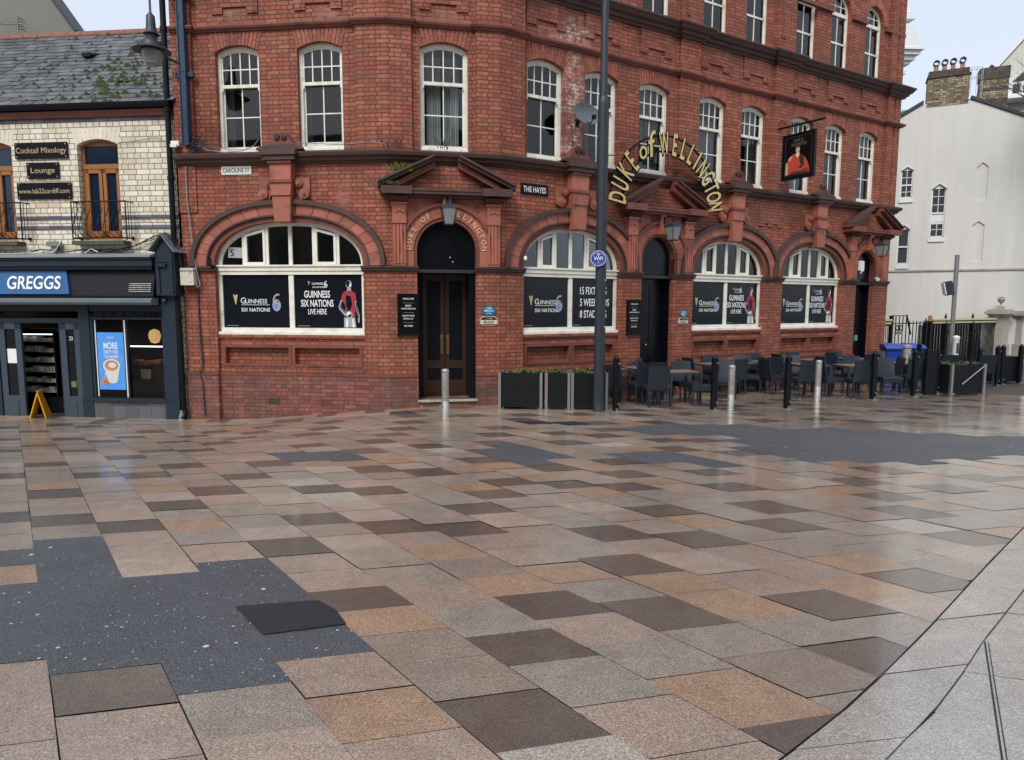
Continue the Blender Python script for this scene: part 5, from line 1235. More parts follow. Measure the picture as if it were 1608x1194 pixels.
for c in (-1.78, -4.26, -6.8):
    b = MB(); n = 11
    for i in range(n):
        a0 = -1+2*i/n+.012; a1 = -1+2*(i+1)/n-.012; f = lambda a, up: c+a*.5*(1.14 if up else 1)
        zf = lambda a: 5.0+.12*(1-a*a)+.004
        b.prism([(f(a0,0),zf(a0)),(f(a1,0),zf(a1)),(f(a1,1),5.33+.02*(1-a1*a1)),(f(a0,1),5.33+.02*(1-a0*a0))], -.004, .03)
    b.build('lintel', 'cream_voussoir', shop, MG) if 'cream_voussoir' in M else None
    x = .47; fr = MB(); D = .13; 
    fr.box(-x, -x+.07, D, D+.08, 3.0, 5.05); fr.box(x-.07, x, D, D+.08, 3.0, 5.05); fr.prism([(-x,5.0),(x,5.0),(.3,5.08),(0,5.12),(-.3,5.08)], D, D+.08); fr.box(-x, x, D-.02, D+.08, 4.52, 4.62); fr.box(-x, x, D, D+.08, 3.0, 3.08)
    fo = fr.build('casement_window', 'wood_amber', shop, FG.M(c))
    for s in (-1, 1):
        q = MB(); x0, x1 = sorted((s*.012, s*.395)); q.box(x0, x0+.075, D-.02, D+.04, 3.08, 4.51); q.box(x1-.075, x1, D-.02, D+.04, 3.08, 4.51); q.box(x0, x1, D-.02, D+.04, 3.08, 3.2); q.box(x0, x1, D-.02, D+.04, 4.43, 4.51); q.build('casement', 'wood_amber', fo, FG.M(c))
    q = MB(); q.box(-.4, .4, D+.03, D+.035, 3.1, 5.0); q.build('glass', 'glass_night', fo, FG.M(c)) if 'glass_night' in M else None
    q = MB(); q.box(-.60, .60, -.24, .02, 2.88, 2.965); q.build('window_ledge', 'mossy_stone', shop, FG.M(c+.06)) if 'mossy_stone' in M else None
# balconette railings
def railing(c, label):
    b = MB(); w2 = .62
    y1 = -.24; b.tube([(-w2,0,3.78),(-w2,y1,3.78),(w2,y1,3.78),(w2,0,3.78)], .014, 5); b.tube([(-w2,0,3.02),(-w2,y1,3.02),(w2,y1,3.02),(w2,0,3.02)], .014, 5)
    fr = [(-w2,y1),(w2,y1)]
    for x, y in fr: b.tube([(x,y,3.78),(x,y,2.97)], .014, 5)
    for k in range(1, 9):
        x = -w2+2*w2*k/9; b.tube([(x+.0,y1,3.78),(x+.01,y1,3.6),(x-.05,y1-.03,3.42),(x-.06,y1-.09,3.22),(x-.02,y1-.10,3.10),(x+.04,y1-.02,3.02)], .009, 4)
    for s in (-1, 1):
        for yy in (-.08,-.16): b.tube([(s*w2,yy,3.78),(s*w2,yy,3.02)], .009, 4)
    r = empty('balconette_railing', label, 'railing', FG.M(c), 'bellied black railings below the upper windows'); b.build('rail_bars', 'black_metal', r)
    q = MB(); q.box(-w2-.0, -w2+.05, -.03, 0, 3.0, 3.06); q.box(w2-.05, w2, -.03, 0, 3.0, 3.06); q.build('fixing', 'black_metal', r)
railing(-1.66, 'bellied black iron railing at the upper window right of the three black signs'); railing(-4.08, 'bellied black iron railing left of the three black signs, cut by the photo edge')
# roof: individual slates over a deck
RZ0, RY0, RZ1, RY1 = 5.82, -.16, 8.55, 3.15
L_ = math.hypot(RZ1-RZ0, RY1-RY0); ry, rz = (RY1-RY0)/L_, (RZ1-RZ0)/L_
b = MB(); b.add([(U0,RY0,RZ0-.02),(.1,RY0,RZ0-.02),(.1,RY1,RZ1-.02),(U0,RY1,RZ1-.02)], [(0,1,2,3)]); b.add([(U0,RY1,RZ1-.02),(.1,RY1,RZ1-.02),(.1,6.3,5.8),(U0,6.3,5.8)], [(0,1,2,3)])
deck = b.build('roof', 'slate', shop, MG, recalc=False)
b = MB(); q = random.Random(5); ex = .215; rows = int(L_/ex)
for j in range(rows+1):
    x = U0+(.13 if j % 2 else 0); t0 = j*ex-.03; t1 = min(t0+ex*1.25, L_)
    while x < .06:
        w_ = .27; x1 = min(x+w_-.006, .1); lift = .008+q.uniform(0,.009); tt = q.uniform(-.02,.02)
        sk = q.uniform(-.014,.014) if q.random() < .4 else 0; w_ = q.uniform(.24,.30)
        def pt(xx, t, h): return (xx, RY0+ry*t-rz*h, RZ0+rz*t+ry*h)
        if q.random() > .012: b.add([pt(x,t0+tt+sk,lift+.006),pt(x1,t0+tt-sk,lift+.006),pt(x1,t1,.006),pt(x,t1,.006),pt(x,t0+tt+sk,lift),pt(x1,t0+tt-sk,lift)], [(0,1,2,3),(4,5,1,0)])
        x += w_
b.build('slates', 'slate', deck, MG, recalc=False)
b = MB()
for k in range(24): x = U0+.4*k; b.prism([(x+.005,0),(x+.395,0),(x+.395,.09),(x+.005,.09)], RY1-.14, RY1+.12)
b.v = [(x, y, RZ1-.06+z-.35*abs(y-RY1)+.02) for x, y, z in b.v]; b.build('ridge_tiles', 'ridge', deck, MG)
b = MB(); q = random.Random(8)
for k in range(330):
    t = abs(q.gauss(0, L_*.5)); t = min(t, L_*.95)+.05; t = round(t/ex)*ex-.02; x = q.uniform(U0, 0) if q.random() < .45 else q.gauss(-1.3, .9)
    if x > 0 or x < U0: continue
    s = q.uniform(.02,.062)*(1.3 if x > -2.6 else .8); n = 7
    c = (x, RY0+ry*t-rz*.035, RZ0+rz*t+ry*.035)
    vs = [(c[0], c[1]-rz*s*.8, c[2]+ry*s*.8)]; 
    for i in range(n): a = 2*PI*i/n; rr = s*q.uniform(.75,1.25); vs.append((c[0]+rr*1.35*math.cos(a), c[1]+ry*rr*.7*math.sin(a)+rz*.02, c[2]+rz*rr*.7*math.sin(a)-ry*.02))
    b.add(vs, [(0,1+i,1+(i+1)%n) for i in range(n)])
o = b.build('moss', 'moss', deck, MG, recalc=False); o['kind'] = 'stuff'
b = MB(); b.box(-3.3,-3.08,.0,.2,0,.09); b.v = [(x, RY0+ry*2.55-.12+y, RZ0+rz*2.55+z) for x, y, z in b.v]; b.build('roof_vent', 'black_metal', deck, MG)
# shopfront
PRJ = -.16
b = MB(); b.box(U0, -.44, -.36, .0, 2.42, 2.60); b.box(U0, -.44, -.40, .0, 2.56, 2.60); b.box(U0, -.46, -.32, 0, 2.36, 2.42); b.build('shopfront_cornice', 'shop_blue', shop, MG)
b = MB(); b.side([(0,2.61),(-.43,2.60),(-.43,2.635),(0,2.72)], U0, -.42); b.build('flashing', 'lead', shop, MG)
b = MB(); b.side([(-.0,2.36),(-.22,2.36),(-.33,1.80),(-.33,1.77),(0,1.77)], U0, -.46); fa = b.build('fascia', 'shop_panel', shop, MG)
b = MB(); b.box(U0, -.44, -.345, -.0, 2.345, 2.365); b.box(U0, -.44, -.35, 0, 1.755, 1.775); b.build('fascia_trim', 'black_metal', fa, MG)
tilt = math.atan2(.11, .56)
Mf = MG @ Matrix.Translation((0, -.335, 1.80)) @ Matrix.Rotation(-tilt, 4, 'X')
b = MB(); b.prism([(-7.6,.02),(-2.35,.02),(-2.46,.54),(-7.6,.54)], -.045, 0, 0); b.text('GREGGS', -2.56, .13, -.06, .40, .84, .014, m=1, align='r', thick=.012, res=6)
for i in range(4): b.box(-4.62+(i%2)*.13, -4.51+(i%2)*.13, -.057, -.046, .13+(i//2)*.13, .24+(i//2)*.13, 1)
b.build('shop_sign', ['bright_blue','white_print'], fa, Mf, recalc=False)
b = MB()
for k in range(5): b.box(-1.0+.0, -.50, -.03, .0, .07+k*.042, .085+k*.042)
b.build('air_vent', 'steel', fa, Mf)
b = MB(); b.side([(-.2,1.60),(-.42,1.60),(-.47,1.65),(-.47,1.70),(-.40,1.74),(-.2,1.755)], U0, -.43); b.build('awning_cassette', 'awning', shop, MG)
# gabled console at the right end
b = MB(); b.prism([(-.40,1.80),(.03,1.80),(.03,2.78),(-.185,3.05),(-.40,2.78)], -.30, .0); co = b.build('console', 'shop_blue', shop, MG)
b = MB(); b.prism([(-.46,2.72),(-.185,3.06),(-.185,3.10),(-.50,2.72)][::-1], -.42, 0); b.prism([(-.185,3.06),(.09,2.70),(.13,2.70),(-.185,3.10)], -.42, 0); b.build('console_roof', 'awning', co, MG)
b = MB(); b.box(-.36,-.14,-.36,-.3,2.40,2.46); b.box(-.34,-.30,-.33,-.3,1.85,2.40); b.box(-.05,.0,-.33,-.3,1.85,2.7); b.prism([(-.33,2.5),(-.04,2.5),(-.04,2.74),(-.185,2.92),(-.33,2.74)], -.315, -.30); b.build('console_moulding', 'shop_blue', co, MG)
def gp(name, boxes, mat, par=shop, **k):
    b = MB()
    for q in boxes: b.box(*q)
    return b.build(name, mat, par, MG, **k)
zb = -1.0
gp('shop_pilaster', [(-.40,-.09,-.16,.05,zb-.2,1.8),(-.41,-.08,-.175,.05,zb-.2,-.48),(-.415,-.075,-.185,.05,-.50,-.46)], 'shop_blue')
gp('shop_pilaster', [(-2.38,-2.14,-.12,.1,zb-.2,1.6),(-2.39,-2.13,-.135,.1,zb-.2,-.48),(-2.395,-2.125,-.145,.1,-.50,-.46)], 'shop_blue')
gp('shop_pilaster', [(-4.62,-4.36,-.12,.1,zb-.2,1.6)], 'shop_blue')
gp('shop_head', [(U0,-.40,-.10,.02,1.46,1.6),(-2.14,-.4,-.1,.0,1.28,1.33)], 'shop_blue')
b = MB()
for k in range(7): b.box(-2.05+.24*k, -2.05+.24*k+.22, -.05, .0, 1.34, 1.45)
b.build('leaded_toplight', 'gloss_black', shop, MG)
gp('shop_window', [(-2.14,-2.08,-.1,.0,-.45,1.30),(-1.36,-1.28,-.1,.0,-.45,1.30),(-.46,-.40,-.1,0,-.45,1.30)], 'shop_blue')
b = MB(); b.add([(-2.08,-.05,-.45),(-.46,-.05,-.45),(-.46,-.05,1.3),(-2.08,-.05,1.3)], [(0,1,2,3)]); b.build('shop_window_glass', 'shop_glass', shop, MG)
gp('window_ledge', [(-2.14,-.40,-.19,.02,-.50,-.44)], 'shop_blue')
b = MB(); b.box(-2.13,-.41,-.12,.1,zb-.3,-.50); b.build('stall_riser', 'tile_grey', shop, MG, uv=True)
gp('bright_trim', [(-2.06,-2.035,-.06,-.045,-.42,1.27),(-1.335,-1.31,-.108,-.1,-.42,1.27)], 'plastic_white')
def shopdoor(x0, x1, s):
    b = MB(); b.box(x0, x0+.14, -.1, -.04, zb, 1.2); b.box(x1-.14, x1, -.1, -.04, zb, 1.2); b.box(x0, x1, -.1, -.04, 1.06, 1.2); b.box(x0+.14, x1-.14, -.1, -.04, zb, -.42)
    b.box(x0+.17, x1-.17, -.112, -.1, -.88, -.55); d = b.build('door', 'shop_grey', shop, MG)
    b = MB(); b.box(x0+.14, x1-.14, -.075, -.068, -.42, 1.06); b.build('door_glass', 'gloss_black', d, MG)
    b = MB()
    if s > 0: b.box(x0+.18, x1-.18, -.078, -.076, -.22, -.09, 0); b.text('23', (x0+x1)/2, .82, -.078, .12, .8, .004, m=1)
    else: b.box(x0+.16, x1-.16, -.078, -.076, .30, .62, 1)
    b.build('door_notice', ['leaf','white_print'], d, MG, recalc=False)
shopdoor(-2.86, -2.38, 1); shopdoor(-4.34, -3.80, -1)
gp('door_frame', [(-4.36,-2.38,-.12,.0,1.2,1.30),(-2.88,-2.86,-.1,.4,zb,1.2)], 'shop_blue')
b = MB(); b.box(-4.36,-2.14,-.22,.5,zb-.2,zb+.05); b.build('threshold', 'stone', shop, MG)
b = MB(); b.box(U0,-4.62,-.02,.05,zb-.2,2.3); b.build('shopfront_panel', 'shop_blue', shop, MG)
# interior shell
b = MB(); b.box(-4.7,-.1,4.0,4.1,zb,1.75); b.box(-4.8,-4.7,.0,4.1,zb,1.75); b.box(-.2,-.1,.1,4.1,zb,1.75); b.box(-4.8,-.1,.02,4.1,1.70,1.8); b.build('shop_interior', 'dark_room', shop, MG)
b = MB(); b.box(-4.7,-.2,.5,4.0,zb-.1,zb+.04); b.build('shop_floor', 'wood', shop, MG)
b = MB(); b.box(-4.7,-.1,.24,.28,1.45,2.3); b.build('ceiling_panel', 'dark_room', shop, MG)
# alarm and small fittings
b = MB(); b.lathe([(.001,-.05),(.035,-.03),(.045,0)], 0, 0, 14); b.v = [(x, zz-.02, -y) for x, y, zz in b.v]
one(b, 'door_sounder', 'shop_grey', FG.M(-.30, 1.70, .18), 'small round grey sounder on the right shopfront pilaster', 'sounder')
for t, u, z, w_, h, sz, sx_, lab in (('Cocktail Mixology', -3.06, 4.90, 1.24, .34, .165, .98, 'top'), ('Lounge', -3.05, 4.48, .76, .34, .165, 1.2, 'middle'), ('www.lab22cardiff.com', -3.05, 4.05, 1.28, .35, .145, .92, 'bottom')):
    r = empty('black_sign', {'top':'black sign reading Cocktail Mixology, topmost on the cream brick','middle':'short black sign reading Lounge, between two longer black signs','bottom':'black sign with a web address, lowest on the cream brick'}[lab], 'sign', FG.M(u, z), 'black perspex signs on the cream brick wall')
    b = MB(); b.bbox(-w_/2, w_/2, -.035, -.02, -h/2, h/2, .006); b.build('panel', 'black_board', r)
    b = MB(); b.text(t, 0, -.05, -.038, sz, sx_, .0, res=3); b.build('lettering', 'gold_print', r, recalc=False)
    b = MB()
    for sx2 in (-1, 1):
        for sz2 in (-1, 1): b.disc(sx2*(w_/2-.045), sz2*(h/2-.04), .013, -.042, .0, 10)
    b.build('stud', 'steel', r)
# floodlight and cables on the shop
r = empty('floodlight', 'small grey floodlight on the cream brick above the shop sign', 'floodlight', FG.M(-2.85, 2.86))
b = MB(); b.bbox(-.14,.14,-.16,-.04,.0,.10,.01); b.build('lamp_housing', 'galv', r); b = MB(); b.box(-.06,.06,-.12,.0,-.10,.0); b.build('bracket', 'galv', r)
b = MB(); b.tube([(-6.5,-.1,2.68),(-4.4,-.1,2.73),(-3.6,-.1,2.70),(-3.2,-.06,2.80),(-2.6,-.08,2.74),(-2.2,-.1,2.78),(-1.6,-.08,2.74),(-1.0,-.06,2.86),(-.55,-.08,3.05),(-.2,-.2,3.12),(-.0,-.3,3.0),(.08,-.2,2.6),(.1,-.15,2.3)], .014, 6)
b.tube([(-2.0,-.1,2.75),(-1.5,-.12,2.80),(-1.3,-.1,2.72),(-.9,-.08,2.9),(-.5,-.1,3.0)], .009, 5); b.tube([(-.16,-.2,3.11),(.03,-.25,2.9),(.1,-.2,2.7),(.12,-.15,2.2)], .012, 5); b.tube([(-.18,-.1,3.11),(.06,-.15,2.85),(.1,-.1,2.5)], .008, 5)
one(b, 'overhead_cable', 'cable_black', MG, 'black cables draped along the top of the dark blue shopfront', 'cable')
b = MB(); b.tube([(-2.95,-.1,2.72),(-2.75,-.2,2.76),(-2.66,-.18,2.9),(-2.7,-.1,3.0)], .010, 5); b.tube([(-2.1,-.15,2.7),(-1.95,-.16,2.8),(-1.8,-.15,2.73)], .012, 5); b.tube([(-4.6,-.12,2.74),(-3.9,-.14,2.70),(-3.2,-.12,2.73)], .008, 5)
one(b, 'white_cable', 'plastic_white', MG, 'short looped white cables on the lead flashing above the shopfront', 'cable')
b = MB(); b.tube([(-.17,-.03,5.1),(-.13,-.03,4.4),(-.09,-.03,3.4),(-.07,-.03,2.9)], .007, 4); b.tube([(-1.3,-.02,5.0),(-.9,-.03,5.05),(-.4,-.04,5.1),(-.1,-.05,5.0)], .005, 4)
one(b, 'thin_wall_cable', 'cable_black', MG, 'thin dark cable running down the cream bricks by the drainpipe', 'cable')
b = MB(); b.lathe([(.10,0),(.09,.05),(.035,.26),(.03,.3)], -.02, -.22, 10, z0=-.97); 
one(b, 'pipe_boot', 'galv', MG, 'small silver pipe boot at the foot of the black drainpipe', 'pipe fitting', smooth=True)
# window poster with a cup
r = empty('shop_poster', 'blue poster of a frothy coffee cup reading MORE in the shop window', 'poster', FG.M(-1.70, .37, .055))
b = MB(); b.box(-.31,.31,-.01,.0,-.63,.63); b.build('sheet', 'poster_blue', r)
b = MB(); y = -.013; b.text('GREGGS', 0, .50, y, .05, .9, .004); b.text('MORE', 0, .27, y, .20, .62, .02); b.text('TASTY FOR', 0, .16, y, .11, .62, .012); b.text('YOUR MONEY', 0, .06, y, .10, .56, .012); b.build('lettering', 'white_print', r, recalc=False)
b = MB(); b.disc(0, -.10, .15, y-.002, y-.0005, 26, sx=1.35); b.prism([(-.19,-.13),(.19,-.13),(.12,-.46),(.06,-.49),(-.04,-.49),(-.09,-.46)][::-1], y-.001, y); b.tube([(-.15,y,-.2),(-.17,y,-.35),(-.2,y,-.45)], .012, 4); b.build('cup_picture', 'cup', r, recalc=False)
b = MB(); b.disc(.0, -.095, .115, y-.004, y-.003, 22, sx=1.4); b.build('coffee_picture', 'coffee', r, recalc=False)
b = MB(); b.disc(.02, -.09, .06, y-.006, y-.005, 16, sx=1.6); b.build('foam_picture', 'cup', r, recalc=False)
b = MB(); b.disc(-.17, -.45, .075, y-.006, y-.005, 18, m=0); b.text('£2', -.17, -.48, y-.008, .09, .7, .01, m=1); b.build('price_badge', ['orange','wood'], r, recalc=False)
# shop contents
r = empty('display_cabinet', 'open chilled display cabinet of wrapped food seen through the doorway', 'display cabinet', FG.M(-3.9, zb+.05, -.55))
b = MB(); b.box(-.6,.6,.3,.4,0,2.0); b.box(-.6,-.56,-.1,.3,0,2.0); b.box(.40,.44,-.1,.3,0,2.0); b.box(-.6,.6,-.1,.3,0,.42); b.box(-.6,.6,-.12,.3,1.92,2.0); b.build('cabinet_body', 'black_metal', r)
for k in range(6):
    z = .52+k*.235; b = MB(); b.box(-.58,.40,-.06,.3,z,z+.022); b.build('shelf', 'steel', r)
    b = MB(); q = random.Random(k+20); x = -.55
    while x < .34:
        w_ = q.uniform(.05,.11); h = q.uniform(.05,.13); b.bbox(x, x+w_, q.uniform(-.04,.0), .2, z+.023, z+.023+h, .012); x += w_+.012
    b.build('wrapped_food', 'food_wrap' if 'food_wrap' in M else 'cup', r)
b = MB(); b.box(-.56,.4,-.10,-.06,1.86,1.885); b.build('light_tube', 'cool_tube', r)
b = MB(); b.box(-4.5,-3.0,.9,.96,1.60,1.64); b.box(-2.0,-.6,1.2,1.26,1.60,1.64); b.build('ceiling_light', 'ceiling_bulb', shop, MG)
r = empty('wet_floor_sign', 'yellow folding wet floor sign standing in the shop doorway', 'warning sign', FG.M(-3.35, zb+.05, .22) @ Matrix.Rotation(R(22), 4, 'Z'))
for s in (-1, 1):
    b = MB(); th = s*R(17); 
    pl = [(-.19,0),(.19,0),(.12,.66),(-.12,.66)]; b.prism(pl[::-1] if s > 0 else pl[::-1], -.012, .012)
    b.v = [(y+s*.17-s*z*.27+.0, x, z) for x, y, z in b.v]; b.build('panel', 'yellow', r)
b = MB(); b.text('CAUTION', 0, .40, -.0, .075, .6, .006); b.text('!', 0, .18, -.0, .22, .9, .01)
b.v = [(-.185-0*y+z*.27+.0-.0, -x, z) for x, y, z in b.v]; b.build('lettering', 'black_board', r, recalc=False)
r = empty('globe_lamp', 'warm globe lamp glowing inside the right shop window', 'lamp', FG.M(-1.0, .90, -.45))
b = MB(); b.lathe([(.01,-.16),(.08,-.14),(.12,-.05),(.13,.03),(.1,.12),(.02,.16)], 0, 0, 16); b.build('globe', 'warm_lamp', r, smooth=True); b = MB(); b.tube([(0,0,.16),(0,0,.8)], .008, 5); b.build('flex', 'black_metal', r)
r = empty('shop_counter', 'dark serving counter with a lit tray inside the right shop window', 'counter', FG.M(-1.25, zb+.05, -.45))
b = MB(); b.box(-.6,.7,0,.5,0,1.18); b.build('counter_body', 'wood', r)
b = MB()
for x, z in ((-.35,1.26),(-.1,1.24),(.15,1.27),(.38,1.24)): b.bbox(x, x+.16, .05, .25, z-.05, z+.04, .02)
b.build('baked_goods', 'coffee', r); b = MB(); b.box(-.12,.12,-.02,.02,.88,1.10); b.build('paper_notice', 'cream_print', r)
b = MB(); b.box(-.45,.5,.1,.13,1.60,1.62); b.build('heat_lamp', 'ceiling_bulb', r)
# ------------------------------------------------------------------ buildings behind
def raydir(px, py): v = Mc @ Vector((px-804, 1072, 597-py)); return v/v.y
def at(px, py, Y): return EYE+raydir(px, py)*Y
gy = gz(16, 27)
FW = Face(Vector((17.966, 28.0)), -26)
wb = empty('white_gabled_building', 'white rendered gable end with pointed windows, beyond the tables', 'building', FW.M(0, gy))
def pointed(x0, x1, z0, zs, zt): return [(x0,z0),(x1,z0),(x1,zs),((x0+x1)/2,zt),(x0,zs)]
wins = [(-2.14,-1.70,6.06,7.21,7.33), (-1.0,-.50,4.42,6.40,6.57), (-2.12,-1.70,3.36,4.83,4.98)]
bl = [(.47,.87,5.81,7.10,7.30), (.46,.87,3.42,4.85,5.01), (3.0,3.5,4.4,6.4,6.6)]
hs = [pointed(*q) for q in wins+bl]
out = [(-5.2,-1.2),(5.6,-1.2),(5.6,7.05),(.2,9.70),(-1.5,9.76),(-5.2,7.7)]
b = MB(); b.holed(out, hs, 0, .12)
for q in bl: b.add([(x,.05,z) for x, z in pointed(*q)], [(0,1,2,3,4)])
b.build('wall', 'render_white', wb, FW.M())
b = MB(); b.box(-5.2,-5.1,.01,9,-1.2,7.6); b.box(5.5,5.6,.01,9,-1.2,7.0); b.box(-5.2,5.6,9,9.1,-1.2,7); b.build('side_wall', 'render_white', wb, FW.M())
b = MB(); b.box(-5.2,5.6,-.045,.03,3.06,3.13); b.build('string_band', 'stone', wb, FW.M())
b = MB()
for (xa, za, xb, zb_) in ((-5.3,7.64,-1.5,9.78),(.12,9.76,5.75,6.98)): b.prism([(xa,za),(xb,zb_),(xb,zb_+.13),(xa,za+.13)], -.06, .3)
b.build('verge', 'post_metal', wb, FW.M())
b = MB(); b.prism([(-5.25,7.66),(-.7,10.15),(5.7,7.0)], .08, 9.1); b.build('roof', 'slate_blue', wb, FW.M())
for (x0, x1, z0, zs, zt), kind in zip(wins, (0, 1, 2)):
    b = MB(); D = .07; f = .045
    b.box(x0, x0+f, D, D+.05, z0, zs); b.box(x1-f, x1, D, D+.05, z0, zs); b.box(x0, x1, D, D+.05, z0, z0+.07); zm = z0+(zs-z0)*(.5 if kind else .47); b.box(x0, x1, D-.01, D+.05, zm-.03, zm+.03)
    b.prism([(x0,zs-.03),(x1,zs-.03),(x1,zs+.0),((x0+x1)/2,zt),(x0,zs)], D, D+.05)
    if kind < 2:
        xc = (x0+x1)/2; b.box(xc-.012, xc+.012, D+.01, D+.05, z0, zs)
        nb = 1 if kind == 0 else 2
        for hb, ht in ((z0, zm), (zm, zs)):
            for k in range(1, nb+1): z = hb+(ht-hb)*k/(nb+1); b.box(x0, x1, D+.01, D+.05, z-.012, z+.012)
    fo = b.build('window', 'trim_white', wb, FW.M())
    b = MB(); b.box(x0-.03, x1+.03, -.05, .08, z0-.17, z0-.0); b.prism([(x0-.04,zs-.02),(x0-.0,zs-.02),((x0+x1)/2,zt),((x0+x1)/2,zt+.06)][::-1], -.02, .06); b.prism([(x1,zs-.02),(x1+.04,zs-.02),((x0+x1)/2,zt+.06),((x0+x1)/2,zt)][::-1], -.02, .06); b.build('sill', 'trim_white', fo, FW.M())
    b = MB(); b.box(x0+.03, x1-.03, D+.03, D+.035, z0+.05, zs); b.build('glass', 'pane_grey', fo, FW.M())
    if kind == 1: b = MB(); b.box(x0+.05, x1-.05, D+.022, D+.028, z0+.55, zm-.04); b.build('blind', 'trim_white', fo, FW.M())
b = MB(); b.box(-1.40,.02,-.02,.65,9.62,10.72); b.build('chimney', 'yellow_brick', wb, FW.M(), uv=True)
chn = kids[wb.name][-1]
b = MB(); b.box(-1.44,.06,-.07,.69,10.72,10.78); b.box(-1.38,.0,-.03,.65,10.78,10.99); b.build('chimney_cap', 'dark_brick', chn, FW.M(), uv=True)
for x in (-1.12,-.83,-.54,-.22):
    b = MB(); b.lathe([(.10,0),(.085,.06),(.075,.26),(.085,.28)], x, .30, 12, z0=10.99); b.build('chimney_pot', 'pot', chn, FW.M())
    b = MB(); b.ring(lambda t: (x+.115*math.cos(t), 11.36+.115*math.sin(t)), lambda t: (x+.085*math.cos(t), 11.36+.085*math.sin(t)), .19, .43, 24, 0, 2*PI*.999); b.build('cowl', 'post_metal', chn, FW.M())
# second chimney stack with banded brick on the slope behind
F2 = Face(Vector((21.417, 31.0)), -26)
c2 = empty('rear_slate_building', 'slate roofed building rising behind the white gable, with a banded brick chimney', 'building', F2.M(0, gy))
b = MB(); b.box(-9,7,2.2,9,-1.2,9.3); b.build('wall', 'render_grey', c2, F2.M())
b = MB(); b.side([(2.0,9.2),(6.0,12.0),(9.2,9.2)], -9.2, -.9+1.0-.15); b.side([(2.0,9.3),(4.2,10.95),(4.3,9.3)], -.05, 7.0); b.build('roof', 'slate_blue', c2, F2.M())
b = MB()
for (x0, x1, y) in ((-9.2,-.05,5.95),): b.box(x0, x1, y, y+.15, 11.98, 12.07)
b.box(-9.2,-.05,3.6,3.66,10.28,10.42); b.box(-.05,7,3.95,4.3,10.86,10.98); b.build('ridge_flashing', 'lead', c2, F2.M())
b = MB(); b.box(-.88,.18,0,.6,9.0,12.0); b.build('chimney', 'yellow_brick', c2, F2.M(), uv=True); chn = kids[c2.name][-1]
b = MB(); 
for z0, z1, d in ((11.55,12.05,.03),(11.05,11.2,.004),(10.35,10.72,.004),(9.6,9.98,.004)): b.box(-.88-d,.18+d,-d,.6+d,z0,z1)
b.build('brick_band', 'dark_brick', chn, F2.M(), uv=True)
b = MB(); b.lathe([(.07,0),(.07,.05),(.10,.12),(.02,.2)], -.45, .3, 12, z0=12.05); b.build('cowl', 'post_metal', chn, F2.M())
p0 = at(1524, 137, 30.3); 
r = empty('roof_safety_rail', 'thin galvanised safety rail between the two chimneys', 'rail', TR(p0.x, p0.y, p0.z, -26))
b = MB()
for y in (0, .35):
    b.tube([(0,y,-.3),(0,y,.80)], .012, 5); b.tube([(.42,y,-.3),(.42,y,.72),(.34,y,.80),(0,y,.80)], .012, 5); b.tube([(0,y,.42),(.42,y,.42)], .012, 5)
b.tube([(.2,0,-.3),(.2,0,.8)], .01, 5); b.build('rail_tubes', 'steel', r)
F3 = Face(Vector((24.131, 34.0)), -26)
g3 = empty('pale_gable_building', 'pale gabled building with a white dormer, far right above the roofs', 'building', F3.M(0, gy))
b = MB(); b.prism([(-.9,10.0),(9,10.0),(9,20),(5.2,20.6),(-.9,13.1)], 1.5, 8); b.build('wall', 'render_cream', g3, F3.M())
b = MB(); b.prism([(-1.0,13.02),(5.2,20.65),(5.2,20.8),(-1.0,13.16)], 1.4, 8); b.build('verge', 'trim_white', g3, F3.M())
b = MB(); b.prism([(-.28,11.85),(1.2,11.85),(1.2,12.75),(.46,13.2),(-.28,12.6)], .6, 1.6); b.box(-.4,1.3,.5,1.6,11.72,11.85); b.build('dormer', 'trim_white', g3, F3.M()); dm = kids[g3.name][-1]
b = MB(); b.box(-.07,.20,.585,.6,11.95,12.38); b.box(.35,.9,.585,.6,11.95,12.38); b.prism([(-.12,12.5),(.4,12.5),(.4,12.98),(.35,12.95)][::-1], .585, .6); b.prism([(.5,12.5),(1.05,12.5),(.5,12.98)], .585, .6); b.build('pane', 'pane_grey', dm, F3.M())
b = MB(); b.box(-.8, 9, 1.0, 8.5, -1, 10.0); b.build('lower_wall', 'render_grey', g3, F3.M())
# white corniced building glimpsed beyond the pub's right end
q0 = at(1416, 120, 33.0); FX = Face(Vector((q0.x, q0.y)), 4)
wc = empty('corniced_white_building', 'white building with a deep moulded cornice just beyond the right end of the pub', 'building', FX.M(0, gy))
b = MB(); b.box(-9,0,0,8,-1.2,16.5); b.build('wall', 'render_white', wc, FX.M())
zc = at(1430, 84, 33.0).z
b = MB()
for z0, z1, d in ((zc-.95,zc-.80,.12),(zc-.55,zc-.4,.22),(zc-.4,zc-.2,.36),(zc-.2,zc-.02,.50),(zc-.02,zc+.06,.62)): b.box(-9.2,d,-d,8.2,z0,z1)
b.build('cornice', 'trim_white', wc, FX.M())
b = MB(); b.prism([(-1.2,zc+.06),(.6,zc+.06),(.0,zc+1.0),(-1.2,zc+1.0)], -.55, 8); b.build('blocking_course', 'trim_white', wc, FX.M())
b = MB()
for k in range(4): b.box(-.25+.1*(k%2), .06, -.06, .2, zc-2.6-1.3*k, zc-2.0-1.3*k)
z = zc+1.4; b.box(-1, .3, -.3, .2, z, z+.3); b.box(-1,.12,-.12,.2,z+.3,z+2.4); b.build('quoin', 'trim_white', wc, FX.M())
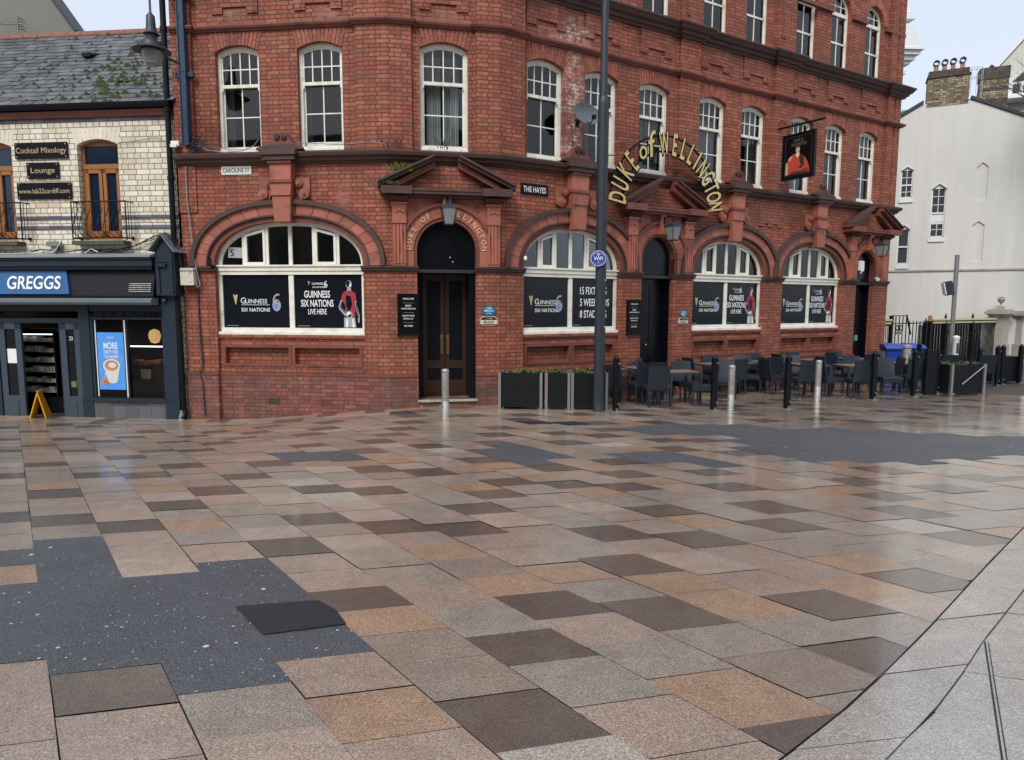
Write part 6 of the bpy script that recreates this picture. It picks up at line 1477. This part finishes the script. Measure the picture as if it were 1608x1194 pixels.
# rendered gable behind the slate roof on the left
pA, pB = at(80, 0, 20.0), at(112, 42, 20.0)
FLb = Face(Vector((pB.x, 20.0)), 0)
gb = empty('grey_rendered_building', 'grey cement rendered gable behind the slate roof, top left', 'building', FLb.M(0, -.9))
b = MB(); b.prism([(-9,-.9),(.4,-.9),(.4,8.3),(.06,9.2),(-.51,10.02),(-1.9,12.1),(-5.5,12.1),(-9,9)], 0, .5); b.build('wall', 'render_grey', gb, FLb.M())
b = MB(); b.prism([(.12,9.15),(.16,9.22),(-1.9,12.25),(-1.95,12.16)], -.06, .55); b.build('verge', 'post_metal', gb, FLb.M())
p0 = at(28, 38, 19.6); r = empty('tv_aerial', 'old television aerial against the grey gable, top left', 'aerial', TR(p0.x, 19.6, p0.z-.6))
b = MB(); b.tube([(0,0,-.3),(0,0,.75)], .018, 6); b.tube([(-1.0,0,.62),(.3,0,.58)], .014, 5)
for k in range(9): b.tube([(-.95+.12*k,-.12,.615),(-.95+.12*k,.12,.615)], .007, 4)
for z in (.46,.54,.66,.74): b.tube([(.10,-.16,z),(.10,.16,z)], .010, 4); b.tube([(-.05,0,z),(.14,0,z)], .010, 4)
b.build('aerial_rods', 'galv', r)

# ------------------------------------------------------------------ railings, gate piers, board
FF = Face(Vector((13.9, 24.0)), 29)
zg = -.6
def rail_panel(u0, u1, label, gold=True, step=.11, dense=False, top=1.0, off=0):
    r = empty('iron_railing', label, 'railing', FF.M(u0, zg, off)); w_ = u1-u0
    Z = lambda z: z-zg
    b = MB(); x = .05
    while x < w_: b.box(x-.009, x+.009, -.009, .009, .12, Z(top)+.0); x += step
    b.box(0, w_, -.02, .02, .14, .18); b.build('bars', 'black_metal', r)
    if gold:
        b = MB(); b.box(0, w_, -.06, .06, Z(1.12), Z(1.19)); b.box(0, w_, -.045, .045, Z(1.02), Z(1.075)); b.build('gold_rail', 'cream_rail', r)
        b = MB(); b.box(0, w_, -.03, .03, Z(1.075), Z(1.12)); b.box(0, w_, -.03, .03, Z(.96), Z(1.02)); b.build('rail', 'black_metal', r)
    return r
rail_panel(-1.9, -1.05, 'short length of gold topped black railing beside the end of the pub')
rg = rail_panel(1.35, 5.72, 'long gold topped black railing in front of the white gable', step=.085)
for u in (2.25-1.35, 4.05-1.35):
    b = MB(); b.box(u-.035, u+.035, -.05, .05, 0, 1.75); b.lathe([(.001,.22),(.03,.12),(.05,.06),(.02,0)], u, 0, 8, z0=1.78); b.lathe([(.06,-.03),(.06,.05)], u, 0, 8, z0=1.72); b.box(u-.09, u+.1, -.08, -.03, 1.35, 1.62); b.build('standard', 'black_metal', rg)
    b = MB(); b.tube([(u-.05,-.1,1.45),(u-.45,-.55,.95),(u-.55,-.6,.0)], .022, 5)
    b.build('raking_stay', 'black_metal', rg)
rail_panel(1.4, 5.7, 'closely barred inner railing behind the long gold topped railing', gold=False, step=.06, top=.95, off=-.5)
rail_panel(6.95, 12.0, 'gold topped black railing right of the stone gate piers', step=.10)
# single gate leaf with taller bars and scroll loops
r = empty('iron_gate', 'tall black iron gate with ring ornaments behind the blue bins', 'gate', FF.M(-1.0, zg))
b = MB()
for k in range(11):
    x = .03+.205*k; h = 1.92 if k < 5 else 1.72; b.tube([(x,0,.1),(x,0,h)], .017, 5)
for k in range(10): x = .13+.205*k; b.tube([(x,0,.1),(x,0,.75)], .012, 5); b.lathe([(.02,0),(.001,.1)], x, 0, 5, z0=.75)
b.build('bars', 'black_metal', r)
b = MB(); b.box(0,2.1,-.015,.015,1.62,1.65); b.box(0,2.1,-.015,.015,.58,.62); b.box(0,2.1,-.015,.015,.12,.16); b.box(0,.9,-.015,.015,1.90,1.92); b.tube([(.85,0,1.92),(1.15,0,1.25)], .03, 5)
for x in (.34,.56): b.ring(lambda t: (x+.10*math.cos(t), 1.48+.10*math.sin(t)), lambda t: (x+.065*math.cos(t), 1.48+.065*math.sin(t)), -.012, .012, 18, 0, 2*PI*.999)
b.build('gate_frame', 'black_metal', r)
b = MB(); b.box(.24,.62,-.03,-.01,1.26,1.36); b.build('gate_plate', 'galv', r)
for u, h in ((-1.02, 1.9), (1.02, 1.85), (1.27, 1.9)):
    r = empty('iron_gate_post', {-1.02:'black iron gate post beside the pub end',1.02:'slim black iron post left of the long railing',1.27:'thick black iron post with a clay-coloured cap'}[u], 'post', FF.M(u, zg))
    w2 = .05 if u != 1.27 else .07
    b = MB(); b.box(-w2, w2, -w2, w2, 0, h-.2); b.build('post', 'black_metal', r)
    b = MB(); b.box(-.05,.05,-.05,.05,h-.2,h) if u != 1.02 else b.lathe([(.05,0),(.001,.2)], 0, 0, 6, z0=h-.2); b.build('cap', 'pot' if u == 1.27 else 'black_metal', r)
# low stone kerb wall behind the railings
b = MB(); b.box(-1.9, 12, .05, .35, -.7, -.46); one(b, 'low_kerb_wall', 'stone', FF.M(), 'low stone kerb under the gold topped railings', 'wall')
def pier(u, off, w_, h, label):
    r = empty('gate_pier', label, 'gate pier', FF.M(u, zg, off), 'stone gate piers with urns')
    b = MB(); b.box(-w_/2-.05, w_/2+.05, -w_/2-.05, w_/2+.05, 0, .75); b.box(-w_/2, w_/2, -w_/2, w_/2, .75, h-.3); b.build('shaft', 'stone', r)
    b = MB(); b.box(-w_/2-.06, w_/2+.06, -w_/2-.06, w_/2+.06, h-.3, h-.24); b.box(-w_/2-.16, w_/2+.16, -w_/2-.16, w_/2+.16, h-.20, h-.10); b.box(-w_/2-.10, w_/2+.10, -w_/2-.10, w_/2+.10, h-.24, h-.20); b.box(-w_/2-.1, w_/2+.1, -w_/2-.1, w_/2+.1, h-.10, h-.02); b.box(-.1,.1,-.1,.1,h-.02,h+.1); b.build('capital', 'stone', r)
    b = MB(); b.lathe([(.05,0),(.02,.06),(.04,.12),(.12,.2),(.135,.28),(.09,.33),(.11,.35)], 0, 0, 14, z0=h+.1); b.tube([(.11,0,h+.33),(.16,0,h+.46)], .016, 5); b.build('urn', 'stone', r, smooth=True)
pier(6.0, 0, .46, 2.14, 'left stone gate pier with a small urn, nearer the white gable')
pier(6.95, .2, .44, 2.08, 'right stone gate pier with a small urn, next to the blue notice board')
# notice board with arched lettering
bx = FF.M(8.35, zg, .3); r = empty('notice_board', 'dark notice board with blue panel and arched lettering, cut by the right photo edge', 'notice board', bx)
b = MB(); b.box(-1.15,1.2,-.05,.05,1.55,2.42); b.box(-1.1,-1.0,-.05,.05,0,1.55); b.box(1.0,1.1,-.05,.05,0,1.55); b.build('board', 'black_metal', r)
b = MB(); b.box(-1.2,1.25,-.09,.09,2.42,2.52); b.ring(lambda t: (1.12*math.cos(t), 2.5+.95*math.sin(t)), lambda t: (1.09*math.cos(t), 2.5+.92*math.sin(t)), -.02, .02, 40); b.ring(lambda t: (.86*math.cos(t), 2.5+.68*math.sin(t)), lambda t: (.84*math.cos(t), 2.5+.66*math.sin(t)), -.02, .02, 40); b.build('arch_frame', 'trim_white', r)
b = MB()
for i, c in enumerate('TABERNACL'):
    t = R(155)-R(130)*i/8; b.text(c, .90*math.cos(t), 2.5+.72*math.sin(t), -.01, .24, .7, .012, ang=t-PI/2, thick=.01)
b.build('arched_lettering', 'black_metal', r, recalc=False)
b = MB(); b.box(-.95,.9,-.07,-.05,1.62,2.36); b.build('blue_panel', 'sign_blue', r); b = MB(); b.box(-.68,-.1,-.08,-.07,1.92,2.20); b.build('picture', 'cream_print', r)
b = MB(); b.box(.0,.5,-.08,-.07,2.1,2.2); b.build('heading_strip', 'white_print', r)
# bare tree at the right edge
p = at(1672, 200, 25.0); r = empty('bare_tree', 'bare leafless tree reaching in at the top right', 'tree', TR(p.x, p.y, -.6))
trk = MB(); br = MB(); q = random.Random(21)
base = Vector((0,0,0)); topz = 9.0
trk.tube([(0,0,0),(.1,0,2.5),(-.05,.1,5),(0,.0,topz)], .2, 10, r2=.11); trk.build('trunk', 'bark', r)
def grow(p_, d, L, rad, dep):
    pts = [p_]; c = p_.copy(); dd = d.copy()
    for i in range(5): dd = (dd+Vector((q.uniform(-.18,.18), q.uniform(-.18,.18), q.uniform(-.06,.16)))).normalized(); c = c+dd*(L/5); pts.append(c.copy())
    br.tube(pts, rad, 5, r2=rad*.45)
    if dep > 0:
        for k in range(4): i = q.choice((1,2,3,4,5)); nd = (dd+Vector((q.uniform(-.9,.9), q.uniform(-.6,.6), q.uniform(-.3,.8)))).normalized(); grow(pts[i], nd, L*q.uniform(.5,.75), rad*.5, dep-1)
for a, el in ((176,24),(190,52),(150,45),(120,60),(60,55),(20,45),(240,50),(300,45),(184,38)):
    grow(Vector((0,0,topz-q.uniform(0,.5))), Vector((math.cos(R(a))*math.cos(R(el)), math.sin(R(a))*math.cos(R(el))*.7, math.sin(R(el)))), q.uniform(1.4,1.9), .035, 3)
br.build('branches', 'bark', r)

# ------------------------------------------------------------------ street furniture
def on(x, y, rz=0, dz=0): return TR(x, y, gz(x, y)+dz, rz)
r = empty('lamp_post', 'tall slate-grey lamp post in front of the pub with a round sign on it', 'lamp post', on(1.77, 13.81))
b = MB(); b.lathe([(.125,0),(.118,.02),(.112,.5),(.108,3.0),(.105,6.05),(.105,6.12),(.08,6.16),(.076,6.2),(.066,9.5)], 0, 0, 24); b.build('post', 'post_metal', r, smooth=True)
b = MB(); b.box(-.05,.05,-.125,-.10,.25,.75); b.build('service_door', 'post_metal', r)
for z in (1.72, 2.65): b = MB(); b.disc(.085, z, .018, -.09, -.06, 8); b.build('bolt', 'steel', r)
b = MB(); b.tube([(0,0,9.4),(-.3,-.3,9.8),(-.9,-.8,9.9)], .04, 8); b.lathe([(.02,.15),(.18,.05),(.2,-.05),(.05,-.1)], -.95, -.85, 12, z0=9.85); b.build('lamp_head', 'post_metal', r)
ws = MB(); ws.disc(0, 0, .157, -.012, 0, 36); ws.ring(lambda t: (.152*math.cos(t), .152*math.sin(t)), lambda t: (.144*math.cos(t), .144*math.sin(t)), -.014, -.012, 36, 0, 2*PI*.999, m=1)
ws.text('WiFi', 0, -.035, -.015, .10, .95, .008, m=1)
for rr in (.028,.05): ws.ring(lambda t: (rr*math.cos(t), .045+rr*math.sin(t)), lambda t: ((rr-.011)*math.cos(t), .045+(rr-.011)*math.sin(t)), -.015, -.013, 12, R(40), R(140), m=1)
ws.disc(0, .048, .01, -.015, -.013, 8, m=1)
for i, c in enumerate('CARDIFF FREE'): t = R(155)-R(130)*i/11; ws.text(c, .108*math.cos(t), .108*math.sin(t), -.0148, .032, .9, .003, ang=t-PI/2, m=1, res=2) if c != ' ' else None
for i, c in enumerate('CITY WIFI'): t = R(215)+R(110)*i/8; ws.text(c, .128*math.cos(t), .128*math.sin(t), -.0148, .03, .9, .003, ang=t+PI/2, m=1, res=2) if c != ' ' else None
ws.disc(0, -.075, .012, -.015, -.013, 6, m=1)
one(ws, 'wifi_sign', ['sign_blue','white_print'], TR(1.70, 13.81-.135, 2.54), 'round blue sign reading WiFi on the grey lamp post', 'sign', recalc=False)
# silver bollards
def silver(x, y, label):
    r = empty('silver_bollard', label, 'bollard', on(x, y), 'round stainless steel bollards')
    b = MB(); b.lathe([(.075,0),(.072,.01),(.068,.02),(.068,.31),(.066,.313),(.066,.322),(.068,.325),(.068,.86)], 0, 0, 24); b.build('body', 'steel', r, smooth=True)
    b = MB(); b.lathe([(.068,.865),(.071,.87),(.071,.905),(.06,.925),(.02,.935)], 0, 0, 24); b.build('cap', 'steel', r, smooth=True)
    return r
silver(-1.26, 12.83, 'silver bollard standing alone in front of the wooden corner door')
silver(4.58, 14.16, 'silver bollard just right of the second black bollard, left of the hanging sign')
silver(7.16, 15.88, 'silver bollard among the tables, third and farthest of the silver ones')
# black barrier bollards
bb = None
def black(x, y, label, w_=.11, h=1.10):
    global bb
    if bb is None:
        r = empty('black_bollard', label, 'bollard', on(x, y, 12), 'square black screen posts around the tables')
        b = MB(); b.plan([(-.055+.01,-.055),(.055-.01,-.055),(.055,-.045),(.055,.045),(.045,.055),(-.045,.055),(-.055,.045),(-.055,-.045)], 0, 1.08); b.build('post', 'black_metal', r)
        b = MB(); b.lathe([(.055,1.08),(.05,1.10),(.03,1.13),(.008,1.15)], 0, 0, 12); b.build('cap', 'black_metal', r, smooth=True)
        b = MB(); b.box(-.09,.09,-.09,.09,.0,.012); b.box(-.02,.02,-.08,-.055,.012,.06); b.build('base_plate', 'galv', r)
        b = MB(); 
        for z in (.16,.98): b.disc(.035, z, .014, -.062, -.054, 8); b.lathe([(.011,-.012),(.011,.012)], .06, 0, 6, z0=z)
        b.build('fixing_stud', 'steel', r)
        bb = r; return r
    return dup(bb, on(x, y, 12), label)
for x, y, l in ((2.12,13.81,'black bollard immediately right of the tall lamp post'),(4.19,14.05,'black bollard right of the nearest table, beside a silver bollard'),(5.81,14.29,'isolated black bollard standing forward between two silver bollards'),
                (8.50,15.95,'fourth black bollard rightward from the tall lamp post, at the front row tables'),(9.82,16.57,'black bollard left of the plant trough with a diagonal bar'),(10.75,17.2,'black bollard touching the left end of the plant trough with a diagonal bar'),
                (12.37,18.01,'black bollard just right of the plant trough with a diagonal bar'),(13.55,19.0,'left one of two black bollards standing close together near the stone piers'),(13.9,19.3,'right one of two black bollards standing close together near the stone piers'),(14.75,19.75,'black bollard nearest the right photo edge'),
                (12.3,20.6,'black bollard behind the tables, between the two blue bins')):
    black(x, y, l)
# planters
def planter(x, y, rz, L, label, Dp=.42, H=.76, posts='silver', seed=1, bar=False, plants=40):
    r = empty('planter', label, 'planter', on(x, y, rz), 'black timber planters screening the tables')
    b = MB(); h = L/2; b.bbox(-h, h, -Dp/2, -Dp/2+.03, .05, H, .006); b.bbox(-h, h, Dp/2-.03, Dp/2, .05, H, .006); b.box(-h, -h+.03, -Dp/2, Dp/2, .05, H); b.box(h-.03, h, -Dp/2, Dp/2, .05, H)
    for k in range(1, 6): pass
    b.build('trough', 'planter', r)
    b = MB(); b.box(-h+.03, h-.03, -Dp/2+.03, Dp/2-.03, H-.1, H-.05); b.build('soil', 'black_soil', r)
    b = MB()
    for k in range(1, 6): z = .05+(H-.05)*k/6; b.box(-h+.03, h-.03, -Dp/2-.003, -Dp/2, z-.003, z+.003)
    b.box(-h-.01, h+.01, -Dp/2-.012, Dp/2+.012, H-.0, H+.02) if not plants else None
    b.build('board_joints', 'black_metal', r)
    for s in (-1, 1):
        for t in (-1, 1): b = MB(); b.box(s*h-.0275*(1+s), s*h-.0275*(1+s)+.055, t*Dp/2-.04, t*Dp/2+.04, .0, H+.02); b.build('corner_post', posts, r)
    if bar: b = MB(); b.tube([(-h*.35,-Dp/2-.03,.28),(h-.02,-Dp/2-.03,H)], .016, 6); b.build('diagonal_bar', 'galv', r)
    b = MB()
    for s in (-1, 1): b.lathe([(.03,0),(.03,.05)], s*(h-.08), -Dp/2+.06, 8)
    b.build('castor', 'galv', r)
    if plants:
        q = random.Random(seed); b = MB()
        for c in range(plants):
            cx, cy = q.uniform(-h+.08, h-.08), q.uniform(-Dp/2+.06, Dp/2-.06); hh = q.uniform(.02,.10)*(1.3 if math.sin(cx*9+seed) > 0 else .6)
            for k in range(9):
                a = q.uniform(0, 2*PI); l = q.uniform(.03,.07); zz = H-.04+hh*q.random(); e = q.uniform(.1,.9); px, py = cx+q.uniform(-.03,.03), cy+q.uniform(-.03,.03)
                tx, ty = math.cos(a), math.sin(a); w2 = .014
                b.add([(px,py,zz),(px+tx*l*.5-ty*w2,py+ty*l*.5+tx*w2,zz+l*e*.6),(px+tx*l,py+ty*l,zz+l*e),(px+tx*l*.5+ty*w2,py+ty*l*.5-tx*w2,zz+l*e*.6)], [(0,1,2,3)])
        b.build('plants', 'leaf', r, recalc=False)
    return r
planter(.20, 14.28, -7, .92, 'long black planter with seedlings, leftmost, right of the corner door', posts='galv', seed=1, plants=46)
planter(.95, 14.22, -2, .52, 'narrow black planter with pale posts, middle of the three left of the lamp post', posts='galv', seed=2, plants=30)
planter(1.60, 14.22, 0, .76, 'black planter with pale posts directly behind the lamp post', posts='galv', seed=3, plants=36)
planter(11.30, 17.2, 8, .95, 'black planter with a pale diagonal bar across its front', posts='galv', seed=4, bar=True, plants=30, Dp=.6)
planter(14.35, 20.0, 12, 1.0, 'black planter without plants between the far right bollards', posts='galv', seed=5, plants=0, Dp=.5)
b = MB(); b.box(-.16,.16,-.03,.03,0,1.12); b.box(-.17,-.14,-.04,.04,0,1.14); b.box(.14,.17,-.04,.04,0,1.14)
one(b, 'screen_panel', 'black_metal', on(10.45, 16.95, 10), 'narrow black screen panel left of the planter with a diagonal bar', 'screen')
# chairs
def make_chair(label):
    r = empty('cafe_chair', label, 'chair', on(3.05, 14.5, 5), 'black woven café chairs around the tables')
    b = MB(); b.side([(-.21,.40),(.23,.41),(.235,.455),(.21,.475),(-.2,.465),(-.22,.44)], -.235, .235); b.bbox(-.235,.235,-.23,.23,.385,.405,.01) if False else None
    b.build('seat', 'rattan', r)
    b = MB(); n = 6; pr = [(-.20,.40),(-.225,.55),(-.26,.72),(-.30,.90)]
    vs = []; fs = []
    for j, (y, z) in enumerate(pr):
        for i in range(n+1): x = -.23+.46*i/n; c = .02*(1-(2*i/n-1)**2); vs.append((x, y-c, z+(.012*(1-(2*i/n-1)**2) if j == 3 else 0)))
    m = n+1; 
    for j in range(3):
        for i in range(n): fs.append((j*m+i, j*m+i+1, (j+1)*m+i+1, (j+1)*m+i))
    k = len(vs); vs += [(x, y-.032, z) for x, y, z in vs]; fs += [tuple(reversed([i+k for i in f])) for f in fs]
    loop = [i for i in range(m)]+[j*m+n for j in range(1, 4)]+[3*m+i for i in range(n-1, -1, -1)]+[j*m for j in range(2, 0, -1)]
    for a, c in zip(loop, loop[1:]+loop[:1]): fs.append((a, c, c+k, a+k))
    b.add(vs, fs); b.build('backrest', 'rattan', r)
    for sx_, sy, dy in ((-1,1,.02),(1,1,.02),(-1,-1,-.07),(1,-1,-.07)):
        b = MB(); b.tube([(sx_*.205, sy*.20 if sy > 0 else -.20, .41), (sx_*.20, (sy*.2+dy), .03)], .023, 6, r2=.015); l = b.build('leg', 'rattan', r)
        b = MB(); b.lathe([(.018,.0),(.019,.024)], sx_*.20, sy*.2+dy, 8); b.build('foot_cap', 'galv', l)
    b = MB(); b.box(-.225,.225,-.19,.215,.36,.405); b.build('seat_rail', 'rattan', r)
    return r
chairs = [
 (3.05,14.5,6,'chair at the left front of the nearest table, its back to the camera'),
 (2.84,15.0,14,'chair behind and left of the one at the left front of the nearest table'),
 (4.10,14.62,82,'chair at the right end of the nearest table, side on beside the black bollard'),
 (3.95,15.45,188,'chair at the far side of the nearest table, facing the camera'),
 (2.62,15.35,95,'chair seen side on between the lamp post bollard and the nearest table'),
 (3.12,16.42,205,'chair against the wall left of the middle black door, facing the camera'),
 (3.22,15.72,10,'chair behind the nearest table, its back to the middle door'),
 (2.10,14.95,4,'chair half hidden behind the tall lamp post'),
 (3.72,16.6,70,'chair turned side on in front of the middle black door'),
 (4.70,17.2,-70,'black chair turned side on right of the middle black door'),
 (5.32,17.72,200,'chair against the wall under the third arched window, left of the centre'),
 (5.48,16.85,10,'chair with its back to the camera behind the silver bollard'),
 (6.08,17.35,78,'chair side on at the right of the table below the third arched window'),
 (6.02,18.0,150,'chair glimpsed at the wall between the third and fourth arched windows'),
 (6.82,18.62,200,'chair against the brick pier, facing out, left of the isolated bollard'),
 (6.66,17.7,12,'chair with its back to the camera left of the isolated black bollard'),
 (6.52,16.9,-75,'pale-edged chair side on next to the isolated black bollard'),
 (7.55,18.75,-78,'dark chair tucked behind the isolated black bollard top'),
 (7.02,16.4,6,'chair with its back to the camera left of the third silver bollard'),
 (8.18,19.25,205,'chair under the fourth arched window, facing out'),
 (8.32,18.3,12,'chair with its back to the camera behind the third silver bollard'),
 (8.75,19.3,100,'chair edge at the right of the table under the fourth arched window'),
 (7.72,16.5,-80,'chair side on just right of the third silver bollard'),
 (8.30,16.35,4,'front row chair with its back to the camera, left of the fourth black bollard'),
 (8.25,17.6,-84,'dark chair side on behind the front row tables'),
 (8.92,17.6,182,'chair facing the camera behind the front row table near the fourth bollard'),
 (9.72,20.0,200,'chair against the wall next to the far right door'),
 (9.85,19.0,8,'chair with its back to the camera in front of the far right door'),
 (9.62,17.4,84,'chair side on right of the fourth black bollard'),
 (10.10,17.3,5,'chair with its back to the camera between the fourth and fifth bollards'),
 (11.0,18.65,180,'chair facing the camera behind the table left of the barred planter'),
 (11.95,18.8,-4,'chair behind the barred planter, only its top showing'),
 (13.0,18.85,-6,'lone chair right of the barred planter, its back to the camera'),
 (10.7,19.8,170,'chair in the back row below the blue bins'),
 (11.15,19.55,5,'back-turned chair in front of the blue bin nearer the pub'),
 (11.9,20.05,10,'back-turned chair in front of the blue bin by the iron gate'),
 (9.3,16.75,175,'chair edge between the fourth and fifth bollards, facing the camera'),
 (5.0,15.9,170,'chair facing the camera behind the second black bollard'),
 (7.35,17.9,160,'chair deep behind the third silver bollard'),
]
ch0 = None
for x, y, rz, l in chairs:
    Mx = on(x, y, rz)
    if ch0 is None: ch0 = make_chair(l); ch0.matrix_local = Mx
    else: dup(ch0, Mx, l)
def make_table(label):
    r = empty('cafe_table', label, 'table', on(3, 14), 'grey metal café tables with slatted tops')
    b = MB()
    for k in range(7): x = -.35+.1*k; b.box(x+.003, x+.097, -.35, .35, .715, .74)
    b.build('table_top', 'table_top', r)
    b = MB(); b.box(-.375,.375,-.375,-.35,.69,.742); b.box(-.375,.375,.35,.375,.69,.742); b.box(-.375,-.35,-.35,.35,.69,.742); b.box(.35,.375,-.35,.35,.69,.742); b.build('top_frame', 'grey_metal', r)
    for sx_ in (-1, 1):
        for sy in (-1, 1): b = MB(); b.box(sx_*.345-.025, sx_*.345+.025, sy*.345-.025, sy*.345+.025, 0, .69); b.build('leg', 'grey_metal', r)
    return r
tables = [
 (3.68,14.98,12,'nearest café table, between the lamp post and the second bollard'),
 (3.05,16.0,25,'table in front of the wall left of the middle black door'),
 (2.22,15.62,25,'table mostly hidden by the lamp post'),
 (5.12,17.3,28,'table under the third arched window, behind the second black bollard'),
 (6.75,18.2,28,'table at the brick pier between the third and fourth arched windows'),
 (5.92,17.75,28,'table glimpsed between two chairs under the third arched window'),
 (7.52,17.2,10,'table left of the third silver bollard, mostly hidden by a chair back'),
 (8.40,18.85,28,'table under the fourth arched window'),
 (8.52,16.98,8,'front table left of the fourth black bollard, with a worn pale top'),
 (9.75,19.45,28,'table in front of the far right door'),
 (10.32,17.95,10,'table behind a back-turned chair between the fourth and fifth bollards'),
 (11.02,17.95,8,'table with a pale edge left of the narrow black screen panel'),
]
t0 = None
for x, y, rz, l in tables:
    Mx = on(x, y, rz)
    if t0 is None: t0 = make_table(l); t0.matrix_local = Mx
    else: dup(t0, Mx, l)
b = MB(); b.lathe([(.035,0),(.035,.13),(.015,.17),(.014,.23)], 0, 0, 10)
one(b, 'glass_bottle', 'bottle_green', TR(10.42, 17.85, gz(10,18)+.742), 'small green bottle standing on a table by the fifth bollard', 'bottle', smooth=True)
b = MB(); b.lathe([(.10,0),(.10,.35),(.12,.37),(.12,.42),(.02,.46)], 0, 0, 14)
one(b, 'silver_canister', 'steel', on(10.6, 18.3, 0, .74), 'silver lidded canister behind the narrow black screen panel', 'canister', smooth=True)
# blue wheelie bins
def make_bin(x, y, rz, label):
    r = empty('wheelie_bin', label, 'wheelie bin', on(x, y, rz), 'blue wheelie bins beside the pub end')
    b = MB(); vs = []
    for z, w_, d0, d1 in ((.08,.21,-.24,.22),(.93,.27,-.33,.28)): vs += [(-w_,d0,z),(w_,d0,z),(w_,d1,z),(-w_,d1,z)]
    b.add(vs, [(0,3,2,1),(4,5,6,7),(0,1,5,4),(1,2,6,5),(2,3,7,6),(3,0,4,7)]); b.box(-.29,.29,-.36,.31,.90,.945); b.build('body', 'plastic_blue', r)
    b = MB(); b.side([(-.39,.95),(-.37,.98),(-.1,1.06),(.2,1.07),(.33,1.0),(.34,.95)], -.30, .30); b.side([(-.30,1.0),(-.1,1.075),(.18,1.085),(.25,1.03)], -.2, .2); b.build('lid', 'plastic_blue', r)
    for s in (-1, 1): b = MB(); b.lathe([(.02,-.03),(.10,-.03),(.10,.03),(.02,.03)], 0, 0, 14); b.v = [(s*.2+zz, .25+x_, .10+y_) for x_, y_, zz in b.v]; b.build('wheel', 'black_metal', r)
    b = MB(); b.tube([(-.22,.33,.92),(-.22,.40,.96),(.22,.40,.96),(.22,.33,.92)], .015, 6); b.build('handle', 'plastic_blue', r)
make_bin(11.72, 21.0, -12, 'blue wheelie bin nearer the pub, in front of its right corner'); make_bin(12.42, 21.25, -6, 'blue wheelie bin farther right, in front of the iron gate')
# slim lighting column with a floodlight behind the tables
r = empty('lighting_column', 'slim steel column with one small floodlight in front of the white gable', 'lamp post', TR(13.17, 20.5, gz(13,20.5)))
b = MB(); b.tube([(0,0,0),(0,0,3.74)], .05, 10); b.tube([(.06,0,.9),(.06,0,3.74)], .018, 5); b.build('column', 'galv', r)
b = MB(); b.bbox(-.11,.11,-.08,.08,-.2,.2,.02); b.v = [(-.19+x*.96+z*-.25, y, 2.76+z+x*.2) for x, y, z in b.v]; b.tube([(0,0,2.7),(-.14,0,2.7)], .025, 6); b.build('floodlight', 'post_metal', r)
b = MB(); b.bbox(-.10,-.075,-.075,.075,-.18,.18,.01); b.v = [(-.24+x*.96+z*-.25, y, 2.76+z+x*.2) for x, y, z in b.v]; b.build('lamp_lens', 'plastic_white', r)
r = empty('service_pillar', 'short white service pillar at the foot of the slim steel column', 'pillar', TR(13.13, 20.2, gz(13,20.2)))
b = MB(); b.lathe([(.09,0),(.085,1.25),(.10,1.28),(.10,1.33),(.03,1.37)], 0, 0, 14); b.build('pillar_body', 'plastic_white', r, smooth=True); b = MB(); b.box(-.03,.03,-.095,-.08,.85,1.15); b.build('number_plate', 'post_metal', r)

# ------------------------------------------------------------------ the other side of the street (behind the camera; it shades and reflects)
ob = empty('facing_building', 'long buff brick building on the opposite side of the street', 'building', TR(-2, -17, 0))
b = MB(); b.box(-40, 34, -8, 0, -1, 13.5); b.box(-6, 10, -8.2, .15, -1, 16)
b.build('wall', 'opposite_wall', ob)
for zz in (4.6, 8.2, 11.6):
    for k in range(-11, 10):
        b = MB(); x = k*3.3; d = .17 if -6 < x < 9 else .02; b.box(x, x+1.5, d-.01, d+.02, zz, zz+1.9); b.build('window', 'pane_grey', ob)
b = MB()
for k in range(-11, 10): b.box(k*3.3-.8, k*3.3+2.2, .16, .19, .4, 3.3)
b.build('shop_windows', 'pane_grey', ob)
